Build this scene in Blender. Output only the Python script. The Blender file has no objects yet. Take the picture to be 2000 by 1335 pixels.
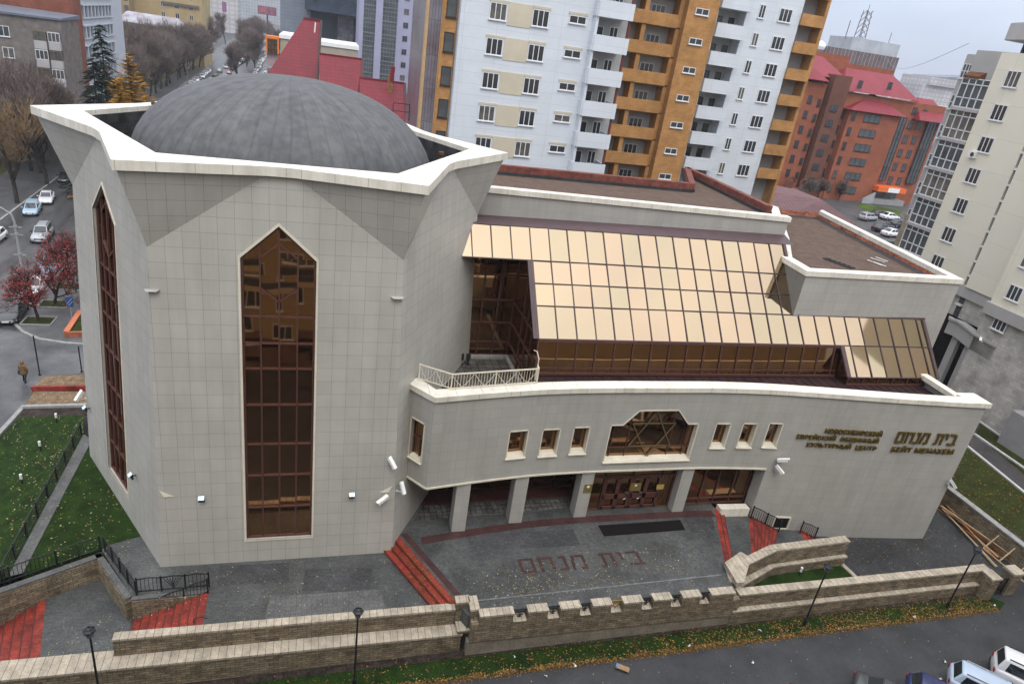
import bpy, bmesh, math, random
from mathutils import Vector, Matrix
from mathutils.geometry import tessellate_polygon
R = random.Random(7)
C = bpy.context.scene.collection
# ---------------------------------------------------------------- camera
CAM = Vector((0, 0, 27.0))
F = 1333.0                                   # focal length in pixels of a 2000 px wide frame
down = Vector((-440.0, 2932.5, F)).normalized()          # nadir in camera axes (x right, y down, z forward)
up = -down
fh = (Vector((0, 0, 1)) - up * up.z).normalized()
rt = up.cross(fh)
if rt.x < 0: rt = -rt
A72 = math.radians(72.5)
sA, cA = math.sin(A72), math.cos(A72)
def cam_to_world(v):
    h, f, u = v.dot(rt), v.dot(fh), v.dot(up)
    return Vector((h * sA + f * cA, -h * cA + f * sA, u))
def ray(px, py): return cam_to_world(Vector((px - 1000, py - 667.5, F)))
def G(px, py, z=0.0):
    d = ray(px, py); return CAM + d * ((z - CAM.z) / d.z)
def AY(px, py, Y):
    d = ray(px, py); return CAM + d * (Y / d.y)
def AX(px, py, X):
    d = ray(px, py); return CAM + d * (X / d.x)
def AP(px, py, p0, n):
    d = ray(px, py); return CAM + d * ((Vector(p0) - CAM).dot(n) / d.dot(n))
cd = bpy.data.cameras.new('camera'); cam = bpy.data.objects.new('camera', cd); C.objects.link(cam)
cd.sensor_width = 36.0; cd.lens = 36.0 * F / 2000; cd.clip_start = 0.5; cd.clip_end = 6000
xa, ya, za = cam_to_world(Vector((1, 0, 0))), cam_to_world(Vector((0, -1, 0))), cam_to_world(Vector((0, 0, -1)))
cam.matrix_world = Matrix(((xa.x, ya.x, za.x, 0), (xa.y, ya.y, za.y, 0), (xa.z, ya.z, za.z, 27.0), (0, 0, 0, 1)))
bpy.context.scene.camera = cam
# ---------------------------------------------------------------- sky, sun, exposure
SC = bpy.context.scene
SC.view_settings.view_transform = 'Standard'; SC.view_settings.look = 'None'
SC.view_settings.exposure = 0.55; SC.view_settings.gamma = 1.0
SC.cycles.max_bounces = 6; SC.cycles.diffuse_bounces = 3; SC.cycles.glossy_bounces = 4
SC.cycles.use_denoising = True
wd = bpy.data.worlds.new('World'); SC.world = wd; wd.use_nodes = True
nt = wd.node_tree; nt.nodes.clear()
SUN_EL, SUN_AZ = math.radians(58), math.radians(180)
sky = nt.nodes.new('ShaderNodeTexSky'); sky.sky_type = 'NISHITA'; sky.sun_disc = False
sky.sun_elevation = SUN_EL; sky.sun_rotation = SUN_AZ; sky.air_density = 1.0; sky.dust_density = 2.0
tc = nt.nodes.new('ShaderNodeTexCoord')
cl = nt.nodes.new('ShaderNodeTexNoise'); cl.inputs['Scale'].default_value = 3.0; cl.inputs['Detail'].default_value = 5
mp = nt.nodes.new('ShaderNodeMapping'); mp.inputs['Scale'].default_value = (1, 1, 2.6)
cr = nt.nodes.new('ShaderNodeValToRGB')       # overcast deck, lit from above
cr.color_ramp.elements[0].position = .3; cr.color_ramp.elements[0].color = (4.2, 4.85, 6.3, 1)
cr.color_ramp.elements[1].position = .75; cr.color_ramp.elements[1].color = (6.0, 6.5, 7.6, 1)
mx = nt.nodes.new('ShaderNodeMixRGB'); mx.inputs[0].default_value = .88
bg = nt.nodes.new('ShaderNodeBackground'); bg.inputs['Strength'].default_value = .1
wo = nt.nodes.new('ShaderNodeOutputWorld')
L = nt.links.new
L(tc.outputs['Generated'], mp.inputs[0]); L(mp.outputs[0], cl.inputs['Vector']); L(cl.outputs['Fac'], cr.inputs[0])
L(sky.outputs[0], mx.inputs[1]); sx = nt.nodes.new('ShaderNodeSeparateXYZ'); zr = nt.nodes.new('ShaderNodeMapRange'); zr.inputs[1].default_value = .0; zr.inputs[2].default_value = .9; zr.inputs[3].default_value = .80; zr.inputs[4].default_value = 3.0
wz = nt.nodes.new('ShaderNodeMixRGB'); wz.blend_type = 'MULTIPLY'; wz.inputs[2].default_value = (1.10, 1.0, .86, 1)   # warmer, brighter deck overhead
zf = nt.nodes.new('ShaderNodeMapRange'); zf.inputs[1].default_value = .05; zf.inputs[2].default_value = .6
mz = nt.nodes.new('ShaderNodeMixRGB'); mz.blend_type = 'MULTIPLY'; mz.inputs[0].default_value = 1
L(tc.outputs['Generated'], sx.inputs[0]); L(sx.outputs['Z'], zr.inputs[0]); L(sx.outputs['Z'], zf.inputs[0]); L(zf.outputs[0], wz.inputs[0]); L(cr.outputs[0], wz.inputs[1]); L(wz.outputs[0], mz.inputs[1]); L(zr.outputs[0], mz.inputs[2])
L(mz.outputs[0], mx.inputs[2]); L(mx.outputs[0], bg.inputs[0]); L(bg.outputs[0], wo.inputs[0])
sl = bpy.data.lights.new('sun', 'SUN'); sl.energy = 1.0; sl.angle = math.radians(30); sl.color = (1, .95, .88)
so = bpy.data.objects.new('sun', sl); C.objects.link(so)
sd = Vector((math.sin(SUN_AZ) * math.cos(SUN_EL), math.cos(SUN_AZ) * math.cos(SUN_EL), math.sin(SUN_EL)))
so.rotation_euler = sd.to_track_quat('Z', 'Y').to_euler(); so.location = (0, 0, 80)
# ---------------------------------------------------------------- materials
MATS = {}
def pm(name, col, rough=.7, var=.12, vs=3.0, col2=None, brick=None, bump=0.0, bs=30.0, metal=0.0, spec=.4, streak=None, emit=0, fine=0.0, stain=0.0):
    """procedural material: noise variation (object space, metres) + optional brick / tile joints on metre UVs"""
    if name in MATS: return MATS[name]
    m = bpy.data.materials.new(name); m.use_nodes = True; n = m.node_tree; l = n.links.new
    p = n.nodes['Principled BSDF']; p.inputs['Roughness'].default_value = rough; p.inputs['Metallic'].default_value = metal
    p.inputs['Specular IOR Level'].default_value = spec if rough < .8 else spec * .25
    t = n.nodes.new('ShaderNodeTexCoord')
    no = n.nodes.new('ShaderNodeTexNoise'); no.inputs['Scale'].default_value = vs; no.inputs['Detail'].default_value = 6; no.inputs['Roughness'].default_value = .65
    l(t.outputs['Object'], no.inputs['Vector'])
    if streak:
        mpn = n.nodes.new('ShaderNodeMapping'); mpn.inputs['Scale'].default_value = streak
        l(t.outputs['Object'], mpn.inputs[0]); l(mpn.outputs[0], no.inputs['Vector'])
    c2 = col2 or tuple(c * (1 - 2.2 * var) for c in col)
    c1 = col if col2 else tuple(min(1, c * (1 + var)) for c in col)
    ra = n.nodes.new('ShaderNodeValToRGB'); ra.color_ramp.elements[0].position = .32; ra.color_ramp.elements[1].position = .68
    ra.color_ramp.elements[0].color = (*c2, 1); ra.color_ramp.elements[1].color = (*c1, 1)
    l(no.outputs['Fac'], ra.inputs[0]); out = ra.outputs[0]; hgt = None
    if brick:
        b = n.nodes.new('ShaderNodeTexBrick'); bw, bh, ms, mc = brick[:4]
        b.offset = brick[4] if len(brick) > 4 else .5; b.squash = 1
        va = brick[5] if len(brick) > 5 else .12
        b.inputs['Scale'].default_value = 1; b.inputs['Brick Width'].default_value = bw; b.inputs['Row Height'].default_value = bh
        b.inputs['Mortar Size'].default_value = ms; b.inputs['Mortar Smooth'].default_value = .1; b.inputs['Bias'].default_value = 0
        b.inputs['Color1'].default_value = (1 + va, 1 + va, 1 + va, 1); b.inputs['Color2'].default_value = (1 - va, 1 - va, 1 - va * .9, 1)
        b.inputs['Mortar'].default_value = (mc, mc, mc, 1)
        l(t.outputs['UV'], b.inputs['Vector'])
        mu = n.nodes.new('ShaderNodeMixRGB'); mu.blend_type = 'MULTIPLY'; mu.inputs[0].default_value = 1
        l(out, mu.inputs[1]); l(b.outputs['Color'], mu.inputs[2]); out = mu.outputs[0]; hgt = b.outputs['Fac']
    if fine:
        n2 = n.nodes.new('ShaderNodeTexNoise'); n2.inputs['Scale'].default_value = bs; n2.inputs['Detail'].default_value = 3
        l(t.outputs['Object'], n2.inputs['Vector'])
        r2 = n.nodes.new('ShaderNodeValToRGB'); r2.color_ramp.elements[0].position = .35; r2.color_ramp.elements[1].position = .65
        r2.color_ramp.elements[0].color = (1 - fine,) * 3 + (1,); r2.color_ramp.elements[1].color = (1 + fine,) * 3 + (1,)
        l(n2.outputs['Fac'], r2.inputs[0])
        mu = n.nodes.new('ShaderNodeMixRGB'); mu.blend_type = 'MULTIPLY'; mu.inputs[0].default_value = 1
        l(out, mu.inputs[1]); l(r2.outputs[0], mu.inputs[2]); out = mu.outputs[0]
    if stain:
        ms = n.nodes.new('ShaderNodeMapping'); ms.inputs['Scale'].default_value = (1.3, 1.3, .10); l(t.outputs['Object'], ms.inputs[0])
        n4 = n.nodes.new('ShaderNodeTexNoise'); n4.inputs['Scale'].default_value = 1.0; n4.inputs['Detail'].default_value = 7; n4.inputs['Roughness'].default_value = .7; l(ms.outputs[0], n4.inputs['Vector'])
        r4 = n.nodes.new('ShaderNodeValToRGB'); r4.color_ramp.elements[0].position = .36; r4.color_ramp.elements[1].position = .58
        r4.color_ramp.elements[0].color = (1 - stain, 1 - stain * 1.05, 1 - stain * 1.2, 1); r4.color_ramp.elements[1].color = (1, 1, 1, 1); l(n4.outputs['Fac'], r4.inputs[0])
        mu = n.nodes.new('ShaderNodeMixRGB'); mu.blend_type = 'MULTIPLY'; mu.inputs[0].default_value = 1
        l(out, mu.inputs[1]); l(r4.outputs[0], mu.inputs[2]); out = mu.outputs[0]
    l(out, p.inputs['Base Color'])
    if emit:
        l(out, p.inputs['Emission Color']); p.inputs['Emission Strength'].default_value = emit
    if bump:
        n3 = n.nodes.new('ShaderNodeTexNoise'); n3.inputs['Scale'].default_value = bs; n3.inputs['Detail'].default_value = 4
        l(t.outputs['Object'], n3.inputs['Vector'])
        bu = n.nodes.new('ShaderNodeBump'); bu.inputs['Strength'].default_value = bump; bu.inputs['Distance'].default_value = .03
        if hgt is not None:
            ma = n.nodes.new('ShaderNodeMath'); ma.operation = 'MULTIPLY_ADD'; ma.inputs[1].default_value = -1.5
            l(hgt, ma.inputs[0]); l(n3.outputs['Fac'], ma.inputs[2]); l(ma.outputs[0], bu.inputs['Height'])
        else: l(n3.outputs['Fac'], bu.inputs['Height'])
        l(bu.outputs[0], p.inputs['Normal'])
    MATS[name] = m
    return m
def glass(name, tint, rough=.03, wav=.15, ws=.7, dark=.0):
    """coated reflective glazing: tinted mirror with slightly wavy panes"""
    m = bpy.data.materials.new(name); m.use_nodes = True; n = m.node_tree; l = n.links.new
    p = n.nodes['Principled BSDF']; p.inputs['Metallic'].default_value = 1; p.inputs['Roughness'].default_value = rough
    p.inputs['Base Color'].default_value = (*tint, 1)
    t = n.nodes.new('ShaderNodeTexCoord'); no = n.nodes.new('ShaderNodeTexNoise'); no.inputs['Scale'].default_value = ws; no.inputs['Detail'].default_value = 1
    l(t.outputs['Object'], no.inputs['Vector'])
    bu = n.nodes.new('ShaderNodeBump'); bu.inputs['Strength'].default_value = wav; bu.inputs['Distance'].default_value = .1
    l(no.outputs['Fac'], bu.inputs['Height']); l(bu.outputs[0], p.inputs['Normal'])
    if dark:
        d = n.nodes.new('ShaderNodeBsdfDiffuse'); d.inputs[0].default_value = (tint[0] * .06, tint[1] * .05, tint[2] * .05, 1)
        mi = n.nodes.new('ShaderNodeMixShader'); mi.inputs[0].default_value = dark
        l(p.outputs[0], mi.inputs[1]); l(d.outputs[0], mi.inputs[2]); l(mi.outputs[0], n.nodes['Material Output'].inputs[0])
    MATS[name] = m
    return m
TILE = pm('porcelain_tile', (.435, .424, .388), .45, .04, .35, brick=(.70, .70, .009, .58, 0, .035), bump=.05, bs=2, stain=.085)
TILE2 = pm('porcelain_tile_hall', (.385, .378, .350), .45, .04, .35, brick=(.62, .62, .007, .72, 0, .035), bump=.05, bs=2, stain=.085)
CREAM = pm('cream_coping', (.73, .70, .61), .5, .06, .8, brick=(1.4, 9, .014, .55, 0, .04), spec=.5, stain=.16)
TRIM = pm('cream_trim', (.66, .62, .51), .5, .05, 2, stain=.10)
def dome_mat():
    m = pm('bitumen_dome', (.105, .108, .111), .75, .2, 1.0, col2=(.070, .073, .079), bump=.45, bs=2.2, fine=.16); n = m.node_tree; l = n.links.new
    no = [x for x in n.nodes if x.type == 'TEX_NOISE'][0]; t = [x for x in n.nodes if x.type == 'TEX_COORD'][0]
    mpn = n.nodes.new('ShaderNodeMapping'); mpn.inputs['Scale'].default_value = (.9, .30, 1); l(t.outputs['UV'], mpn.inputs[0]); l(mpn.outputs[0], no.inputs['Vector']); no.inputs['Scale'].default_value = 1.0; no.inputs['Detail'].default_value = 8
    wv = n.nodes.new('ShaderNodeTexWave'); wv.inputs['Scale'].default_value = .32; wv.inputs['Distortion'].default_value = 5.0; wv.inputs['Detail'].default_value = 2; wv.inputs['Detail Scale'].default_value = .6; l(t.outputs['UV'], wv.inputs['Vector'])
    r = n.nodes.new('ShaderNodeValToRGB'); r.color_ramp.elements[0].position = 0; r.color_ramp.elements[1].position = .10; r.color_ramp.elements[0].color = (.62, .62, .63, 1); r.color_ramp.elements[1].color = (1, 1, 1, 1); l(wv.outputs['Fac'], r.inputs[0])
    p = n.nodes['Principled BSDF']; src = p.inputs['Base Color'].links[0].from_socket; mu = n.nodes.new('ShaderNodeMixRGB'); mu.blend_type = 'MULTIPLY'; mu.inputs[0].default_value = .45; l(src, mu.inputs[1]); l(r.outputs[0], mu.inputs[2]); l(mu.outputs[0], p.inputs['Base Color'])
    return m
DOME = dome_mat()
GOLD = glass('gold_glass', (.60, .465, .285), .05, .05, .3)
def pane_tints(m, a, b):
    n = m.node_tree; l = n.links.new; v = n.nodes.new('ShaderNodeVertexColor'); v.layer_name = 'pane'; r = n.nodes.new('ShaderNodeMixRGB'); r.inputs[1].default_value = (*a, 1); r.inputs[2].default_value = (*b, 1)
    l(v.outputs['Color'], r.inputs[0]); l(r.outputs[0], n.nodes['Principled BSDF'].inputs['Base Color'])
pane_tints(GOLD, (.475, .352, .236), (.42, .345, .226))
BROWN = glass('bronze_glass', (.40, .235, .125), .03, .10, .45, .30)
MAROON = pm('maroon_metal', (.095, .040, .032), .4, .1, 4)
PURPLE = pm('plum_metal', (.070, .040, .045), .5, .08, 1, brick=(1.22, 30, .02, .5, 0, .02))
ROOFTIN = pm('maroon_tin', (.032, .016, .017), .6, .25, 1.2, spec=.2)
GRAVEL = pm('gravel_roof', (.118, .085, .068), .95, .12, 1.5, fine=.45, bs=28, bump=.5)
BRICKR = pm('red_brick', (.33, .115, .065), .85, .18, 2.5, brick=(.26, .085, .012, 1.5, .5, .25), bump=.3)
BRICKD = pm('dark_red_brick', (.17, .05, .035), .7, .25, 2.0, brick=(.26, .085, .012, 1.2, .5, .2))
BITU = pm('bitumen', (.035, .037, .042), .6, .2, 2)
STONE = pm('stone_block', (.250, .205, .142), .85, .2, 1.6, brick=(.42, .145, .012, .35, .5, .28), bump=.6, bs=14, fine=.22)
CAP = pm('stone_cap', (.43, .375, .295), .8, .14, 2, brick=(.34, 9, .014, .42, 0, .12), bump=.2, bs=12, fine=.12)
PLAST = pm('grey_plaster', (.24, .215, .175), .9, .12, 1.2, brick=(3, .5, .004, .8, .5, .03), fine=.15, bs=12)
PAVER = pm('grey_paver', (.078, .082, .080), .5, .22, .45, brick=(.24, .12, .008, .55, .5, .16), fine=.25, bs=9, bump=.15)
PAVER2 = pm('dark_paver', (.060, .061, .063), .6, .2, .5, brick=(.24, .12, .008, .6, .5, .2), fine=.25, bs=8)
PAVER3 = pm('pale_paver', (.110, .112, .109), .7, .15, .8, brick=(.25, .25, .008, .6, 0, .1), fine=.18, bs=9)
REDP = pm('red_paver', (.26, .032, .019), .65, .3, 1.2, brick=(.24, .12, .008, .6, .5, .12), fine=.2, bs=10)
REDD = pm('maroon_paver', (.060, .023, .022), .65, .2, 1.2, brick=(.24, .12, .008, .6, .5, .12), fine=.2, bs=10)
ASPH = pm('asphalt', (.040, .041, .044), .55, .22, .5, fine=.3, bs=22, bump=.25)
ASPHW = pm('wet_asphalt', (.085, .085, .088), .33, .3, .35, fine=.2, bs=10, streak=(1.2, .25, 1))
SOIL = pm('soil', (.045, .036, .03), .95, .3, 2, fine=.4, bs=12)
SAND = pm('sand', (.19, .135, .085), .95, .2, 2, fine=.4, bs=10)
LAWN = pm('lawn_turf', (.022, .047, .008), .95, .3, 1.2, col2=(.008, .018, .004), fine=.55, bs=20, bump=.8)
LAWN2 = pm('autumn_turf', (.040, .052, .012), .95, .3, .8, col2=(.02, .024, .008), fine=.5, bs=14, bump=.8)
KERB = pm('kerb_stone', (.30, .30, .29), .8, .12, 3, brick=(1, 9, .012, .6, 0, .05))
WHITE = pm('white_paint', (.8, .8, .78), .4, .04, 4)
BLACK = pm('black_iron', (.012, .013, .016), .45, .1, 4)
LAMPG = pm('lamp_glass', (.10, .11, .13), .25, .1, 4)
CREAMI = pm('cream_iron', (.68, .62, .5), .45, .05, 4)
GOLDM = pm('gold_letter', (.19, .13, .03), .35, .1, 6, metal=.6)
DARK = pm('dark_interior', (.012, .010, .009), .8, .1, 2)
RUBBER = pm('rubber', (.02, .02, .022), .8, .1, 6)
GREYM = pm('grey_metal', (.30, .31, .33), .45, .06, 4)
WOOD = pm('pale_timber', (.50, .38, .24), .8, .15, 5)
# ---------------------------------------------------------------- mesh + object helpers
OFF = {}
class MB:
    def __init__(s): s.v = []; s.f = []
    def poly(s, pts):
        b = len(s.v); s.v += [Vector(p) for p in pts]; s.f.append(tuple(range(b, b + len(pts)))); return s
    def quad(s, a, b, c, d): return s.poly((a, b, c, d))
    def prism(s, pts, z0, z1, bottom=False):
        """vertical prism over a plan polygon (counter-clockwise); z1 may be a list"""
        n = len(pts); b = len(s.v)
        zt = z1 if isinstance(z1, (list, tuple)) else [z1] * n
        s.v += [Vector((p[0], p[1], z0)) for p in pts] + [Vector((p[0], p[1], zt[i])) for i, p in enumerate(pts)]
        for i in range(n): j = (i + 1) % n; s.f.append((b + i, b + j, b + n + j, b + n + i))
        s.f.append(tuple(range(b + n, b + 2 * n)))
        if bottom: s.f.append(tuple(reversed(range(b, b + n))))
        return s
    def box(s, x0, x1, y0, y1, z0, z1): return s.prism(((x0, y0), (x1, y0), (x1, y1), (x0, y1)), z0, z1, True)
    def bar(s, a, b, w, h=None, upv=(0, 0, 1)):
        a, b = Vector(a), Vector(b); d = b - a
        if d.length < 1e-6: return s
        d.normalize(); h = w if h is None else h
        u = Vector(upv)
        if abs(d.dot(u)) > .95: u = Vector((1, 0, 0)) if abs(d.x) < .9 else Vector((0, 1, 0))
        x = d.cross(u).normalized(); y = x.cross(d).normalized()
        k = [x * (sx * w / 2) + y * (sy * h / 2) for sx, sy in ((-1, -1), (1, -1), (1, 1), (-1, 1))]
        n = len(s.v); s.v += [a + q for q in k] + [b + q for q in k]
        for i in range(4): j = (i + 1) % 4; s.f.append((n + i, n + j, n + 4 + j, n + 4 + i))
        s.f += [(n + 3, n + 2, n + 1, n), (n + 4, n + 5, n + 6, n + 7)]
        return s
    def tube(s, pts, rs, k=6, cap=True):
        pts = [Vector(p) for p in pts]; n0 = len(s.v)
        if not isinstance(rs, (list, tuple)): rs = [rs] * len(pts)
        for i, p in enumerate(pts):
            d = (pts[min(i + 1, len(pts) - 1)] - pts[max(i - 1, 0)])
            d = d.normalized() if d.length > 1e-9 else Vector((0, 0, 1))
            u = Vector((1, 0, 0)) if abs(d.x) < .8 else Vector((0, 1, 0))
            x = d.cross(u).normalized(); y = d.cross(x)
            for q in range(k):
                a = 2 * math.pi * q / k; s.v.append(p + (x * math.cos(a) + y * math.sin(a)) * rs[i])
        for i in range(len(pts) - 1):
            for q in range(k):
                r = (q + 1) % k; s.f.append((n0 + i * k + q, n0 + i * k + r, n0 + (i + 1) * k + r, n0 + (i + 1) * k + q))
        if cap:
            s.f.append(tuple(reversed(range(n0, n0 + k)))); s.f.append(tuple(range(n0 + (len(pts) - 1) * k, n0 + len(pts) * k)))
        return s
    def lathe(s, c, prof, k=24):
        c = Vector(c); n0 = len(s.v); m = len(prof)
        for r, z in prof:
            for q in range(k):
                a = 2 * math.pi * q / k; s.v.append(c + Vector((r * math.cos(a), r * math.sin(a), z)))
        for i in range(m - 1):
            for q in range(k):
                r = (q + 1) % k; s.f.append((n0 + i * k + q, n0 + i * k + r, n0 + (i + 1) * k + r, n0 + (i + 1) * k + q))
        s.f.append(tuple(range(n0 + (m - 1) * k, n0 + m * k))); s.f.append(tuple(reversed(range(n0, n0 + k))))
        return s
    def holed(s, outer, holes, fn, depth=0.0, inward=None):
        """flat plan polygon with holes in 2-D, mapped to 3-D by fn; reveals of given depth along inward"""
        loops = [[Vector((p[0], p[1], 0)) for p in outer]] + [[Vector((p[0], p[1], 0)) for p in h] for h in holes]
        flat = [p for l in loops for p in l]; b = len(s.v)
        s.v += [fn(p.x, p.y) for p in flat]
        for t in tessellate_polygon(loops):
            s.f.append(tuple(b + i for i in t))
        if depth:
            for h in holes:
                for i in range(len(h)):
                    p, q = h[i], h[(i + 1) % len(h)]
                    P, Q = fn(*p), fn(*q); s.poly((P, Q, Q + inward * depth, P + inward * depth))
        return s
    def build(s, name, mat, parent=None, smooth=False, fix=True):
        me = bpy.data.meshes.new(name)
        off = OFF.get(parent.name, Vector()) if parent else Vector()
        me.from_pydata([v - off for v in s.v], [], s.f)
        if fix:
            bm = bmesh.new(); bm.from_mesh(me); bmesh.ops.recalc_face_normals(bm, faces=bm.faces); bm.to_mesh(me); bm.free()
        uv = me.uv_layers.new(name='UVMap').data
        for p in me.polygons:
            n = p.normal; hz = math.hypot(n.x, n.y)
            for li in p.loop_indices:
                q = me.vertices[me.loops[li].vertex_index].co + off
                if hz < .6: uv[li].uv = (q.x, q.y)
                else: uv[li].uv = ((-n.y * q.x + n.x * q.y) / hz, q.z)
            p.use_smooth = smooth
        me.materials.append(mat)
        o = bpy.data.objects.new(name, me); C.objects.link(o)
        if parent: o.parent = parent; OFF[o.name] = off.copy()
        return o
def tag(o, label=None, cat=None, group=None, kind=None):
    if label: o['label'] = label
    if cat: o['category'] = cat
    if group: o['group'] = group
    if kind: o['kind'] = kind
    return o
def thing(name, label, cat, loc=(0, 0, 0), group=None, rz=0):
    o = bpy.data.objects.new(name, None); C.objects.link(o); o.location = loc; o.rotation_euler = (0, 0, rz)
    o.empty_display_size = .2; OFF[o.name] = Vector(loc) if not rz else Vector()
    return tag(o, label, cat, group)
def struct(name, mb, mat): return tag(mb.build(name, mat), kind='structure')
def stuff(name, mb, mat, label=None, cat=None): return tag(mb.build(name, mat, fix=False), label, cat, kind='stuff')
def dup(root, loc, rz=0.0, label=None, group=None, sc=None):
    r = root.copy(); C.objects.link(r); r.location = loc; r.rotation_euler = (0, 0, rz)
    if label: r['label'] = label
    if group: r['group'] = group
    if sc: r.scale = (sc, sc, sc) if not isinstance(sc, tuple) else sc
    for ch in list(root.children):
        c = ch.copy(); C.objects.link(c); c.parent = r
        for g in ch.children:
            d = g.copy(); C.objects.link(d); d.parent = c
    return r
def sub(o, levels=1):
    m = o.modifiers.new('smooth', 'SUBSURF'); m.levels = levels; m.render_levels = levels; return o
def lerp(a, b, t): return a + (b - a) * t
HEB = {'ם': ([(0, 0, .16, 1), (.16, .84, .78, 1), (.62, 0, .78, .84), (.16, 0, .62, .16)], .78), 'ח': ([(.04, 0, .20, .84), (0, .84, .80, 1), (.64, 0, .80, .84)], .8), 'נ': ([(.12, .84, .34, 1), (.34, 0, .50, 1), (0, 0, .34, .16)], .5),
       'מ': ([(.64, 0, .80, .84), (.30, .84, .80, 1), (.44, 0, .64, .16), (.10, .66, .26, 1), (.02, .30, .20, .66), (0, 0, .14, .34)], .8), 'ת': ([(.66, 0, .82, .84), (.06, .84, .82, 1), (.16, .14, .32, .84), (0, 0, .32, .14)], .82),
       'י': ([(.14, .46, .30, 1), (0, .84, .14, 1)], .30), 'ב': ([(.04, .84, .62, 1), (.58, .16, .74, .90), (0, 0, .86, .16)], .86)}
def block_letters(word):
    """square Hebrew letters from plain strokes, given in visual order; returns polygons on a unit-high line and its width"""
    x = 0; out = []
    for ch in word:
        if ch == ' ': x += .55; continue
        bars, w = HEB[ch]; out.append([(x + a, b, x + c, d) for a, b, c, d in bars]); x += w + .2
    return out, x - .2
def text_mesh(body, size, depth, font_bold=0.0):
    cu = bpy.data.curves.new('txt', 'FONT'); cu.body = body; cu.size = size; cu.extrude = depth; cu.offset = font_bold
    cu.align_x = 'CENTER'; cu.align_y = 'CENTER'; cu.resolution_u = 3; cu.space_character = 1.1
    o = bpy.data.objects.new('txt', cu); C.objects.link(o)
    dg = bpy.context.evaluated_depsgraph_get(); me = bpy.data.meshes.new_from_object(o.evaluated_get(dg))
    bpy.data.objects.remove(o); bpy.data.curves.remove(cu)
    return me
# ================================================================ the domed community centre
CTR = thing('community_centre', 'pale tiled building with hexagonal domed tower, gold glass roof and curved letter wall', 'building', (-1.6, 29.5, 0))
def part(mb, name, mat, parent=CTR, **k): return mb.build(name, mat, parent, **k)
TX, TY, R0, RK, ZK = -1.6, 39.7, 11.7, 10.75, 16.75
A0, AK = R0 * .8660254, RK * .8660254
SL = (A0 - AK) / ZK
class Face:
    def __init__(s, deg):
        a = math.radians(deg); s.out = Vector((math.cos(a), math.sin(a), 0)); s.tan = Vector((-math.sin(a), math.cos(a), 0))
        s.p0 = Vector((TX, TY, 0)) + s.out * A0
        s.up = (Vector((0, 0, 1)) - s.out * SL).normalized(); s.n = s.tan.cross(s.up).normalized()
        if s.n.dot(s.out) < 0: s.n = -s.n
    def P(s, u, v, o=0.0): return s.p0 + s.tan * u + s.up * v + s.n * o
ZT = 20.15
def tower_face(deg, win):
    f = Face(deg); k = math.sqrt(1 + SL * SL); m = MB()
    outer = [(-R0 / 2 - .09, -3.2), (R0 / 2 + .09, -3.2), (RK / 2, ZK * k), (.6, ZT * k), (-.6, ZT * k), (-RK / 2, ZK * k)]
    holes = []
    if win:
        u0, u1 = win; um = (u0 + u1) / 2
        holes = [[(u0, 1.42), (u1, 1.42), (u1, 16.5), (um, 18.0), (u0, 16.5)]]
    m.holed(outer, holes, f.P, .22, -f.n)
    part(m, 'tower_wall', TILE)
    if not win: return
    h = holes[0]; e = .10
    t = MB()                                                # cream surround, proud of the tiles
    ho = [(u0 - e, 1.42 - e), (u1 + e, 1.42 - e), (u1 + e, 16.5 + e * .6), (um, 18.0 + e * 1.4), (u0 - e, 16.5 + e * .6)]
    t.holed(ho, h, lambda a, b: f.P(a, b, .03)) if False else None
    for i in range(5):
        j = (i + 1) % 5; p, q, P_, Q_ = h[i], h[j], ho[i], ho[j]
        t.quad(f.P(*P_, .04), f.P(*Q_, .04), f.P(*q, .04), f.P(*p, .04)); t.quad(f.P(*P_, .04), f.P(*Q_, .04), f.P(*Q_, 0), f.P(*P_, 0))
    fr = part(t, 'tower_window', TRIM)
    g = MB()
    rows = [1.42, 3.3, 5.2, 7.0, 9.18, 11.1, 12.4, 13.73, 15.7, 16.5]
    cols = [u0 + (u1 - u0) * i / 4 for i in range(5)]
    for i in range(4):
        for j in range(9):
            a = R.uniform(-.012, .012); b = R.uniform(-.02, .02)
            g.quad(f.P(cols[i], rows[j], -.2 + a), f.P(cols[i + 1], rows[j], -.2 - a), f.P(cols[i + 1], rows[j + 1], -.2 - a + b), f.P(cols[i], rows[j + 1], -.2 + a + b))
    for i in range(4):
        vt = lambda c: 16.5 + 1.5 * (1 - abs(c - um) / (u1 - um))
        g.quad(f.P(cols[i], 16.5, -.2), f.P(cols[i + 1], 16.5, -.2), f.P(cols[i + 1], vt(cols[i + 1]), -.2), f.P(cols[i], vt(cols[i]), -.2))
    g.build('pane', BROWN, fr, fix=False)
    b = MB(); w = .07
    def bar(p, q, ww=w): b.bar(f.P(*p, -.15), f.P(*q, -.15), ww, .09, f.n)
    for i in (1, 2, 3): bar((cols[i], 1.45), (cols[i], 16.5 + 1.5 * (1 - abs(cols[i] - um) / (u1 - um)) - .05))
    for c in (u0 + .05, u1 - .05): bar((c, 1.45), (c, 16.5), .11)
    bar((u0, 16.45), (um, 17.92), .11); bar((u1, 16.45), (um, 17.92), .11); bar((u0, 1.48), (u1, 1.48), .12)
    for r in rows[1:8]: bar((u0, r), (u1, r))
    q = (u1 - u0) / 4
    bar((um, 17.2), (um - q, 16.5)); bar((um, 17.2), (um + q, 16.5)); bar((um, 14.45), (um - q, 15.1)); bar((um, 14.45), (um + q, 15.1))
    b.build('glazing_bars', MAROON, fr)
tower_face(270, (-1.72, 1.50)); tower_face(210, (-1.98, 1.28)); tower_face(330, None)
for dg in (30, 90, 150): tower_face(dg, None)
def polar(r, deg, z): a = math.radians(deg); return Vector((TX + r * math.cos(a), TY + r * math.sin(a), z))
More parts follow.
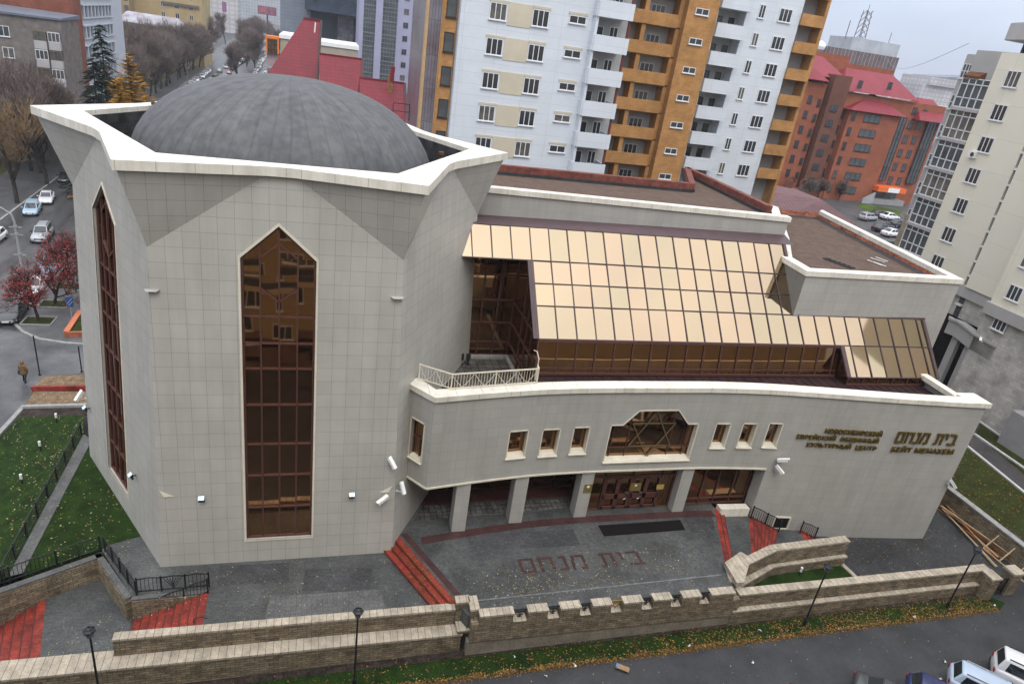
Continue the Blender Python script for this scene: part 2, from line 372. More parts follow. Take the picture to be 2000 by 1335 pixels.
# folded corner facets under the crown
for dg in range(0, 360, 60):
    m = MB(); kk = polar(RK, dg, ZK); tip = polar(11.95, dg, ZT)
    for s in (-1, 1):
        f = Face(dg + 30 * s); k = math.sqrt(1 + SL * SL)
        mid = f.P(-.6 * s, ZT * k)
        if s < 0: m.poly((kk, tip, mid))
        else: m.poly((kk, mid, tip))
    part(m, 'crown_facet', TILE)
# star shaped coping
def star(r_tip, r_mid, half):
    pts = []
    for dg in range(0, 360, 60):
        t = polar(r_tip, dg, 0); pts.append((t.x, t.y))
        a = math.radians(dg + 30); o = Vector((math.cos(a), math.sin(a))); tn = Vector((-math.sin(a), math.cos(a)))
        for s in (-1, 1): q = Vector((TX, TY)) + o * r_mid + tn * (s * half); pts.append((q.x, q.y))
    return pts
so_ = star(12.15, 9.36, .55); si = [(p.x, p.y) for p in (polar(9.85, d, 0) for d in range(0, 360, 60))]
m = MB(); m.holed(so_, [si], lambda x, y: Vector((x, y, 20.55)))
n = len(so_)
for i in range(n): j = (i + 1) % n; m.quad((*so_[i], 20.15), (*so_[j], 20.15), (*so_[j], 20.55), (*so_[i], 20.55))
for i in range(6): j = (i + 1) % 6; m.quad((*si[i], 20.3), (*si[j], 20.3), (*si[j], 20.55), (*si[i], 20.55))
m.holed(so_, [si], lambda x, y: Vector((x, y, 20.15)))
part(m, 'crown_coping', CREAM)
m = MB()                                                 # bitumen gutter behind the crown
for i in range(6): j = (i + 1) % 6; m.quad((*si[i], 18.6), (*si[j], 18.6), (*si[j], 20.3), (*si[i], 20.3))
m.poly([(*p, 18.6) for p in si]); part(m, 'parapet_lining', pm('gutter_lining', (.05, .052, .055), .55, .35, 1.2, brick=(1.2, .6, .02, .5, 0, .3), fine=.3))
m = MB(); prof = []
for i in range(15):
    a = math.pi / 2 * i / 14; prof.append((7.75 * math.cos(a) ** .92 if i < 14 else .02, 18.7 + 4.6 * math.sin(a)))
m.lathe((TX - .05, TY + .1, 0), prof, 72)
# shallow seams of the covering
for i, v in enumerate(m.v):
    q = i % 72
    if q in (3, 10, 14, 23, 31, 35, 44, 52, 58, 66): v.xy = Vector((TX, TY)) + (v.xy - Vector((TX, TY))) * 1.006
do = part(m, 'dome', DOME, smooth=True); uvl = do.data.uv_layers[0].data
for pl in do.data.polygons:
    aa = [math.atan2(do.data.vertices[v].co.y - 10.3, do.data.vertices[v].co.x + .05) for v in pl.vertices]; ref = aa[0]
    for li, v, a in zip(pl.loop_indices, pl.vertices, aa):
        if a - ref > math.pi: a -= 2 * math.pi
        if a - ref < -math.pi: a += 2 * math.pi
        uvl[li].uv = (a * 7.75, do.data.vertices[v].co.z)
for p, q in (((-9.0, 43.6), 2.0), ((6.4, 38.4), 1.7), ((7.2, 42.6), 1.3)):
    m = MB(); m.tube(((p[0], p[1], 18.6), (p[0], p[1], 18.6 + q)), .09, 8); m.tube(((p[0], p[1], 18.6 + q), (p[0], p[1], 18.75 + q)), .17, 8)
    part(m, 'vent_pipe', pm('rusty_pipe', (.14, .07, .045), .8, .2, 5))
m = MB()
k1 = AY(842, 240, 49.2)
for a in (0, 1.1): m.bar((4.6 + a, 48.7, 20.55), (4.6 + a, 48.7, 21.6), .05)
m.bar((4.6, 48.7, 21.6), (5.7, 48.7, 21.6), .05); m.bar((4.6, 48.7, 21.1), (5.7, 48.7, 21.1), .05)
part(m, 'roof_ladder', BLACK)
# small tile ledges and repair patches on the tower corners
for f, u, v in ((Face(270), -5.3, 14.85), (Face(270), 5.2, 14.93)):
    m = MB()
    m.poly((f.P(u - .32, v, .01), f.P(u + .32, v, .01), f.P(u + .2, v, .22), f.P(u - .2, v, .22)))
    m.poly((f.P(u - .32, v + .06, .01), f.P(u + .32, v + .06, .01), f.P(u + .2, v, .22), f.P(u - .2, v, .22)))
    part(m, 'corner_ledge', TILE2)
for f, u, v in ((Face(270), -5.55, 4.3), (Face(270), 5.5, 4.05)):
    s = 1 if u < 0 else -1
    m = MB(); m.poly((f.P(u - .1 * s, v + .35, .015), f.P(u + .1 * s, v - .05, .05), f.P(u + .6 * s, v - .05, .015)))
    part(m, 'corner_stop', TRIM)
# ---------------------------------------------------------------- curved hall front
HT = ((4.0, 29.6), (5.85, 29.98), (10, 30.6), (13, 30.9), (17.7, 31.02), (22.7, 31.0), (26.5, 30.77), (29.4, 30.42), (32.8, 29.95), (36.4, 29.48), (41.3, 28.95), (44, 28.7))
def HY(x):
    for i in range(1, len(HT) - 2):
        if x <= HT[i + 1][0] or i == len(HT) - 3:
            (x0, p0), (x1, p1), (x2, p2), (x3, p3) = HT[i - 1], HT[i], HT[i + 1], HT[i + 2]
            t = (x - x1) / (x2 - x1); m1 = (p2 - p0) / (x2 - x0) * (x2 - x1); m2 = (p3 - p1) / (x3 - x1) * (x2 - x1)
            return (2 * t**3 - 3 * t**2 + 1) * p1 + (t**3 - 2 * t**2 + t) * m1 + (-2 * t**3 + 3 * t**2) * p2 + (t**3 - t**2) * m2
def HW(px, py):
    y = 30.5
    for _ in range(8): q = AY(px, py, y); y = HY(min(max(q.x, 4), 43))
    return (q.x, q.z)
def HP(x, z, o=0.0): return Vector((x, HY(x) - o, z))
ZS, ZC = 3.9, 9.4
def rect(tl, tr, br, bl):
    P = [HW(*p) for p in (tl, tr, br, bl)]
    x0, x1 = (P[0][0] + P[3][0]) / 2, (P[1][0] + P[2][0]) / 2; z0, z1 = (P[2][1] + P[3][1]) / 2, (P[0][1] + P[1][1]) / 2
    return [(x0, z0), (x1, z0), (x1, z1), (x0, z1)]
wins = [rect((997, 843), (1031, 841), (1023, 891), (989, 893)), rect((1061, 840), (1093, 838), (1085, 887), (1053, 889)), rect((1123, 836), (1152, 834), (1141, 883), (1112, 885)),
        rect((1400, 829), (1427, 827), (1413, 872), (1387, 873)), rect((1453, 829), (1479, 827), (1465, 871), (1438, 872)), rect((1503, 828), (1529, 827), (1514, 871), (1489, 872))]
s0 = [HW(*p) for p in ((1178, 902), (1345, 894), (1363, 827), (1344, 828), (1326, 802), (1250, 802), (1217, 831), (1195, 832))]
zb, zs_, zt = (s0[0][1] + s0[1][1]) / 2, (s0[2][1] + s0[3][1] + s0[6][1] + s0[7][1]) / 4, (s0[4][1] + s0[5][1]) / 2
xl, xr = (s0[0][0] + s0[7][0]) / 2, (s0[1][0] + s0[2][0]) / 2
STARW = [(xl, zb), (xr, zb), (xr, zs_), (s0[3][0], zs_), (s0[4][0], zt), (s0[5][0], zt), (s0[6][0], zs_), (xl, zs_)]
JX = 27.8                                                # portico ends, wall runs on to the ground
cuts = [5.85]; allh = sorted(wins + [STARW], key=lambda h: h[0][0])
for h in allh: cuts += [min(p[0] for p in h) - .25, max(p[0] for p in h) + .25]
cuts += [41.3]
c2 = [cuts[0]]
for c in sorted(cuts[1:]):
    d = c - c2[-1]
    if d < .3 : continue
    k = max(1, round(d / 1.6)) if not any(c2[-1] < (h[0][0] + h[1][0]) / 2 < c for h in allh) else 1
    a0 = c2[-1]
    for i in range(1, k + 1): c2.append(a0 + d * i / k)
m = MB()
for a, b in zip(c2, c2[1:]):
    hs = [h for h in allh if a < (h[0][0] + h[1][0]) / 2 < b]
    if a < JX < b: ou = [(a, ZS), (JX, ZS), (JX, -1.8), (b, -1.8), (b, ZC), (a, ZC)]
    else: zb0 = ZS if b <= JX else -1.8; ou = [(a, zb0), (b, zb0), (b, ZC), (a, ZC)]
    m.holed(ou, hs, HP)
xe = 41.3
m.quad(HP(xe, -1.8), HP(xe, -1.8, -1.25), HP(xe, ZC, -1.25), HP(xe, ZC))          # right end of the screen wall
m.quad(HP(xe, -1.8, -1.25), (40.0, 30.2, -1.8), (40.0, 30.2, ZC), HP(xe, ZC, -1.25))
m.quad((40.0, 30.2, -1.8), (40.2, 35.5, -1.8), (40.2, 35.5, ZC), (40.0, 30.2, ZC))
m.quad(HP(JX, -1.8), HP(JX, -1.8, -.9), HP(JX, ZS, -.9), HP(JX, ZS))
fx, fy = 4.75, 31.4                                      # canted return beside the tower
fdir = Vector((5.85 - fx, HY(5.85) - fy, 0)); fl = fdir.length; fdir.normalize(); fn_ = Vector((fdir.y, -fdir.x, 0))
def FP(u, z, o=0.0): return Vector((fx, fy, z)) + fdir * u + fn_ * o
fw = [(.30, 5.35), (1.22, 5.35), (1.22, 7.75), (.30, 7.75)]
m.holed([(0, ZS), (fl, ZS), (fl, ZC), (0, ZC)], [fw], FP, .35, -fn_)
part(m, 'hall_wall', TILE2)
m = MB()                                                 # soffit of the portico and cream edge trim
sl_ = [x for x in c2 if x < JX] + [JX]
for a, b in zip(sl_, sl_[1:]):
    m.quad(HP(a, ZS + .01), HP(b, ZS + .01), (b, 35, ZS + .01), (a, 35, ZS + .01))
m.poly((FP(0, ZS + .01), FP(fl, ZS + .01), (5.85, 35, ZS + .01), (fx, 35, ZS + .01)))
part(m, 'portico_soffit', pm('soffit', (.45, .44, .42), .8, .05))
m = MB()
for a, b in zip(sl_, sl_[1:]): m.bar(HP(a, ZS + .05, .02), HP(b, ZS + .05, .02), .08, .10)
m.bar(FP(0, ZS + .05, .02), FP(fl, ZS + .05, .02), .08, .10)
part(m, 'edge_trim', TRIM)
# cream coping along the curved parapet
m = MB(); xs = c2; WC = .82
for a, b in zip(xs, xs[1:]):
    o0 = .12
    m.quad(HP(a, 9.7, o0), HP(b, 9.7, o0), HP(b, 9.72, o0 - WC), HP(a, 9.72, o0 - WC)); m.quad(HP(a, ZC, o0), HP(b, ZC, o0), HP(b, 9.7, o0), HP(a, 9.7, o0))
    m.quad(HP(a, ZC, o0), HP(b, ZC, o0), HP(b, ZC, 0), HP(a, ZC, 0))
    m.quad(HP(a, 7.0, o0 - WC), HP(b, 7.0, o0 - WC), HP(b, 9.72, o0 - WC), HP(a, 9.72, o0 - WC))
m.prism(((40.1, HY(40.1) - .12), (41.5, HY(41.3) - .14), (41.5, HY(41.3) + 1.3), (39.9, HY(40.1) + 1.25)), ZC, 9.725)
m.prism(((39.55, HY(39.5) + .7), (40.12, HY(40.1) + 1.2), (40.3, 35.6), (39.7, 35.6)), ZC, 9.715)
m.prism(((FP(-.2, 0, .1)).xy, (FP(fl + .02, 0, .1)).xy, (5.9, HY(5.9) - .122), (6.0, HY(6.0) + .7), (FP(-.2, 0, -.75)).xy), ZC - .003, 9.705)
part(m, 'hall_coping', CREAM)
def hole_window(h, name, P, inw, d, star=False, sill=True):
    """reveal lining + sill (cream), bronze pane and glazing bars set back by d"""
    t = MB(); n = len(h); e = .07
    cx = sum(p[0] for p in h) / n; cz = sum(p[1] for p in h) / n
    for i in range(n):
        a, b = h[i], h[(i + 1) % n]
        t.quad(P(*a, .03), P(*b, .03), P(*b, -d), P(*a, -d))
        dx, dz = b[0] - a[0], b[1] - a[1]; l = math.hypot(dx, dz); nx, nz = dz / l * e, -dx / l * e
        t.quad(P(a[0] + nx, a[1] + nz, .03), P(b[0] + nx, b[1] + nz, .03), P(*b, .03), P(*a, .03))
        t.quad(P(a[0] + nx, a[1] + nz, .03), P(b[0] + nx, b[1] + nz, .03), P(b[0] + nx, b[1] + nz, 0), P(a[0] + nx, a[1] + nz, 0))
    x0, x1, z0 = min(p[0] for p in h), max(p[0] for p in h), min(p[1] for p in h)
    fr = part(t, name, TRIM)
    if sill:
        q = MB(); q.quad(P(x0 - .1, z0 - .05, .1), P(x1 + .1, z0 - .05, .1), P(x1 + .02, z0 + .12, -d + .02), P(x0 - .02, z0 + .12, -d + .02))
        q.quad(P(x0 - .1, z0 - .12, .1), P(x1 + .1, z0 - .12, .1), P(x1 + .1, z0 - .05, .1), P(x0 - .1, z0 - .05, .1)); q.build('sill', TRIM, fr)
    g = MB(); b_ = g.holed(h, [], lambda a, b: P(a, b, -d + .02)); g.build('pane', BROWN, fr, fix=False)
    return fr
INW = Vector((0, 1, 0))
for h in allh:
    d = .42
    fr = hole_window(h, 'hall_window', HP, INW, d)
    b = MB(); x0, x1, z0, z1 = h[0][0], h[1][0], h[0][1], max(p[1] for p in h)
    B = lambda p, q, w=.06: b.bar(HP(*p, -d + .06), HP(*q, -d + .06), w, .06, (0, 1, 0))
    if h is STARW:
        n = len(h)
        for i in range(n): B(h[i], h[(i + 1) % n], .09)
        for t in (.07, .25, .75, .93):
            x = lerp(x0, x1, t); B((x, z0), (x, zs_ if t in (.07, .93) else (z1 if .3 < t < .7 else zs_ + .3)), .045)
        zz = z0 + .75; B((x0, zz), (x1, zz), .045)
        fr2 = b.build('glazing_bars', MAROON, fr)
        b = MB(); cx, cz, r = (x0 + x1) / 2 + .1, lerp(z0, z1, .47), (z1 - z0) * .46
        pt = lambda k: (cx + 1.02 * r * math.sin(math.radians(60 * k)), cz + r * math.cos(math.radians(60 * k)))
        for k in range(6): b.bar(HP(*pt(k), -d + .14), HP(*pt(k + 2), -d + .14), .07, .05, (0, 1, 0))
        b.build('six_pointed_star', pm('bronze_star', (.20, .15, .08), .4, .1, 5, metal=.5), fr)
    else:
        for p, q in (((x0, z0), (x1, z0)), ((x1, z0), (x1, z1)), ((x1, z1), (x0, z1)), ((x0, z1), (x0, z0))): B(p, q, .09)
        b.build('glazing_bars', pm('oak_frame', (.20, .12, .06), .5, .1, 5), fr)
fr = hole_window(fw, 'return_window', FP, -fn_, .3)
b = MB()
for p, q in (((.3, 5.35), (1.22, 5.35)), ((1.22, 5.35), (1.22, 7.75)), ((1.22, 7.75), (.3, 7.75)), ((.3, 7.75), (.3, 5.35)), ((.3, 6.6), (1.22, 6.6)), ((.8, 5.35), (.8, 6.6))):
    b.bar(FP(*p, -.25), FP(*q, -.25), .07, .06)
b.build('glazing_bars', MAROON, fr)
# portico columns
for x in (8.05, 11.6, 15.8, 22.55):
    y = HY(x) - .02; c = MB(); c.box(x - .40, x + .40, y + .08, y + .88, .3, ZS + .005); part(c, 'portico_column', TILE2)
# portico glazing: recessed bay on the left, entrance doors flush with the columns on the right
def glazing(name, x0, x1, y, z0, z1, xs, zs, mat=BROWN, skew=0.0):
    g = MB(); yy = lambda x: y + skew * (x - x0)
    X = [x0] + list(xs) + [x1]; Z = [z0] + list(zs) + [z1]
    for a, b in zip(X, X[1:]):
        for c, d in zip(Z, Z[1:]):
            e = R.uniform(-.006, .006); g.quad((a, yy(a) + e, c), (b, yy(b) - e, c), (b, yy(b) - e, d), (a, yy(a) + e, d))
    o = part(g, name, mat, fix=False); b_ = MB()
    for x in X: b_.bar((x, yy(x) - .05, z0), (x, yy(x) - .05, z1), .08, .1, (0, 1, 0))
    for z in Z: b_.bar((x0, yy(x0) - .05, z), (x1, yy(x1) - .05, z), .1, .09)
    b_.build('glazing_bars', MAROON, o); return o
glazing('portico_glazing', 5.2, 16.3, 34.2, .55, ZS, [6.6, 8, 9.4, 10.8, 12.2, 13.6, 15], [1.1, 2.9])
glazing('portico_glazing', 23.2, JX - .05, 31.75, .55, ZS, [24.3, 25.4, 26.6], [1.0])
m = MB(); m.box(16.25, 16.4, 31.8, 34.2, .5, ZS); part(m, 'portico_cheek', MAROON)
eg = glazing('entrance_glazing', 16.4, 22.1, 31.75, .5, ZS, [17.3, 19.2, 21.2], [3.0])
for x0, x1, hs in ((17.35, 19.15, 1), (19.25, 21.15, -1)):
    d = MB(); y = 31.66
    for a, b in ((x0, (x0 + x1) / 2), ((x0 + x1) / 2, x1)):
        for p, q, w in (((a + .06, .55), (a + .06, 2.95), .12), ((b - .06, .55), (b - .06, 2.95), .12), ((a, .65), (b, .65), .2), ((a, 2.9), (b, 2.9), .12), ((a, 1.5), (b, 1.5), .36)):
            d.bar((p[0], y, p[1]), (q[0], y, q[1]), .08 if p[0] == q[0] else .08, w if p[0] != q[0] else w, (0, 0, 1) if p[0] != q[0] else (1, 0, 0))
    dr = part(d, 'door', MAROON)
    hnd = MB(); xm = (x0 + x1) / 2 + .5 * hs
    hnd.tube([(xm + .28 * math.sin(t), y - .12, 1.6 + .28 * math.cos(t)) for t in [math.pi * i / 8 for i in range(9)]], .03, 6); hnd.build('handle', pm('steel', (.6, .6, .6), .25, .05, 4, metal=1), dr)
m = MB(); m.prism(((25.5, 30.72), (27.6, 30.6), (27.6, 31.15), (25.5, 31.25)), .1, .80); part(m, 'sill_wall', CREAM)
BRASS = pm('brass_plaque', (.26, .20, .06), .4, .08, 5, metal=.4)
def plaque(px, py, Y, w, h, dot=True, mat=BRASS):
    c = AY(px, py, Y); q = MB(); q.box(c.x - w / 2, c.x + w / 2, c.y - .03, c.y, c.z - h / 2, c.z + h / 2); o = part(q, 'plaque', mat)
    if dot: q = MB(); q.poly([(c.x + .09 * math.cos(a), c.y - .034, c.z + h * .22 + .09 * math.sin(a)) for a in [6.283 * i / 12 for i in range(12)]]); q.build('emblem', WHITE, o)
plaque(1148, 953, HY(15.8) + .055, .52, .62); plaque(1241, 950, 31.6, .75, .6); plaque(1289, 950, 31.6, .5, .36, False, pm('yellow_notice', (.42, .32, .08), .5, .08, 5))
# ---------------------------------------------------------------- gold glass roof, terrace and roof slabs
FZL, FZR = 16.08, 16.68
ROWS = [(39.1, 16.36), (37.58, 14.73), (36.57, 13.65), (35.6, 12.61), (34.2, 11.1), (32.7, 9.5)]
XL, XR, CW = 12.33, 41.0, 1.22
ngl = Vector((0, -1.07, 1)).normalized()
def SP(x, r, o=0.0):
    i = int(r); t = r - i; y, z = ROWS[i] if t == 0 else (lerp(ROWS[i][0], ROWS[i + 1][0], t), lerp(ROWS[i][1], ROWS[i + 1][1], t))
    return Vector((x, y, z)) + ngl * o
g = MB(); bars = MB()
def span(r):
    if r == 0: return 7.9, 30.6
    if r in (1, 2): return XL, 30.6
    if r == 3: return XL, XR
    return 33.6, XR
for r in range(5):
    a, b = span(r); x = XL + CW * math.floor((a - XL) / CW) if a < XL else a
    if r == 4: x = XL + CW * math.floor((a - XL) / CW)
    while x < b - .05:
        p, q = max(x, a), min(x + CW, b); i = R.uniform(-.010, .010); j = R.uniform(-.010, .010)
        g.quad(SP(p, r + 1, i + j), SP(q, r + 1, i - j), SP(q, r, -i - j), SP(p, r, -i + j)); x += CW
        bars.bar(SP(p, r, .03), SP(p, r + 1, .03), .055, .05, ngl)
    bars.bar(SP(a, r, .02), SP(b, r, .02), .055, .06, ngl); bars.bar(SP(a, r + 1, .02), SP(b, r + 1, .02), .06, .06, ngl)
    bars.bar(SP(b, r, .03), SP(b, r + 1, .03), .22, .1, ngl)
bars.bar(SP(XL - .12, 1, .04), SP(XL - .12, 4, .04), .36, .1, ngl); bars.bar(SP(33.6, 4, .04), SP(33.6, 5, .04), .3, .1, ngl); bars.bar(SP(7.9, 0, .03), SP(7.9, 1, .03), .3, .1, ngl)
at = part(g, 'glass_roof', GOLD, fix=False); ca = at.data.color_attributes.new('pane', 'FLOAT_COLOR', 'CORNER').data
for pl in at.data.polygons:
    v_ = R.random()
    for li in pl.loop_indices: ca[li].color = (v_, v_, v_, 1)
at.data.update()
bars.build('glazing_bars', PURPLE, at)
m = MB(); m.quad((7.5, 39.08, 16.37), (31.4, 39.08, 16.37), (31.6, 40.6, FZR), (7.5, 42.3, FZL)); part(m, 'ridge_flashing', PURPLE); m = MB()
m.quad((30.4, 35.58, 12.63), (41.2, 35.58, 12.63), (41.2, 35.78, 13.0), (30.4, 35.78, 13.0))
x = 12.3
while x < 41.2: m.bar((x, 34.15, 8.93), (x, HY(min(x, 40)) + .7, 8.93), .03, .04); x += .61
fx_ = [12.3 + i * 1.1 for i in range(26)]
for a, b in zip(fx_, fx_[1:]): b = min(b, 40.0); m.quad((a, HY(a) + .6, 8.9), (b, HY(b) + .6, 8.9), (b, 34.2, 8.92), (a, 34.2, 8.92))
part(m, 'roof_flashing', ROOFTIN)
# upright glazed band under the slope
g = MB(); b = MB(); x = XL; yb_, zb_ = 33.80, 9.0            # the band leans back slightly
yb = lambda z, o=0.0: lerp(yb_, 34.2, (z - zb_) / (11.08 - zb_)) - o
while x < 33.5:
    q = min(x + CW, 33.5); e = R.uniform(-.012, .012); g.quad((x, yb(zb_) + e, zb_), (q, yb(zb_) - e, zb_), (q, yb(11.08) - e, 11.08), (x, yb(11.08) + e, 11.08))
    b.bar((x, yb(zb_, .04), zb_), (x, yb(11.08, .04), 11.08), .07, .08, (0, 1, 0)); x += CW
for z, w_, h_ in ((9.42, .06, .05), (9.06, .09, .16), (11.02, .1, .12)): b.bar((XL, yb(z, .05), z), (33.5, yb(z, .05), z), w_, h_)
g.poly(((XL, yb_, zb_), (XL, 34.2, zb_), (XL, 34.2, 11.08)))
o = part(g, 'glass_band', BROWN, fix=False); b.build('glazing_bars', MAROON, o)
g = MB(); b = MB()
g.quad((33.6, 32.72, 8.92), (XR, 32.72, 8.92), (XR, 32.72, 9.48), (33.6, 32.72, 9.48))
g.poly((Vector((33.6, 32.72, 8.92)), Vector((33.6, 34.2, 8.92)), SP(33.6, 4), SP(33.6, 5))); g.poly(((XR, 32.72, 8.92), (XR, 35.6, 8.92), SP(XR, 3), SP(XR, 5)))
for i in range(7): b.bar((33.6 + i * CW, 32.68, 8.92), (33.6 + i * CW, 32.68, 9.48), .07, .06, (0, 1, 0))
b.bar((33.6, 32.68, 8.98), (XR, 32.68, 8.98), .08, .12)
o = part(g, 'glass_band', BROWN, fix=False); b.build('glazing_bars', MAROON, o)
# deep glazed recess behind the terrace
g = MB(); b = MB(); X = [7.0 + i * 1.06 for i in range(6)]; Z = [7.25, 8.2, 9.6, 11.2, 12.9, 15.6]
for p, q in zip(X, X[1:]):
    for c, d in zip(Z, Z[1:]):
        e = R.uniform(-.01, .01); g.quad((p, 39.9 + e, c), (q, 39.9 - e, c), (q, 39.9 - e, d), (p, 39.9 + e, d))
for p in X: b.bar((p, 39.85, 7.25), (p, 39.85, 15.6), .09, .09, (0, 1, 0))
for c in Z: b.bar((7, 39.85, c), (12.3, 39.85, c), .09, .09)
g.poly(((XL, 34.2, 7.25), (XL, 39.9, 7.25), (XL, 39.9, 16.3), SP(XL, 0), SP(XL, 1), SP(XL, 4)))
for y in (35.3, 36.4, 37.5): b.bar((XL - .04, y, 7.3), (XL - .04, y, 11.1 + 1.07 * (y - 34.2) - .05), .08, .08, (1, 0, 0))
for z in (8.2, 9.6, 11.1): b.bar((XL - .04, 34.25, z), (XL - .04, 39.85, z), .08, .08)
o = part(g, 'recess_glazing', BROWN, fix=False); b.build('glazing_bars', MAROON, o)
m = MB(); m.prism(((5.6, 31.2), (12.3, 31.4), (12.3, 40.0), (5.6, 40.0)), 6.6, 7.2)
part(m, 'terrace_floor', pm('terrace_slabs', (.10, .095, .085), .8, .25, .9, brick=(.5, .5, .03, .45, 0, .25), fine=.3, bs=8))
m = MB(); m.box(8.0, 12.3, 39.3, 39.5, 7.2, 7.42); m.box(12.05, 12.3, 33.5, 39.3, 7.2, 7.42); part(m, 'terrace_kerb', KERB)
# parapet wall above the glass and the gravel roof behind it
m = MB(); AB = ((8.6, 42.15), (31.5, 40.5))
m.prism((AB[0], AB[1], (31.55, 41.0), (8.6, 42.65)), 15.8, 17.62); part(m, 'roof_wall', TILE2)
m = MB(); m.prism(((8.5, 42.03), (31.6, 40.37), (31.65, 41.05), (8.5, 42.75)), 17.62, 17.95); part(m, 'roof_coping', CREAM)
p5 = [G(*p, 17.4) for p in ((1500, 416), (1340, 338), (1349, 371), (968, 335))]
m = MB(); m.prism(((8.6, 42.3), (31.5, 40.7)) + tuple((p.x, p.y) for p in p5), -3, 17.25); part(m, 'main_roof', GRAVEL)
m = MB(); b = MB()
for i in (0, 1, 2):
    a, q = p5[i], p5[i + 1]; d = (q - a); d.z = 0; d.normalize(); nn = Vector((d.y, -d.x, 0)) * .25
    A_, B_ = Vector((a.x, a.y, 0)), Vector((q.x, q.y, 0))
    m.prism([(A_ + nn).xy, (B_ + nn).xy, (B_ - nn).xy, (A_ - nn).xy], 17.0, 17.95)
    nn2 = nn * 1.35; b.prism([(A_ + nn2).xy, (B_ + nn2).xy, (B_ - nn2).xy, (A_ - nn2).xy], 17.1, 17.48)
part(m, 'brick_parapet', BRICKD); part(b, 'parapet_upstand', BITU)
# right-hand block
bl = [(30.1, 35.5), (42.95, 35.65), (45.75, 54.7), (40.3, 54.85), (30.3, 41.3), (30.25, 38.5)]
bl = [(30.07, 35.7), (30.15, 35.5), (43.0, 35.6), (45.8, 54.7), (40.3, 54.9), (31.8, 44), (31.2, 38.6)]
bl = [(30.2, 35.55), (43.0, 35.65), (45.8, 54.7), (40.3, 54.9), (33.6, 43.5), (30.35, 38.5)]
m = MB(); n = len(bl)
m.poly([(*p, 14.95) for p in bl]); part(m, 'block_roof', GRAVEL)
m = MB(); inn = []
for i in range(n):
    p0, p1, p2 = Vector(bl[i - 1]), Vector(bl[i]), Vector(bl[(i + 1) % n])
    d1, d2 = (p1 - p0).normalized(), (p2 - p1).normalized(); n1, n2 = Vector((-d1.y, d1.x)), Vector((-d2.y, d2.x)); bs_ = (n1 + n2).normalized()
    inn.append(p1 + bs_ * (.62 / max(.35, bs_.dot(n1))))
out = [Vector(p) for p in bl]
for i in (5, 0, 1): j = (i + 1) % n; m.quad((*out[i], -3), (*out[j], -3), (*out[j], 15.4), (*out[i], 15.4))
m.quad((*out[0], 12.4), (*out[5], 12.4), (*out[5], 15.4), (*out[0], 15.4)); part(m, 'block_wall', TILE2)
m = MB()
for i in (1, 2, 3): j = (i + 1) % n; m.quad((*inn[i], 14.9), (*inn[j], 14.9), (*inn[j], 15.4), (*inn[i], 15.4))
for i in (2, 3): j = (i + 1) % n; m.quad((*out[i], -3), (*out[j], -3), (*out[j], 15.4), (*out[i], 15.4))
part(m, 'brick_parapet', pm('parapet_brick', (.36, .14, .085), .85, .3, 1.6, brick=(.26, .085, .012, 1.6, .5, .35), bump=.3))
m = MB()
for i in range(n):
    j = (i + 1) % n
    if i == 2: continue
    e = [(out[k] - inn[k]).normalized() * .14 + out[k] for k in (i, j)]
    m.quad((*e[0], 15.72), (*e[1], 15.72), (*inn[j], 15.72), (*inn[i], 15.72)); m.quad((*e[0], 15.38), (*e[1], 15.38), (*e[1], 15.72), (*e[0], 15.72)); m.quad((*inn[i], 15.38), (*inn[j], 15.38), (*inn[j], 15.72), (*inn[i], 15.72))
    m.quad((*e[0], 15.38), (*e[1], 15.38), (*out[j], 15.38), (*out[i], 15.38))
part(m, 'block_coping', CREAM)
m = MB()
for i in (1, 2, 3, 0, 5):
    j = (i + 1) % n; a, q = inn[i], inn[j]; d = (q - a).normalized(); nn = Vector((-d.y, d.x)) * .3
    m.poly(((*a, 15.1), (*q, 15.1), (*(q + nn), 14.97), (*(a + nn), 14.97)))
part(m, 'roof_upstand', BITU)
# things lying on the block roof
t = thing('roof_ladder', 'dark ladder lying on the brown gravel roof of the right block', 'ladder', G(1640, 512, 15.0))
m = MB(); a, q = G(1610, 503, 15.05), G(1668, 524, 15.05); d = (q - a).normalized(); sd_ = Vector((-d.y, d.x, 0)) * .2
m.bar(a + sd_, q + sd_, .07); m.bar(a - sd_, q - sd_, .07); m.build('rail', BLACK, t)
m = MB()
for i in range(6): c = a.lerp(q, (i + .5) / 6); m.bar(c - sd_, c + sd_, .09, .05)
m.build('rung', BLACK, t)
for i, (p, q) in enumerate((((1694, 508), (1722, 519)), ((1700, 504), (1728, 513)), ((1704, 512), (1730, 521)), ((1710, 503), (1733, 512)))):
    a, c = G(*p, 15.0), G(*q, 15.0); m = MB(); m.bar(a + Vector((0, 0, .03 + .01 * i)), c + Vector((0, 0, .03 + .01 * i)), .11, .03)
    tag(m.build('plank', pm('whitewashed_plank', (.62, .62, .6), .7, .1, 4)), 'pale plank in the loose pile on the gravel roof', 'plank', 'planks on the roof')
# two black loudspeaker cabinets and a rolled blue sheet on the terrace
for i, px in enumerate((900, 913)):
    p = G(px, 711, 7.2); t = thing('loudspeaker_stand', ('left' if i == 0 else 'right') + ' one of two small black loudspeakers on the dark terrace slabs', 'floor light', p, 'terrace loudspeakers')
    m = MB(); m.lathe(p, [(.16, 0), (.16, .05), (.05, .06), (.05, .35)], 10); m.build('base', BLACK, t)
    m = MB(); m.box(p.x - .13, p.x + .13, p.y - .08, p.y + .08, p.z + .33, p.z + .75); m.build('lamp_head', BLACK, t)  # this box is the loudspeaker cabinet
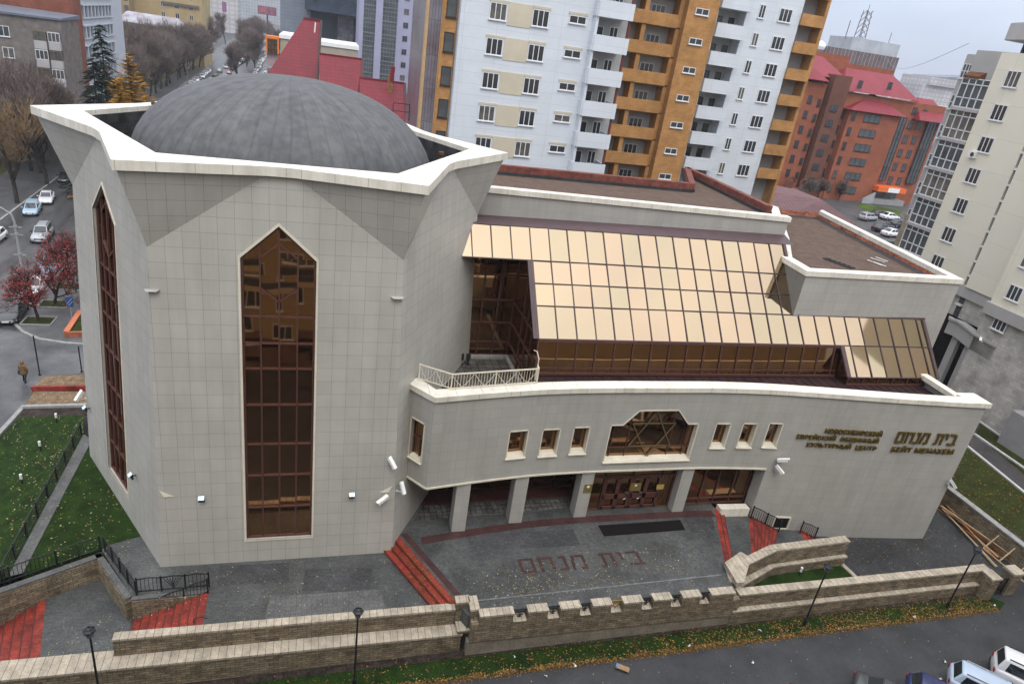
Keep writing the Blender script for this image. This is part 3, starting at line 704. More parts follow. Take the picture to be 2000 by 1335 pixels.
# white wrought-iron terrace railing standing on the coping
t = thing('terrace_railing', 'cream wrought-iron railing with arched spindles on the terrace parapet', 'railing', (5.3, 31.4, 9.7))
ptsr = [Vector((5.2, 31.75, 9.72)), Vector((6.75, HY(6.75) + .55, 9.72)), Vector((9.2, HY(9.2) + .55, 9.72)), Vector((11.65, HY(11.65) + .6, 9.72)), Vector((11.7, HY(11.7) + 1.0, 9.72))]
pm_ = MB(); sp = MB(); up_ = Vector((0, 0, 1))
for a, q in zip(ptsr, ptsr[1:]):
    pm_.bar(a + up_ * .9, q + up_ * .9, .06); pm_.bar(a + up_ * .08, q + up_ * .08, .04); l = (q - a).length; k = max(2, int(l / .16))
    for i in range(k + 1): c = a.lerp(q, i / k); sp.bar(c + up_ * .08, c + up_ * .9, .018)
    for c0 in [j / max(1, round(l / 1.2)) for j in range(max(1, round(l / 1.2)))]:
        w = 1.0 / max(1, round(l / 1.2))
        for s in (0, 1):
            pp = []
            for i in range(9):
                u = i / 8; xx = c0 + w * (.5 + (.5 - s) * -1 * (1 - (1 - u) ** 2)) ; pp.append(a.lerp(q, min(1, max(0, xx))) + up_ * (.1 + .75 * math.sin(u * math.pi / 2)))
            sp.tube(pp, .014, 4)
for a in ptsr: pm_.bar(a, a + up_ * .95, .06)
c = ptsr[-1]; pm_.tube([c + Vector((0, 0, 0)), c + Vector((0, 0, 1.3)), c + Vector((-.1, .2, 1.65)), c + Vector((-.2, .45, 1.6))], .03, 6)
pm_.build('rail', CREAMI, t); sp.build('spindles', CREAMI, t)
# wall lettering
def wall_text(body, pl, pr, zpx, parent, size_px, mat, bold=.012):
    xa_, za_ = HW(*pl); xb_, zb_ = HW(*pr); za_ = zb_ = HW((pl[0] + pr[0]) / 2, zpx)[1]
    a, q = HP(xa_, za_, .07), HP(xb_, zb_, .07); me = text_mesh(body, 1.0, .05, bold)
    xs_ = [v.co.x for v in me.vertices]; ys_ = [v.co.y for v in me.vertices]
    hgt = abs(HW((pl[0] + pr[0]) / 2, zpx - size_px / 2)[1] - HW((pl[0] + pr[0]) / 2, zpx + size_px / 2)[1])
    d = (q - a); l = d.length; d.normalize(); sx = l / (max(xs_) - min(xs_)); sy = hgt / (max(ys_) - min(ys_)); cx, cy = (max(xs_) + min(xs_)) / 2, (max(ys_) + min(ys_)) / 2
    c = (a + q) / 2; nn = Vector((d.y, -d.x, 0))
    off = OFF[parent.name]
    for v in me.vertices: v.co = c + d * ((v.co.x - cx) * sx) + Vector((0, 0, (v.co.y - cy) * sy)) + nn * v.co.z - off
    me.materials.clear(); me.materials.append(mat)
    o = bpy.data.objects.new('lettering_line', me); C.objects.link(o); o.parent = parent; return o
t = thing('wall_lettering', 'gold three-line Russian lettering on the curved grey tiled wall', 'lettering', HP(31.5, 6.5))
wall_text('НОВОСИБИРСКИЙ', (1611, 841), (1722, 845), 842, t, 12, GOLDM); wall_text('ЕВРЕЙСКИЙ  ОБЩИННЫЙ', (1555, 853), (1716, 857), 855, t, 12, GOLDM); wall_text('КУЛЬТУРНЫЙ  ЦЕНТР', (1575, 867), (1711, 872), 870, t, 12, GOLDM)
t = thing('name_lettering', 'gold Hebrew name with a smaller Russian line below, near the right end of the wall', 'lettering', HP(37, 6.3))
xa_, xb_, zc_ = HW(1749, 855)[0], HW(1868, 856)[0], HW(1808, 855)[1]; zh_ = abs(HW(1808, 844)[1] - HW(1808, 866)[1]); let, lw = block_letters('םחנמ תיב')
a_, b_ = HP(xa_, zc_, .02), HP(xb_, zc_, .02); d_ = (b_ - a_) / lw; nn_ = Vector((d_.y, -d_.x, 0)).normalized(); ht = MB()
for bi, bars_ in enumerate(let):
    if bi == 4: ht.build('hebrew_word', GOLDM, t); ht = MB()
    for x0_, y0_, x1_, y1_ in bars_:
        q = [a_ + d_ * x + Vector((0, 0, (y - .5) * zh_)) for x, y in ((x0_, y0_), (x1_, y0_), (x1_, y1_), (x0_, y1_))]; r_ = [v + nn_ * .1 for v in q]
        ht.quad(*r_)
        for i in range(4): ht.quad(q[i], q[(i + 1) % 4], r_[(i + 1) % 4], r_[i])
ht.build('hebrew_word', GOLDM, t); wall_text('БЕЙТ МЕНАХЕМ', (1740, 876), (1861, 880), 877, t, 12, GOLDM)
# ================================================================ ground, paving, walls and railings
def gz(x, y):
    f = -2.0 + .0165 * min(45, max(-20, x)); s = min(1, max(0, (y - 28) / 32)); return f * (1 - s) - 3.0 * s
def GZ(px, py, dz=0.0):
    z = -2.5
    for _ in range(6): p = G(px, py, z + dz); z = gz(p.x, p.y)
    return Vector((p.x, p.y, z + dz))
m = MB(); gx = [-1500, -500, -200, -80, -20, 45, 120, 300, 700, 1800]; gy = [-80, 0, 28, 60, 200, 600, 2500]
for a, b in zip(gx, gx[1:]):
    for c, d in zip(gy, gy[1:]): m.quad(*[(x, y, gz(x, y)) for x, y in ((a, c), (b, c), (b, d), (a, d))])
struct('ground', m, ASPH)
def sheet(name, pts, mat): m = MB(); m.poly(pts); return struct(name, m, mat)
def slab(name, pts, z0, z1, mat): m = MB(); m.prism(pts, z0, z1); return struct(name, m, mat)
TC = [polar(R0, d, 0) for d in (180, 240, 300, 0)]
slab('tower_plaza', [(-8.35, 27.7), (-4.9, 27.75), (-4.9, 25.1), (7.2, 25.1), (4.3, 30.2), (4.2, 31), (-7.3, 31), (-8.85, 32.02), (-10.35, 31.42), (-10.5, 31.1)], -2.3, 0, PAVER)
slab('entrance_plaza', [(4.62, 30.3), (7.08, 25.1), (7.5, 24.2), (22.8, 24.2), (23.2, 26.1), (25.4, 31.3), (25.4, 35), (6.4, 35)], -2.3, .5, PAVER)
slab('landing', [(-12.7, 29.6), (-11.6, 25.1), (-8.2, 25.1), (-8.3, 27.6), (-10.5, 30.85)], -2.5, -1.35, PAVER)
for i, (pts, z, mat) in enumerate((([(-.5, 27.2), (2.9, 27.0), (3.1, 28.5), (-.4, 28.7)], 0, PAVER2), ([(-4.6, 28), (-1.2, 27.9), (-1.2, 29.3), (-4.6, 29.4)], 0, PAVER2), ([(-2.2, 25.4), (3.6, 25.3), (3.4, 26.9), (-2, 27.0)], 0, PAVER3),
        ([(-8.6, 29.2), (-7.6, 28.6), (-7.2, 29.1), (-8.1, 29.9)], 0, PAVER3), ([(-9.9, 30.2), (-9.2, 29.9), (-8.8, 30.7), (-9.5, 30.9)], 0, PAVER3), ([(8.6, 28.7), (15, 28.6), (15, 30), (8.4, 30)], .5, PAVER2), ([(22.6, 29), (24.2, 29), (25, 31), (22.7, 31.2)], .5, PAVER2))):
    sheet('paving_patch', [(x, y, z + .0022) for x, y in pts], mat)
# kerb-side gutter, maroon bands, mat and the paved name
m = MB(); xs = [x for x in c2 if 5.5 < x < 25.5]
for a, b in zip(xs, xs[1:]): m.quad((a, HY(a) - .5, .504), (b, HY(b) - .5, .504), (b, HY(b) + .1, .504), (a, HY(a) + .1, .504))
m.quad((4.75, 30.4, .504), (7.2, 25.15, .504), (7.6, 25.15, .504), (5.1, 30.5, .504)); struct('maroon_paving_band', m, REDD)
m = MB(); m.quad((6.3, 32.9, .504), (16, 33.1, .504), (16, 34.2, .504), (6.6, 34.2, .504)); struct('red_paving', m, pm('dull_red_paver', (.105, .035, .028), .7, .25, 1.2, brick=(.24, .12, .008, .6, .5, .12), fine=.2, bs=10))
m = MB(); m.quad((5.6, 31.5, .503), (16, 32, .503), (16, 32.9, .503), (6.3, 32.9, .503)); struct('unfinished_paving', m, pm('laid_slabs', (.14, .137, .13), .8, .3, 1.2, brick=(.35, .35, .03, .45, 0, .2), fine=.3, bs=6))
m = MB(); m.bar((7.9, 25.12, .505), (22.6, 25.47, .505), .07, .012); struct('drain_channel', m, pm('drain_grating', (.17, .175, .18), .6, .2, 3))
m = MB(); m.prism(((16.71, 30.18), (16.74, 29.21), (22.24, 29.34), (22.35, 30.25)), .5, .525); tag(m.build('door_mat', pm('rubber_mat', (.010, .008, .008), .9, .1, 8)), 'long black rubber mat on the paving before the entrance doors', 'mat')
let, lw = block_letters('םחנמ תיב'); m = MB()
for bars_ in let:
    for a, b, c, d in bars_:
        m.quad(*[(10.95 + 7.45 * x / lw, 26.72 + 1.12 * y, .5075) for x, y in ((a, b), (c, b), (c, d), (a, d))])
tag(m.build('paved_lettering', REDD), 'maroon Hebrew lettering paved into the grey entrance plaza', 'lettering')
def stairs(name, label, A, B, A2, B2, z1, z0, n, mat=REDP):
    """treads from the top edge A-B down to the bottom edge A2-B2"""
    m = MB(); A, B, A2, B2 = map(Vector, (A, B, A2, B2))
    for i in range(n):
        t0, t1 = i / n, (i + 1) / n; z = z1 - (z1 - z0) * i / n - (z1 - z0) / n * 0
        pts = [A.lerp(A2, t0), B.lerp(B2, t0), B.lerp(B2, t1), A.lerp(A2, t1)]
        m.prism(pts, z0 - .4, z - .002 - (z1 - z0) / n * (0 if i else 0))
    t = thing(name, label, 'steps', (*A.lerp(B, .5), z0)); m.build('treads', mat, t); e = MB()
    for i in range(n):
        k = (i + 1) / n; z = z1 - (z1 - z0) * i / n; a, b = A.lerp(A2, k), B.lerp(B2, k); e.bar((a.x, a.y, z - .01), (b.x, b.y, z - .01), .06, .03)
    e.build('shade_line', pm('step_shade_line', (.10, .02, .015), .7, .2, 3), t); return t  # bars added to draw the dark shade lines between treads
stairs('red_steps', 'wide flight of red paved steps beside the iron handrail, left of the tower', (-4.9, 27.7), (-4.88, 25.1), (-8.3, 27.65), (-8.2, 25.1), -.0, -1.35, 9)
stairs('red_steps', 'leaf-strewn red steps at the far left leading down from the landing', (-12.65, 29.6), (-11.6, 25.1), (-15.2, 29.5), (-14.2, 25.1), -1.35, -2.2, 6)
stairs('red_steps', 'three narrow red steps between the tower corner and the entrance plaza', (4.62, 30.3), (7.08, 25.1), (3.72, 29.7), (5.95, 25.1), .5, 0, 3)
stairs('red_steps', 'two red steps along the right edge of the entrance plaza', (25.4, 31.3), (23.2, 26.1), (26.1, 31.25), (23.9, 26.2), .48, .2, 2)
slab('side_landing', [(26.1, 31.25), (23.9, 26.2), (25.6, 26.9), (27.7, 30.6)], -2, .2, PAVER)
stairs('red_steps', 'red steps descending beside the black handrail along the letter wall', (27.7, 30.6), (25.6, 26.9), (30.0, 30.2), (27.6, 27.4), .2, -.85, 7)
slab('lower_landing', [(30.0, 30.3), (27.6, 27.5), (31.2, 27.5), (31.6, 30.1)], -2, -.85, PAVER)
stairs('red_steps', 'short red steps at the yard end of the small handrail', (31.6, 30.1), (31.2, 27.5), (32.6, 30.0), (32.4, 27.5), -.85, -1.3, 3)
slab('yard', [(31.0, 27.4), (33.2, 25.9), (33.3, 24.3), (46.3, 24.3), (46.3, 62), (41.3, 62), (41.3, 30), (31.0, 30.4)], -2.4, -1.3, pm('yard_paving', (.036, .038, .040), .6, .22, .6, brick=(.24, .12, .008, .6, .5, .12), fine=.35, bs=8))
slab('triangle_lawn', [(24.4, 25.8), (24.0, 24.35), (33.1, 24.35), (33.1, 25.9), (32.8, 27.2), (27.4, 27.1)], -2.4, -1.25, LAWN)
def stone_wall(name, label, pts, th, z0, z1, cap=.12, over=.05, mat=STONE, capmat=CAP, off=0):
    """wall of given thickness to the left of the polyline, with a lighter cap"""
    P = [Vector(p[:2]) for p in pts]; t = thing(name, label, 'wall', (P[0].x, P[0].y, z0)); m = MB(); c = MB()
    def side(d):
        o = []
        for i, p in enumerate(P):
            a = (P[i] - P[i - 1]).normalized() if i else None; b = (P[i + 1] - P[i]).normalized() if i < len(P) - 1 else None
            n1 = Vector((-(a or b).y, (a or b).x)); n2 = Vector((-(b or a).y, (b or a).x)); q = (n1 + n2).normalized(); o.append(p + q * (d / max(.4, q.dot(n1))))
        return o
    i0, i1, o0, o1 = side(0), side(th), side(-over), side(th + over)
    for i in range(len(P) - 1):
        m.prism([i0[i], i0[i + 1], i1[i + 1], i1[i]], z0, z1 - cap); c.prism([o0[i], o0[i + 1], o1[i + 1], o1[i]], z1 - cap, z1, True)
    m.build('masonry', mat, t); c.build('cap', capmat, t); return t
W1 = stone_wall('stone_wall', 'long stepped beige stone wall with two ledges below the tower', [(-8.45, 24.77), (6.95, 24.77)], .33, -.6, .45)
m = MB(); m.box(-13.4, 7.25, 24.12, 24.9, -2.4, -.72); m.build('lower_masonry', STONE, W1)
m = MB(); m.box(-13.5, 7.3, 24.07, 24.77, -.72, -.6); m.box(-13.5, -8.5, 24.75, 25.1, -.72, -.599); m.build('ledge_cap', CAP, W1)
W1.children[0].data.transform(Matrix()); 
m = MB(); m.box(6.97, 7.62, 24.74, 25.14, -.6, .78); m.box(7.05, 7.7, 24.1, 24.74, -.6, -.42); m.build('pier', STONE, W1)
m = MB(); m.box(6.93, 7.65, 24.70, 25.18, .78, .9); m.box(7.0, 7.74, 24.05, 24.7, -.42, -.34); m.build('pier_cap', CAP, W1)
# bastion with merlons and menorah grilles
BY = 23.75
t = thing('battlement_wall', 'crenellated stone wall with iron grilles in its gaps in front of the plaza', 'wall', (7.6, BY, -2))
m = MB(); m.box(7.62, 22.9, BY, BY + .42, -.9, .30); m.box(7.62, 8.0, BY + .42, 25.1, -.9, .78); m.box(22.5, 22.9, BY + .42, 24.7, -.9, .30); m.build('masonry', STONE, t)
m = MB(); m.box(7.5, 23.0, BY + .05, BY + .4, -2.4, -.9); m.build('plaster_base', PLAST, t)
m = MB(); m.box(7.57, 8.05, BY + .42, 25.1, .78, .9); m.build('return_cap', CAP, t)
mpx = [(938, 1005), (1032, 1072), (1095, 1135), (1157, 1195), (1217, 1255), (1275, 1311), (1331, 1367), (1386, 1432)]
mx_ = [tuple(G(p, 1201 - .11 * (p - 950), .9).x for p in q) for q in mpx]
for a, b in mx_:
    q = MB(); q.box(a + .03, b - .03, BY - .005, BY + .425, .30, .78); mo = q.build('merlon', STONE, t); q = MB(); q.box(a, b, BY - .04, BY + .46, .78, .9); q.build('merlon_cap', CAP, mo)
for i, ((_, a), (b, _2)) in enumerate(zip(mx_, mx_[1:])):
    q = MB(); q.quad((a + .03, BY - .04, .31), (b - .03, BY - .04, .31), (b - .03, BY + .43, .42), (a + .03, BY + .43, .42)); q.box(a + .03, b - .03, BY + .0, BY + .43, .29, .32); q.build('sill', CAP, t)
    x, w, y = (a + b) / 2, (b - a) / 2 - .04, BY + .22; q = MB()
    if i == 3:
        q.bar((a, y, .86), (b, y, .86), .04)
        for k in range(6):
            pt = lambda k: (x + .22 * math.sin(math.radians(60 * k)), y, .58 + .22 * math.cos(math.radians(60 * k))); q.bar(pt(k), pt(k + 2), .03)
        q.build('star_grille', pm('brass', (.45, .30, .08), .4, .1, 5, metal=.6), t)
    else:
        q.bar((a, y, .86), (b, y, .86), .05); q.bar((x, y, .34), (x, y, .86), .04); q.bar((x - .12, y, .36), (x + .12, y, .36), .04)
        for k in (1, 2, 3):
            for s in (-1, 1): q.tube([(x, y, .40 + .06 * (3 - k)), (x + s * w * k / 3.2 * .7, y, .56), (x + s * w * k / 3.2, y, .86)], .018, 4)
        q.build('menorah_grille', BLACK, t)
# right-hand boundary wall
W2 = stone_wall('stone_wall', 'long beige stone wall with a ledge along the street, right of the battlement', [(22.9, 23.98), (41.2, 24.12)], .42, -.6, .45)
m = MB(); m.prism(((22.6, 23.72), (41.0, 23.86), (41.0, 24.3), (22.6, 24.2)), -2.2, -.62); m.build('lower_masonry', STONE, W2)
m = MB(); m.prism(((22.6, 23.67), (40.6, 23.81), (40.6, 24.1), (22.6, 23.97)), -.62, -.5); m.build('ledge_cap', CAP, W2)
m = MB(); m.box(40.55, 41.25, 23.3, 24.14, -2, .33); m.build('pier', STONE, W2); m = MB(); m.box(40.5, 41.3, 23.25, 24.12, .33, .452); m.build('pier_cap', CAP, W2)
W3 = stone_wall('stone_wall', 'angled beige stone wall with capped ledge around the small triangular lawn', [(23.2, 24.7), (23.5, 25.6), (27.2, 26.95), (33.0, 27.3)], .45, -.6, .6)
m = MB(); m.prism(((23.25, 24.5), (23.5, 25.2), (27.3, 26.75), (33.0, 27.1), (33.0, 27.6), (27.2, 27.2), (23.3, 25.8)), -2.2, -.62); m.build('lower_masonry', STONE, W3)
m = MB(); m.prism(((23.3, 24.5), (23.6, 25.15), (27.33, 26.7), (33.05, 27.05), (33.05, 27.35), (27.2, 27.0), (23.4, 25.6)), -.62, -.5); m.build('ledge_cap', CAP, W3)
m = MB(); m.prism(((22.85, 24.4), (23.3, 24.4), (24.9, 26.2), (24.5, 26.75), (23.0, 26.0)), .6, .9); m.build('raised_pier', CAP, W3)
m = MB(); m.bar((33.0, 27.2, -1.26), (33.25, 24.5, -1.26), .28, .14); struct('kerb', m, CAP)
W4 = stone_wall('boundary_wall', 'plain dark stone boundary wall behind the stacked timber, right edge', [(46.45, 21.5), (46.3, 62)], .4, -2.2, .4, cap=.1, capmat=KERB)
for x, lb in ((42.9, 'capped square stone gate pier right of the iron gate'),):
    t = thing('gate_pier', lb, 'gate pier', (x, 24, -1.35)); m = MB(); m.box(x - .38, x + .42, 23.5, 24.2, -2, .35); m.build('masonry', STONE, t); m = MB(); m.box(x - .45, x + .49, 23.43, 24.27, .35, .5); m.build('cap', CAP, t)
t = thing('iron_gate', 'black iron wicket gate between the wall end and the gate pier', 'gate', (41.4, 23.6, -1.33)); m = MB(); q = MB()
for a in (41.4, 42.4): m.bar((a, 23.62, -1.3), (a, 23.62, .1), .06)
for z in (-1.2, -.4, .05): m.bar((41.4, 23.62, z), (42.4, 23.62, z), .05)
m.build('frame', BLACK, t)
for i in range(1, 8): q.bar((41.4 + i / 8, 23.62, -1.2), (41.4 + i / 8, 23.62, .05), .025)
for k in range(3): q.tube([(41.9 + .22 * math.cos(a), 23.6, -.75 + .5 * k + .2 * math.sin(a)) for a in [math.pi * j / 5 for j in range(11)]], .018, 4)
q.build('infill', BLACK, t)
# landing retaining walls, left
W5 = stone_wall('retaining_wall', 'beige stone retaining wall under the long iron railing, left of the landing', [(-15.0, 28.5), (-13.9, 29.05), (-10.48, 30.95)], -.4, -2.4, .02, cap=.1, over=.03, capmat=PAVER3)
W6 = stone_wall('retaining_wall', 'beige stone retaining wall with a brass plaque facing the landing', [(-10.48, 30.95), (-8.33, 27.72)], -.35, -2.4, .02, cap=.1, over=.03, capmat=PAVER3)
m = MB()
d = Vector((2.15, -3.23, 0)).normalized(); nn = Vector((d.y, -d.x, 0)) * -1
pc = Vector((-9.3, 29.2, -.62)); nn = Vector((-.83, -.55, 0))
m.bar(pc + nn * .02 - d * .75, pc + nn * .02 + d * .75, .05, .75); pl_ = m.build('plaque', pm('brass_plate', (.30, .20, .05), .4, .1, 5, metal=.5), W6)
m = MB(); m.bar(pc + nn * .06 - d * .75 + Vector((0, 0, .42)), pc + nn * .06 + d * .75 + Vector((0, 0, .42)), .05, .05); m.build('picture_light', pm('brass_tube', (.55, .38, .10), .35, .1, 5, metal=.7), W6)
W7 = stone_wall('retaining_wall', 'short beige retaining wall beneath the menorah railing beside the red steps', [(-8.33, 27.72), (-4.95, 27.82)], -.3, -2.4, .02, cap=.1, over=.03, capmat=PAVER3)
def railing(label, pts, h=.85, gap=.16, bay=1.6, menorah=(), mat=BLACK, name='iron_railing', sink=0.0):
    P = [Vector(p) for p in pts]; t = thing(name, label, 'railing', P[0]); r = MB(); s = MB(); u = Vector((0, 0, 1)); posts = []
    for a, b in zip(P, P[1:]):
        l = (b - a).length; k = max(1, round(l / bay))
        for i in range(k):
            p, q = a.lerp(b, i / k), a.lerp(b, (i + 1) / k); posts.append(p); mid = (p + q) / 2
            r.bar(p + u * h, mid + u * (h + .06), .045); r.bar(mid + u * (h + .06), q + u * h, .045); r.bar(p + u * .1, q + u * .1, .04)
            n = max(2, int((q - p).length / gap))
            if len(posts) - 1 in menorah:
                d = (q - p); c = mid
                s.bar(c + u * .1, c + u * (h + .03), .03)
                for kk in (1, 2, 3):
                    for sg in (-1, 1): s.bar(c + u * (.12 + .1 * (3 - kk)), c + d * (sg * .13 * kk) + u * (h - .04), .024)
            else:
                for j in range(1, n): c = p.lerp(q, j / n); s.bar(c + u * .1, c + u * (h + .02), .02)
    posts.append(P[-1]); r.build('handrail', mat, t); s.build('spindles', mat, t)
    for p in posts: m = MB(); m.bar(p - u * .05, p + u * (h + .1), .07); m.build('post', mat, t)
    return t
railing('long black iron railing on top of the left retaining wall', [(-14.9, 28.75, 0), (-13.9, 29.25, .0), (-10.55, 31.1, .0)], menorah=(2,))
railing('black iron railing on the wall with the brass plaque', [(-10.3, 31.0, 0), (-8.15, 27.75, 0)], bay=1.0)
railing('black railing with a menorah panel at the head of the red steps', [(-8.15, 27.9, 0), (-4.95, 27.98, 0)], bay=1.1, menorah=(1,))
railing('sloping black handrail running down the wide red steps', [(-4.95, 27.55, 0), (-8.2, 27.5, -1.35)], bay=1.2)
railing('black railing stepping down along the letter wall', [(27.7, HY(27.7) - .25, .2), (30.0, HY(30) - .25, -.85)], bay=1.2, h=.9)
railing('short black railing with curled ends on the last red steps', [(31.5, HY(31.5) - .3, -.85), (32.7, HY(32.7) - .3, -1.3)], bay=1.3, h=.9)
m = MB(); m.tube([(-5.2, 25.25, .45), (-5.2, 25.25, .75), (-4.9, 25.25, .85), (-4.6, 25.25, .7)], .025, 6); tag(m.build('grab_rail', BLACK), 'short curled black grab rail at the top of the front wall', 'handrail')
# basement light in the letter wall
x0, z0 = HW(1508, 1037); x1, z1 = HW(1536, 1010)
h = [(29.6, -.75), (30.7, -.75), (30.7, .2), (29.6, .2)]
t_ = MB()
for p, q in zip(h, h[1:] + h[:1]): t_.bar(HP(*p, .03), HP(*q, .03), .09, .1)
bw = part(t_, 'basement_window', TRIM); g = MB(); g.holed(h, [], lambda a, b: HP(a, b, .012)); g.build('pane', DARK, bw)
# ---------------------------------------------------------------- front verge and street
def clip_y(pts, y0, above):
    o = []
    for (ax, ay), (bx, by) in zip(pts, pts[1:] + pts[:1]):
        ia, ib = (ay >= y0) == above, (by >= y0) == above
        if ia: o.append((ax, ay))
        if ia != ib: t = (y0 - ay) / (by - ay); o.append((ax + (bx - ax) * t, y0))
    return o
def drape(name, pts, mat, dz=.05):
    m = MB(); pts = [tuple(p) for p in pts]
    for lo, hi in ((-999, 28), (28, 60), (60, 9999)):
        q = clip_y(pts, lo, True) if lo > -999 else pts
        q = clip_y(q, hi, False) if hi < 9999 and q else q
        if len(q) > 2: m.poly([(x, y, gz(x, y) + dz) for x, y in q])
    return struct(name, m, mat)
drape('verge', [(-20, 22.5), (41.2, 22.5), (42.0, 22.9), (41.2, 23.75), (40.8, 24.2), (-20, 24.2)], LAWN, .06)
drape('flower_bed', [(-13, 23.75), (40.5, 23.55), (40.5, 24.2), (-13, 24.2)], SOIL, .08)
drape('street', [(-20, 2), (60, 2), (60, 22.46), (-20, 22.46)], pm('street_asphalt', (.040, .041, .044), .5, .25, .35, fine=.28, bs=18, bump=.2), .02)
def scatter(name, mat, n, fn, size=(.04, .09), label=None, cat=None):
    m = MB()
    for _ in range(n):
        p = fn()
        if p is None: continue
        a, s = R.uniform(0, 6.28), R.uniform(*size); d = Vector((math.cos(a) * s, math.sin(a) * s, R.uniform(-.3, .3) * s)); e = Vector((-math.sin(a) * s * .7, math.cos(a) * s * .7, R.uniform(-.3, .3) * s))
        p = p + Vector((0, 0, abs(d.z) + abs(e.z) + .004)); m.quad(p - d, p - e, p + d, p + e)
    return stuff(name, m, mat, label, cat)
LEAFY = pm('yellow_leaf', (.30, .175, .04), .8, .35, 9); LEAFB = pm('brown_leaf', (.17, .09, .035), .8, .35, 9); LEAFP = pm('pale_leaf', (.45, .38, .22), .8, .3, 9)
def verge_pt():
    x = R.uniform(-8, 41); t = R.random() ** 1.8; k = min(1, max(.12, (x - 2) / 30)) ; y = 22.5 + 1.7 * t
    if R.random() > .75 * k + (.75 if t < .12 else 0) or math.sin(x * 2.1 + 3 * math.sin(x * .7)) + R.uniform(-1.2, 1.2) < -.5: return None
    return Vector((x, y, gz(x, y) + .065))
scatter('fallen_leaves', LEAFY, 6000, verge_pt, (.025, .06)); scatter('fallen_leaves', LEAFB, 9000, verge_pt, (.03, .07)); scatter('fallen_leaves', LEAFP, 1500, verge_pt, (.02, .045))
def gutter_pt(): x = R.uniform(-6, 41); return Vector((x, 22.5 - abs(R.gauss(0, .12)) + .03, gz(x, 22.4) + .03))
scatter('fallen_leaves', LEAFY, 1800, gutter_pt, (.02, .05)); scatter('fallen_leaves', LEAFB, 1500, gutter_pt, (.02, .05))
def plaza_pt():
    c = R.choice(((12, 26), (9.5, 26), (15.5, 26.2), (13, 25.7), (20, 27)))
    x, y = R.gauss(c[0], 2.2), R.gauss(c[1], .9)
    return Vector((x, y, .508)) if 7.6 < x < 22 and 24.4 < y < 31 else None
scatter('fallen_leaves', LEAFP, 420, plaza_pt, (.02, .05)); scatter('fallen_leaves', LEAFY, 260, plaza_pt, (.02, .05))
scatter('fallen_leaves', LEAFY, 330, lambda: (lambda t, u: Vector((lerp(lerp(4.7, 3.8, u), lerp(7.0, 6.0, u), t), lerp(29.9, 25.2, t), .5 - .1667 * int(u * 3) + .005)))(R.random() ** .7, R.random()), (.02, .045))
scatter('fallen_leaves', LEAFP, 500, lambda: Vector((R.uniform(33.5, 46), R.uniform(24.5, 34), -1.29)), (.02, .05)); scatter('fallen_leaves', LEAFB, 500, lambda: Vector((R.uniform(33.5, 46), R.uniform(24.5, 36), -1.29)), (.03, .06))
scatter('fallen_leaves', LEAFP, 260, lambda: Vector((R.uniform(-8, 6), R.uniform(25.2, 29.3), .008)) if R.random() < .8 else Vector((R.uniform(-12, -8.6), R.uniform(25.2, 28), -1.34)), (.02, .045))
def street_pt(): x, y = R.uniform(0, 44), R.uniform(10, 22.4); return Vector((x, y, gz(x, y) + .025))
scatter('fallen_leaves', LEAFP, 420, street_pt, (.02, .05))
LIT = pm('litter_paper', (.75, .75, .74), .7, .05, 5)
for i, (px, py) in enumerate(((120, 1328), (1004, 1281), (1066, 1319), (1122, 1298), (1845, 1290), (1786, 1203), (1346, 1260), (1470, 1292), (1942, 1180), (1484, 1230), (1837, 1324))):
    p = GZ(px, py, .07); m = MB(); a = R.uniform(0, 3); s = R.uniform(.05, .10); d = Vector((math.cos(a) * s, math.sin(a) * s, 0)); e = Vector((-d.y * .8, d.x * .8, 0))
    m.poly((p - d - e, p + d - e, p + d + e + Vector((0, 0, .05)), p + Vector((0, 0, .07)), p - d + e)); tag(m.build('paper_scrap', LIT), 'scrap of white litter lying on the verge or street', 'litter', 'white litter along the street')
p, q = GZ(1203, 1298, .12), GZ(1229, 1308, .12); t = thing('cardboard_sheet', 'flattened brown cardboard with a blue corner on the verge edge', 'cardboard', p)
m = MB(); m.bar(p, q, .30, .05); m.build('board', pm('cardboard', (.32, .21, .12), .8, .1, 5), t); m = MB(); m.bar(p + Vector((0, 0, .035)), p.lerp(q, .18) + Vector((0, 0, .035)), .2, .03); m.build('blue_corner', pm('blue_print', (.08, .25, .5), .6, .1, 5), t)
# timber along the boundary wall
for i in range(15):
    a = G(1838 + R.uniform(-6, 24), 992 + R.uniform(-6, 8), -1.2); b = G(1965 + R.uniform(-25, 40), 1085 + R.uniform(-5, 25), -1.2)
    if a.x > 46.2: a.x = 46.2
    if b.x > 46.2: b.x = 46.2
    a.z, b.z = -1.24 + .035 * i, -1.24 + .035 * i; m = MB(); m.bar(a, b, .09, .04)
    tag(m.build('timber_batten', WOOD if i % 4 else pm('orange_board', (.42, .17, .06), .7, .15, 4)), 'loose timber batten in the pile along the boundary wall' if i % 4 else 'orange-brown board in the pile along the boundary wall', 'timber', 'timber stacked by the wall')
t = thing('wooden_rack', 'rectangular pale timber frame leaning on the boundary wall', 'timber frame', G(1935, 1062, -1.25)); m = MB()
fa, fb, fc, fd = Vector((45.2, 27.5, -1.2)), Vector((45.2, 23.6, -1.2)), Vector((46.2, 23.6, .1)), Vector((46.2, 27.5, .1))
for p, q in ((fa, fb), (fb, fc), (fc, fd), (fd, fa), (fa.lerp(fb, .33), fd.lerp(fc, .33)), (fa.lerp(fb, .66), fd.lerp(fc, .66))): m.bar(p, q, .08, .06)
m.build('battens', WOOD, t)
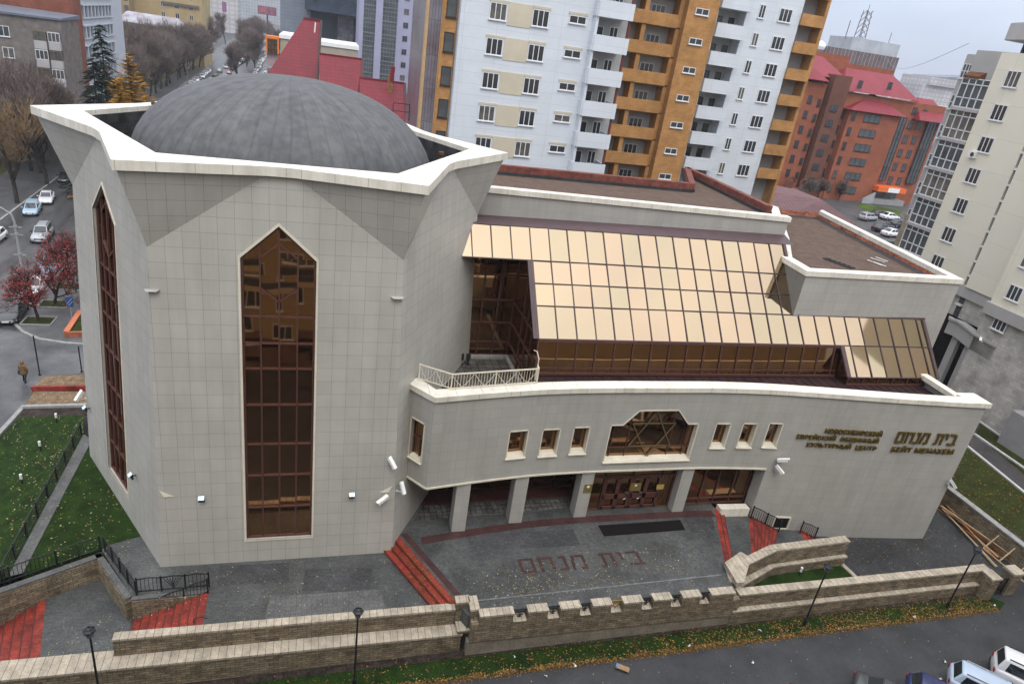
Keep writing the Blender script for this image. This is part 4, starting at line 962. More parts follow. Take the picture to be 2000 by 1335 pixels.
# right side: raised lawn, paths
slab('side_ground', [(46.7, 15), (120, 15), (120, 62), (46.7, 62)], -2.4, -.32, pm('side_asphalt', (.06, .06, .064), .7, .2, .4, fine=.3, bs=16))
def pxpoly(name, pxs, z, mat, dz=0): return sheet(name, [tuple(G(*p, z)) for p in pxs], mat)
pxpoly('lawn', [(1846, 955), (1890, 873), (2060, 1005), (2080, 1130), (1990, 1045)], -.29, LAWN2); pxpoly('lawn', [(1906, 848), (1915, 825), (2040, 915), (2070, 980), (2000, 925)], -.29, LAWN2)
for a, b in (((1888, 870), (2060, 1010)), ((1903, 847), (2060, 955)), ((1912, 822), (2060, 925))):
    p, q = G(*a, -.25), G(*b, -.25); m = MB(); m.bar(p, q, .22, .16); struct('kerb', m, pm('white_kerb', (.6, .6, .6), .7, .1, 3))
scatter('fallen_leaves', LEAFB, 900, lambda: Vector((R.uniform(47, 58), R.uniform(24, 40), -.28)), (.04, .09)); scatter('fallen_leaves', LEAFY, 500, lambda: Vector((R.uniform(47, 58), R.uniform(24, 40), -.28)), (.04, .08))
# ---------------------------------------------------------------- lawns and paths left of the tower
SA, SB, SC_, SD_ = G(15, 1127), G(163, 848), G(180, 858), G(45, 1119)
sheet('strip_path', [tuple(p + Vector((0, 0, .03))) for p in (SA, SB, SC_, SD_)], PAVER3)
slab('tower_lawn', [(SD_.x, SD_.y), (-10.52, 31.12), (-10.36, 31.43), (-8.86, 32.04), (-13.3, 39.7), (-12, 48), (SC_.x - .5, 48), (SC_.x, SC_.y)], -2.5, .0, LAWN)
m = MB(); Z = lambda px, py, z: G(px, py, z)
rim = [SA, SB, Z(163, 810, -.5), Z(38, 815, -1.95), Z(0, 852, -2.15), Z(-140, 1010, -2.15), Z(-120, 1190, -1.2)]
ctr = Z(60, 950, -.75)
for a, b in zip(rim, rim[1:] + rim[:1]): m.poly((a, b, ctr))
struct('sloping_lawn', m, LAWN)
def bed(name, quadpx, mat): m = MB(); m.poly([Z(*p) for p in quadpx]); return struct(name, m, mat)
bed('flower_bed', [(38, 815, -1.95), (170, 811, -.5), (172, 794, -.6), (48, 797, -2.0)], SOIL)
bed('gravel_bed', [(50, 790, -1.9), (172, 788, -.55), (172, 764, -.6), (66, 764, -1.9)], SAND); bed('gravel_bed', [(66, 755, -1.8), (172, 752, -.6), (172, 730, -.7), (84, 735, -1.8)], SAND)
m = MB(); m.bar(Z(48, 794, -1.95), Z(172, 791, -.55), .3, .2); struct('kerb', m, KERB)
m = MB(); m.bar(Z(64, 760, -1.9), Z(172, 758, -.62), .25, .5); tag(m.build('brick_step', REDP), 'low red brick edging between the two sandy beds left of the tower', 'edging')
m = MB(); m.bar(Z(48, 794, -2.1), Z(-140, 1000, -2.2), .3, .3); struct('kerb', m, KERB)
drape('path', [tuple(GZ(*p).xy) for p in ((-200, 1010), (46, 797), (84, 736), (170, 730), (170, 676), (120, 672), (40, 650), (-10, 640), (-250, 700))], pm('wet_path', (.10, .103, .108), .3, .22, .4, fine=.2, bs=10), .05)
railing('black iron railing beside the strip path across the lawn', [SA + Vector((-.1, -.3, 0)), SB + Vector((-.1, 0, 0))], bay=1.7)
scatter('fallen_leaves', LEAFP, 230, lambda: (lambda p: Vector((p.x, p.y, .01)))(G(R.uniform(20, 260), R.uniform(870, 1110), 0)), (.02, .06)); scatter('fallen_leaves', LEAFY, 160, lambda: (lambda p: Vector((p.x, p.y, .01)))(G(R.uniform(20, 260), R.uniform(870, 1110), 0)), (.02, .05))
def slope_pt():
    i = R.randrange(len(rim)); a, b = rim[i], rim[(i + 1) % len(rim)]; u, v = R.random(), R.random()
    if u + v > 1: u, v = 1 - u, 1 - v
    return ctr + (a - ctr) * u + (b - ctr) * v + Vector((0, 0, .02))
scatter('fallen_leaves', LEAFP, 320, slope_pt, (.02, .05)); scatter('fallen_leaves', LEAFY, 240, slope_pt, (.02, .05))
# pavement corner by the street
def zpoly(pxs, dz): return [tuple(GZ(*p, dz)) for p in pxs]
pv = [(29, 634), (45, 650), (76, 664), (128, 672), (170, 675), (175, 470), (128, 520), (78, 583), (36, 614)]
P_ = [GZ(*p) for p in pv]; m = MB(); b = [Vector((p.x, p.y)) for p in P_]; n = len(b)
m.poly([(p.x, p.y, p.z + .17) for p in P_])
for i in range(n): j = (i + 1) % n; m.quad((*b[i], P_[i].z - .2), (*b[j], P_[j].z - .2), (*b[j], P_[j].z + .17), (*b[i], P_[i].z + .17))
struct('pavement', m, pm('pavement_asphalt', (.10, .102, .106), .4, .2, .5, fine=.2, bs=12))
m = MB()
for i in (0, 1, 2, 3, 5, 6, 7, 8): j = (i + 1) % n; m.bar((*b[i], P_[i].z + .12), (*b[j], P_[j].z + .12), .22, .16)
struct('kerb', m, KERB)
for px, py in ((76, 627), (107, 594), (136, 560)):
    p = GZ(px, py, .18); m = MB(); m.quad(p + Vector((-1.2, -.9, .004)), p + Vector((1.2, -.9, .004)), p + Vector((1.2, .9, .004)), p + Vector((-1.2, .9, .004))); struct('tree_pit', m, LAWN2)
    m = MB()
    for a, c in (((-1.2, -.9), (1.2, -.9)), ((1.2, -.9), (1.2, .9)), ((1.2, .9), (-1.2, .9)), ((-1.2, .9), (-1.2, -.9))): m.bar(p + Vector((*a, .05)), p + Vector((*c, .05)), .1, .12)
    struct('kerb', m, KERB)
p, q = GZ(131, 660), GZ(158, 618); t = thing('brick_planter_wall', 'low orange brick wall around a green bed, left of the tower', 'wall', p); m = MB(); m.bar(p + Vector((0, 0, .3)), q + Vector((0, 0, .3)), .35, .6); m.bar(p + Vector((0, 0, .3)), p + Vector((4, .4, .3)), .3, .6); m.build('masonry', BRICKR, t); m = MB(); m.bar(p + Vector((0, 0, .63)), q + Vector((0, 0, .63)), .45, .07); m.build('cap', pm('orange_cap', (.5, .17, .09), .8, .1, 4), t)
m = MB(); m.poly((p + Vector((.2, 0, .45)), p + Vector((4.5, .4, .45)), q + Vector((4, 0, .45)), q + Vector((.2, 0, .45)))); struct('planted_bed', m, LAWN2)
# side street, its pavement and trodden verge on the far left (the street drifts slightly leftwards)
def SX(off, y): return off - .031 * (y - 60)
def lane(name, o0, o1, y0, y1, mat, dz): return drape(name, [(SX(o0, y0), y0), (SX(o1, y0), y0), (SX(o1, y1), y1), (SX(o0, y1), y1)], mat, dz)
VERGE = pm('trodden_turf', (.075, .075, .028), .95, .3, .35, col2=(.05, .042, .03), fine=.5, bs=8, bump=.5)
lane('verge_lawn', -70, -44.5, 70, 420, VERGE, .06); lane('street_pavement', -44.5, -37.4, 60, 700, pm('pavement_far', (.085, .085, .087), .5, .2, .5, fine=.2, bs=6), .10)
lane('wet_street', -37.2, -13, 44, 900, ASPHW, .03)
for y in (70, 150, 230, 310): m = MB(); m.bar((SX(-37.3, y), y, -2.93), (SX(-37.3, y + 80), y + 80, -2.93), .25, .22); struct('kerb', m, KERB)
# ================================================================ vehicles
CGLASS = pm('car_glass', (.02, .025, .03), .08, .05, 3, spec=.8); CHROME = pm('bright_metal', (.55, .55, .56), .3, .05, 3, metal=.8)
HEADL = pm('headlamp', (.75, .78, .8), .15, .05, 4, spec=.8); TAILL = pm('tail_lamp', (.35, .015, .012), .25, .05, 4); PLATE = pm('number_plate', (.7, .7, .7), .5, .05, 5); TRIMB = pm('black_trim', (.025, .025, .027), .55, .1, 5)
def paint(name, col):
    m = pm('paint_' + name, col, .28, .04, 1.5, spec=.6); m.node_tree.nodes['Principled BSDF'].inputs['Coat Weight'].default_value = .5; return m
def car(name, label, loc, heading, mat, L=4.4, W=1.74, H=1.45, belt=.88, kind='sedan', group=None, cat='car'):
    """heading: direction of the nose, radians from +X"""
    t = thing(name, label, cat, loc, group, heading); l, w = L / 2, W / 2
    hood = {'sedan': .80, 'wagon': .84, 'suv': .98, 'hatch': .86}[kind]; boot = {'sedan': .93, 'wagon': belt + .08, 'suv': belt + .04, 'hatch': belt + .06}[kind]
    st = [(-l, .80, .34, boot - .16), (-l + .10, .92, .24, boot - .02), (-l + .45, .99, .2, boot), (-l * .45, 1.0, .18, belt), (0, 1.0, .18, belt), (l * .38, 1.0, .18, belt - .02), (l * .55, .99, .18, hood + .02), (l - .42, .96, .2, hood - .08), (l - .10, .86, .24, hood - .22), (l, .72, .32, hood - .34)]
    m = MB()
    for x, k, zb, zs in st:
        ww = w * k; ring = [(0, zb), (ww * .88, zb), (ww, zb + .16), (ww * 1.0, (zb + zs) / 2), (ww * .97, zs - .08), (ww * .86, zs), (0, zs + .025)]
        ring += [(-a, b) for a, b in reversed(ring[1:-1])]
        m.v += [Vector((x, a, b)) for a, b in ring]
    k = 12
    for i in range(len(st) - 1):
        for j in range(k): q = (j + 1) % k; m.f.append((i * k + j, i * k + q, (i + 1) * k + q, (i + 1) * k + j))
    m.f += [tuple(range(k)), tuple(range((len(st) - 1) * k, len(st) * k))]
    sub(m.build('body', mat, t, smooth=True), 1)
    xa, xb, xc, xd = {'sedan': (-l + .55, l * .47, -l * .40, l * .10), 'wagon': (-l + .12, l * .5, -l + .42, l * .14), 'suv': (-l + .08, l * .44, -l + .28, l * .12), 'hatch': (-l + .15, l * .55, -l + .55, l * .16)}[kind]
    zb, bw, rw = belt - .03, w * .90, w * .70
    base = [(xa, bw * .92), (xb, bw * .9)]; B = [Vector((xa, -bw * .9, zb)), Vector((xb, -bw * .92, zb)), Vector((xb, bw * .92, zb)), Vector((xa, bw * .9, zb))]
    T = [Vector((xc, -rw * .95, H - .03)), Vector((xd, -rw, H - .05)), Vector((xd, rw, H - .05)), Vector((xc, rw * .95, H - .03))]
    me = MB(); n = 0; me.v = B + T; me.f = [(0, 1, 5, 4), (1, 2, 6, 5), (2, 3, 7, 6), (3, 0, 4, 7), (4, 5, 6, 7)]
    cab = me.build('cabin', mat, t); bm = bmesh.new(); bm.from_mesh(cab.data)
    bmesh.ops.bevel(bm, geom=[e for e in bm.edges if max(v.co.z for v in e.verts) > belt + .1], offset=.09, segments=2, profile=.6, affect='EDGES'); bm.to_mesh(cab.data); bm.free()
    for p in cab.data.polygons: p.use_smooth = True
    def pane(nm, a, b, c, d, s=(.08, .92, .10, .86), o=.03):
        q = MB(); f = lambda u, v: a.lerp(b, u).lerp(d.lerp(c, u), v); nr = (b - a).cross(d - a).normalized()
        cen = (a + b + c + d) / 4
        if nr.dot(cen - Vector((0, 0, .6))) < 0: nr = -nr
        q.quad(f(s[0], s[2]) + nr * o, f(s[1], s[2]) + nr * o, f(s[1], s[3]) + nr * o, f(s[0], s[3]) + nr * o); return q.build(nm, CGLASS, t)
    pane('windscreen', B[1], B[2], T[2], T[1], (.07, .93, .06, .93), .012); pane('rear_window', B[3], B[0], T[0], T[3], (.09, .91, .15, .9), .012)
    for a, b, c, d in ((B[0], B[1], T[1], T[0]), (B[3], B[2], T[2], T[3])):
        pane('side_window', a, b, c, d, (.10, .50, .10, .86), .012); pane('side_window', a, b, c, d, (.54, .93, .10, .86), .012)
    r = .30 if kind != 'suv' else .36
    for x in (-l + .78, l - .82):
        for s in (-1, 1):
            q = MB(); y0, y1 = s * (w - .2), s * (w + .012); n = 16
            for y, rr in ((y0, r), (y1 - s * .03, r), (y1, r * .88), (y1, r * .62)):
                q.v += [Vector((x + rr * math.cos(2 * math.pi * i / n), y, r + rr * math.sin(2 * math.pi * i / n))) for i in range(n)]
            for j in range(3):
                for i in range(n): q.f.append((j * n + i, j * n + (i + 1) % n, (j + 1) * n + (i + 1) % n, (j + 1) * n + i))
            wh = q.build('wheel', RUBBER, t); q = MB(); q.poly([(x + r * .63 * math.cos(2 * math.pi * i / n), y1 - s * .004, r + r * .63 * math.sin(2 * math.pi * i / n)) for i in range(n)]); q.build('rim', CHROME, wh)
    for s in (-1, 1):
        q = MB(); q.v = [Vector(v) for v in ((l - .02, s * w * .50, hood - .42), (l - .30, s * w * .90, hood - .36), (l - .34, s * w * .88, hood - .20), (l - .08, s * w * .52, hood - .26))]; q.f = [(0, 1, 2, 3)]
        for v in q.v: v.x += .035; v.y += s * .02
        q.build('headlight', HEADL, t)
        q = MB(); zt = boot - .17; q.box(-l + .0, -l + .16, min(s * w * .56, s * w * .80), max(s * w * .56, s * w * .80), zt - .20, zt); q.build('tail_light', TAILL, t)
        q = MB(); q.box(xb - .42, xb - .26, min(s * w * .98, s * (w + .17)), max(s * w * .98, s * (w + .17)), belt, belt + .14); q.build('wing_mirror', mat if kind != 'suv' else TRIMB, t)
    q = MB(); q.box(l - .03, l + .02, -.27, .27, .40, .52); q.build('number_plate', PLATE, t)
    q = MB(); q.box(l - .16, l + .005, -w * .48, w * .48, hood - .44, hood - .30); q.build('grille', TRIMB, t)
    if kind in ('suv', 'wagon'):
        for s in (-1, 1): q = MB(); q.bar((xc + .15, s * rw * .86, H + .03), (xd - .1, s * rw * .86, H + .02), .04, .05); q.build('roof_rail', CHROME if kind == 'wagon' else TRIMB, t)
    if kind == 'suv':
        q = MB(); q.box(-l + .05, l - .04, -w * 1.012, w * 1.012, .2, .42); q.build('lower_cladding', TRIMB, t)
    return t
def at_ground(px, py, dz=.03): return GZ(px, py, dz)
NS = math.pi / 2                                   # nose away from the viewer along the side street
P = {k: paint(k, v) for k, v in dict(white=(.72, .73, .75), silver=(.34, .36, .38), iceblue=(.33, .46, .56), black=(.016, .018, .022), navy=(.012, .020, .10), charcoal=(.045, .048, .052), red=(.32, .03, .03), beige=(.36, .32, .26), paleblue=(.45, .55, .68)).items()}
V1 = car('parked_car', 'white sedan parked in front of a pale blue car on the side street', at_ground(92, 393), -NS + .22, P['white'], 4.5, 1.72, 1.38)
car('parked_car', 'pale blue hatchback parked behind the white sedan by the kerb', at_ground(64, 415), -NS + .18, P['iceblue'], 4.3, 1.74, 1.5, kind='hatch')
car('parked_car', 'silver off-roader with black trim and roof rails driving past the parked cars', at_ground(84, 466), -NS + .12, P['silver'], 4.4, 1.76, 1.72, 1.02, kind='suv', cat='car')
car('parked_car', 'dark navy sedan parked at the pavement corner below the red rowan', at_ground(27, 618), -NS + .08, P['black'], 4.6, 1.76, 1.42)
car('parked_car', 'white sedan seen through the red rowan branches', at_ground(70, 566), -NS + .1, P['white'], 4.5, 1.74, 1.42); car('parked_car', 'pale car half hidden by the far red rowan', at_ground(100, 528), -NS + .12, P['paleblue'], 4.3, 1.72, 1.42)
car('parked_car', 'white car cut off by the left edge behind the street lamp', at_ground(-12, 472), -NS, P['white'], 4.3, 1.72, 1.45, kind='hatch')
car('parked_car', 'dark car partly hidden by the tower beside the tree trunk', at_ground(128, 352), -NS + .2, P['charcoal'], 4.3, 1.7, 1.42)
# row of cars along the near street, bottom right
hd = (G(1910, 1335, 0) - G(1837, 1300, 0)); HD = math.atan2(hd.y, hd.x); dH = Vector((math.cos(HD), math.sin(HD), 0))
for (px, py, hh), lb, m_, kw in (((1668, 1322, .95), 'charcoal coupe with a dark rear window in the near row, bottom right', P['charcoal'], dict(L=4.4, W=1.76, H=1.36)), ((1772, 1326, .95), 'deep blue car in the near row between charcoal coupe and pale wagon', P['navy'], dict(L=4.3, W=1.74, H=1.42, kind='hatch')),
        ((1858, 1303, 1.1), 'pale blue estate car with a red tail lamp beside the white off-roader', P['paleblue'], dict(L=4.6, W=1.76, H=1.5, kind='wagon')), ((1945, 1281, 1.2), 'large white off-roader at the bottom right corner', P['white'], dict(L=4.8, W=1.85, H=1.72, belt=1.02, kind='suv')),
        ((2012, 1262, 1.1), 'blue car cut off by the right edge beside the white off-roader', P['navy'], dict(L=4.3, W=1.74, H=1.45, kind='hatch')), ((1648, 1345, 1.2), 'white car showing only its roof edge at the bottom', P['white'], dict(L=4.3, W=1.74, H=1.45, kind='hatch')), ((1535, 1343, 1.1), 'black car barely showing at the bottom edge', P['black'], dict(L=4.4, W=1.74, H=1.4))):
    p = G(px, py, -1.5 + hh); p.z = gz(p.x, p.y); p = G(px, py, p.z + hh); p = p + dH * (kw['L'] / 2); p.z = gz(p.x, p.y) + .03; car('parked_car', lb, p, HD, m_, **kw)
# traffic and parked rows far up the side street (copies)
def far_at(off, y): return (SX(off, y), y, gz(0, y) + .05)
kinds = [car('parked_car', 'white sedan in the double row of cars far up the street', far_at(-34.8, 228), NS, P['white'], 4.4, 1.72, 1.42, group='cars far up the side street'),
         car('parked_car', 'silver estate car in the row far up the street', far_at(-34.6, 235), NS, P['silver'], 4.5, 1.74, 1.48, kind='wagon', group='cars far up the side street'),
         car('parked_car', 'dark sedan in the row far up the street', far_at(-29, 262), NS, P['black'], 4.4, 1.72, 1.42, group='cars far up the side street'),
         car('parked_car', 'red car with lit lamps driving up the far street', far_at(-26.5, 276), NS, P['red'], 4.3, 1.72, 1.42, kind='hatch', group='cars far up the side street')]
NM = ['white', 'silver', 'dark', 'red']
far = []
for i in range(11): far.append((SX(-34.8 + R.uniform(-.3, .3), 242 + i * 6.2), 242 + i * 6.2, (0, 1, 0, 1, 0, 2)[i % 6], -NS + .25))
for i in range(12): far.append((SX(-27.5 + R.uniform(-.5, .5), 288 + i * 15), 288 + i * 15 + R.uniform(-3, 3), (0, 3, 2, 1, 0, 2)[i % 6], NS if i % 3 else -NS))
for i in range(10): far.append((SX(-31 + R.uniform(-.5, .5), 255 + i * 17), 255 + i * 17 + R.uniform(-3, 3), (1, 0, 2)[i % 3], NS))
for i in range(20): far.append((SX(-18.6 + R.uniform(-.4, .4), 270 + i * 8), 270 + i * 8, (2, 0, 1, 0, 2, 0)[i % 6], NS))
for i in range(22): far.append((SX(-14.6 + R.uniform(-.4, .4), 262 + i * 7.5), 262 + i * 7.5, (0, 2, 0, 1, 2)[i % 5], NS))
for x, y, k, h in far: dup(kinds[k], (x, y, gz(x, y) + .05), h, NM[k] + ' car among the distant traffic and parked rows up the side street', 'distant ' + NM[k] + ' cars up the street')
# car park behind the block, right
for i, (px, py, k, h) in enumerate(((1696, 424, 1, .3), (1716, 418, 2, .2), (1738, 423, 0, .1), (1728, 441, 2, .2), (1742, 455, 0, .2), (1722, 445, 2, .3), (1756, 437, 2, .1), (1560, 392, 0, .4), (1650, 366, 1, .2))):
    p = G(px, py, 4.4); p.z = 3.86
    lb = ['silver estate car parked at the grass edge before the red-brick houses', 'dark saloon parked second in the row by the grass edge', 'white saloon parked beside the dark one by the grass edge', 'dark van parked behind the maroon pavilion roof', 'white saloon parked nearest the yellow tower', 'dark car beside the van behind the pavilion roof', 'dark car close to the yellow tower corner', 'white car parked left below the brick arches', 'silver car parked by the steps of the red-brick house'][i]
    dup(kinds[k], p, h, lb, 'cars in the rear car park')
# ================================================================ lamps, sign, person
def lantern_post(label, base, top_z):
    t = thing('lamp_post', label, 'street lamp', base, 'black lantern posts along the street'); x, y, z = base; h = top_z - z
    m = MB(); m.tube([(x, y, z), (x, y, z + .5), (x, y, z + .55), (x, y, z + h - .55)], [.10, .09, .05, .042], 10); m.build('post', BLACK, t)
    m = MB(); m.lathe((x, y, z + h - .55), [(.06, 0), (.12, .03), (.20, .34)], 6); m.build('lantern_glass', LAMPG, t)
    m = MB(); m.lathe((x, y, z + h - .21), [(.25, 0), (.24, .05), (.14, .12), (.13, .15), (.03, .2), (.02, .28)], 6); m.build('lantern_cap', BLACK, t)
for px, py, lb in ((173, 1224, 'black lantern post in front of the left landing, leftmost of the four'), (700, 1187, 'black lantern post in front of the tower plaza, second from left'), (1620, 1101, 'black lantern post before the small triangular lawn'), (1912, 1067, 'black lantern post near the iron gate, rightmost of the four')):
    q = AY(px, py, 23.1 if px > 1000 else 22.9); lantern_post(lb, (q.x, q.y, gz(q.x, q.y)), q.z)
b = GZ(57, 605); t = thing('street_lamp', 'tall grey street lamp with a curved arm beside the red rowan', 'street lamp', b); q = AY(34, 408, b.y); m = MB()
m.tube([b, (b.x, b.y, q.z - 1.2), (b.x - .15, b.y, q.z - .5), (b.x - .8, b.y, q.z), (b.x - 2.6, b.y, q.z + .45)], [.16, .10, .09, .07, .06], 8); m.build('pole', GREYM, t)
m = MB(); m.bar((b.x - 2.4, b.y, q.z + .42), (b.x - 3.2, b.y, q.z + .55), .3, .14); m.build('lamp_head', WHITE, t)
m = MB()
for z in (q.z - 1.7, q.z - 2.4, q.z - 4.3): m.lathe((b.x, b.y, z), [(.17, 0), (.17, .18)], 8); m.bar((b.x - .5, b.y, z), (b.x + .5, b.y, z), .07)
m.build('bracket', GREYM, t)
b = Vector(far_at(-38, 268)); q = AY(445, 112, b.y); t = thing('street_lamp', 'far street lamp with a pale head above the parked rows', 'street lamp', b); m = MB(); m.tube([b, (b.x, b.y, q.z), (b.x - 3.5, b.y, q.z + 1.3)], .12, 6); m.build('pole', GREYM, t); m = MB(); m.bar((b.x - 3.2, b.y, q.z + 1.2), (b.x - 4.4, b.y, q.z + 1.5), .4, .2); m.build('lamp_head', WHITE, t)
b = GZ(141, 624, .15); t = thing('direction_sign', 'small blue and white direction sign on a thin post at the pavement corner', 'sign', b); q = AY(138, 584, b.y)
m = MB(); m.tube([b, (b.x, b.y, q.z)], .04, 6); m.build('post', GREYM, t); m = MB(); m.bar((b.x - .32, b.y, q.z - .75), (b.x + .32, b.y, q.z + .1), .05, .85, (0, 1, 0)); pb = pm('sign_blue', (.02, .07, .22), .4, .05, 4); m = MB(); m.box(b.x - .3, b.x + .3, b.y - .06, b.y - .02, q.z - .75, q.z + .2); sg = m.build('board', pb, t)
m = MB(); m.bar((b.x - .22, b.y - .08, q.z - .45), (b.x + .2, b.y - .08, q.z + .05), .02, .12, (0, 1, 0)); m.bar((b.x - .12, b.y - .08, q.z - .62), (b.x + .26, b.y - .08, q.z - .2), .02, .10, (0, 1, 0)); m.build('stripe', WHITE, sg)
for (bx, by), (tx, ty), lb in (((78, 733), (70, 655), 'thin black post on the path beside the sandy bed'), ((160, 727), (153, 676), 'thin black post close to the tower wall behind the sandy bed')):
    b = GZ(bx, by); q = AY(tx, ty, b.y); m = MB(); m.tube([b, (b.x, b.y, q.z)], .05, 6); m.lathe((b.x, b.y, b.z), [(.14, 0), (.12, .1)], 8); tag(m.build('marker_post', BLACK), lb, 'post')
for px, py, z, lb in ((111, 822, -.9, 'small white lawn light near the dark bed, farthest of three'), (79, 877, -.9, 'small white lawn light in the middle of the sloping lawn'), (43, 942, -.9, 'small white lawn light near the left edge of the lawn'), (1561, 1122, -1.24, 'small white lawn light in the middle of the triangular lawn'), (1609, 1116, -1.24, 'small white lawn light beside the lantern post on the triangular lawn')):
    b = G(px, py, z); t = thing('lawn_light', lb, 'lawn light', b, 'lawn lights'); m = MB(); m.tube([b - Vector((0, 0, .3)), b + Vector((0, 0, .28))], .045, 8); m.build('stem', BLACK, t); m = MB(); m.tube([b + Vector((0, 0, .28)), b + Vector((0, 0, .6))], .075, 10); m.build('lamp_body', WHITE, t)
# surveillance cameras and floodlights on the walls
def cctv(label, base, aim, nrm):
    t = thing('security_camera', label, 'camera', base, 'white cameras on the building'); base, aim, nrm = Vector(base), Vector(aim).normalized(), Vector(nrm).normalized()
    m = MB(); m.tube([base, base + nrm * .06], .09, 10); m.tube([base + nrm * .05, base + nrm * .3, base + nrm * .32 + Vector((0, 0, .18))], .03, 6); m.build('bracket', pm('camera_grey', (.5, .51, .53), .4, .05, 5), t)
    c = base + nrm * .34 + Vector((0, 0, .26)); m = MB(); m.bar(c - aim * .32, c + aim * .32, .17, .17); m.bar(c - aim * .3 + Vector((0, 0, .1)), c + aim * .40 + Vector((0, 0, .1)), .21, .03); m.build('housing', WHITE, t)
    m = MB(); m.tube([c + aim * .321, c + aim * .33], .06, 8); m.build('lens', BLACK, t)
f = Face(270); fr_ = Face(330); fl_ = Face(210)
cctv('white camera tilted down, upper one at the right corner of the tower', f.P(5.45, 5.75), (.5, -.5, -.8), f.n); cctv('white camera pointing left near the lower right corner of the tower', f.P(5.1, 3.5), (-1, -.6, -.4), f.n)
cctv('white camera on the right flank of the tower beside the portico', fr_.P(-5.5, 3.9), (.25, -.4, -.9), fr_.n); cctv('white camera at the far left edge of the tower', fl_.P(-5.8, 4.0), (-.5, -.5, -.8), fl_.n)
x, z = HW(1520, 899); cctv('white camera on the letter wall below the last small window, upper of the pair', HP(x, z), (.8, -.5, .35), (0, -1, 0)); x, z = HW(1516, 912); cctv('white camera below its twin on the letter wall', HP(x, z - .2), (.6, -.6, -.6), (0, -1, 0)); x, z = HW(1851, 945); cctv('white camera at the right end of the letter wall', HP(x, z), (.6, -.4, -.7), (0, -1, 0))
b = AX(1918, 668, 59.5); cctv('large white camera above the entrance of the yellow tower', b, (-.7, -.7, -.2), (-1, 0, 0))
def flood(label, base, nrm):
    base, nrm = Vector(base), Vector(nrm); t = thing('floodlight', label, 'floodlight', base, 'small floodlights on the tower'); s = nrm.cross(Vector((0, 0, 1))).normalized(); u = Vector((0, 0, 1))
    m = MB(); c = base + nrm * .22; m.bar(base, c, .05); m.bar(c - s * .15, c + s * .15, .10, .26); m.build('housing', BLACK, t)
    m = MB(); k = (u * .8 + nrm * .6).normalized(); e = s.cross(k).normalized(); c2_ = c + u * .14 + nrm * .08; m.poly((c2_ - s * .14 - e * .11, c2_ + s * .14 - e * .11, c2_ + s * .14 + e * .11, c2_ - s * .14 + e * .11)); m.build('glass', pm('flood_glass', (.65, .8, .9), .15, .05, 5), t)
flood('small floodlight on the tower front, left of the tall window', f.P(-3.73, 4.15), f.n); flood('small floodlight on the tower front, right of the tall window', f.P(3.49, 4.0), f.n); flood('small floodlight on the left flank, near the front corner', fl_.P(2.7, 3.7), fl_.n); flood('small floodlight on the left flank, beside the far edge', fl_.P(-5.1, 3.7), fl_.n)
# walking person
b = GZ(49, 744, .06); t = thing('person', 'person in a brown hooded coat and dark trousers walking up the wet path', 'person', b)
SKIN = pm('skin', (.45, .28, .20), .6, .05, 8); COAT = pm('brown_coat', (.20, .125, .07), .85, .15, 8); TROU = pm('dark_trousers', (.018, .02, .03), .85, .1, 8)
def skin(name, vs, es, rs, mat, parent, lv=2, root=0):
    me = bpy.data.meshes.new(name); off = OFF[parent.name]; me.from_pydata([Vector(v) for v in vs], es, []); o = bpy.data.objects.new(name, me); C.objects.link(o); o.parent = parent; OFF[o.name] = off
    md = o.modifiers.new('skin', 'SKIN'); md.use_smooth_shade = True
    for i, r in enumerate(rs):
        sv = me.skin_vertices[0].data[i]; sv.radius = (r, r) if not isinstance(r, tuple) else r; sv.use_root = i == root
    m = o.modifiers.new('sub', 'SUBSURF'); m.levels = lv; m.render_levels = lv; me.materials.append(mat); return o
body = skin('body', [(0, 0, .92), (0, -.02, 1.15), (0, -.02, 1.42), (0, .0, 1.52), (0, .03, 1.68), (-.10, .02, .9), (-.11, .16, .5), (-.11, .10, .08), (-.11, .24, .04), (.10, -.02, .9), (.11, -.02, .48), (.11, -.30, .10), (.11, -.20, .03), (-.20, -.02, 1.40), (-.27, .06, 1.12), (-.24, .20, .92), (-.24, .26, .84), (.20, -.02, 1.40), (.28, -.08, 1.12), (.30, -.12, .88), (.30, -.12, .80)],
    [(0, 1), (1, 2), (2, 3), (3, 4), (0, 5), (5, 6), (6, 7), (7, 8), (0, 9), (9, 10), (10, 11), (11, 12), (2, 13), (13, 14), (14, 15), (15, 16), (2, 17), (17, 18), (18, 19), (19, 20)],
    [.13, .13, .14, .06, .10, .09, .065, .05, .045, .09, .065, .05, .045, .07, .05, .04, .035, .07, .05, .04, .035], TROU, t)
coat = MB(); coat.lathe((b.x, b.y - .01, b.z), [(.24, .62), (.235, .75), (.21, .95), (.21, 1.1), (.23, 1.32), (.21, 1.44), (.12, 1.53)], 14)
for v in coat.v: v.x = b.x + (v.x - b.x) * 1.12; v.y = b.y + (v.y - b.y) * .8
for s, pts in ((-1, ((-.2, -.02, 1.42), (-.29, .06, 1.12), (-.25, .20, .93))), (1, ((.2, -.02, 1.42), (.31, -.08, 1.12), (.33, -.13, .88)))): coat.tube([b + Vector(p) for p in pts], [.085, .07, .055], 8)
coat.tube([b + Vector(p) for p in ((0, -.02, 1.47), (0, -.03, 1.60), (0, -.01, 1.74), (0, .02, 1.80))], [.10, .135, .12, .05], 10); coat.build('coat', COAT, t, smooth=True)
fc = MB(); fc.lathe(b + Vector((0, .07, 1.62)), [(.03, -.10), (.075, -.04), (.085, .04), (.05, .11)], 10); fc.build('face', SKIN, t, smooth=True)
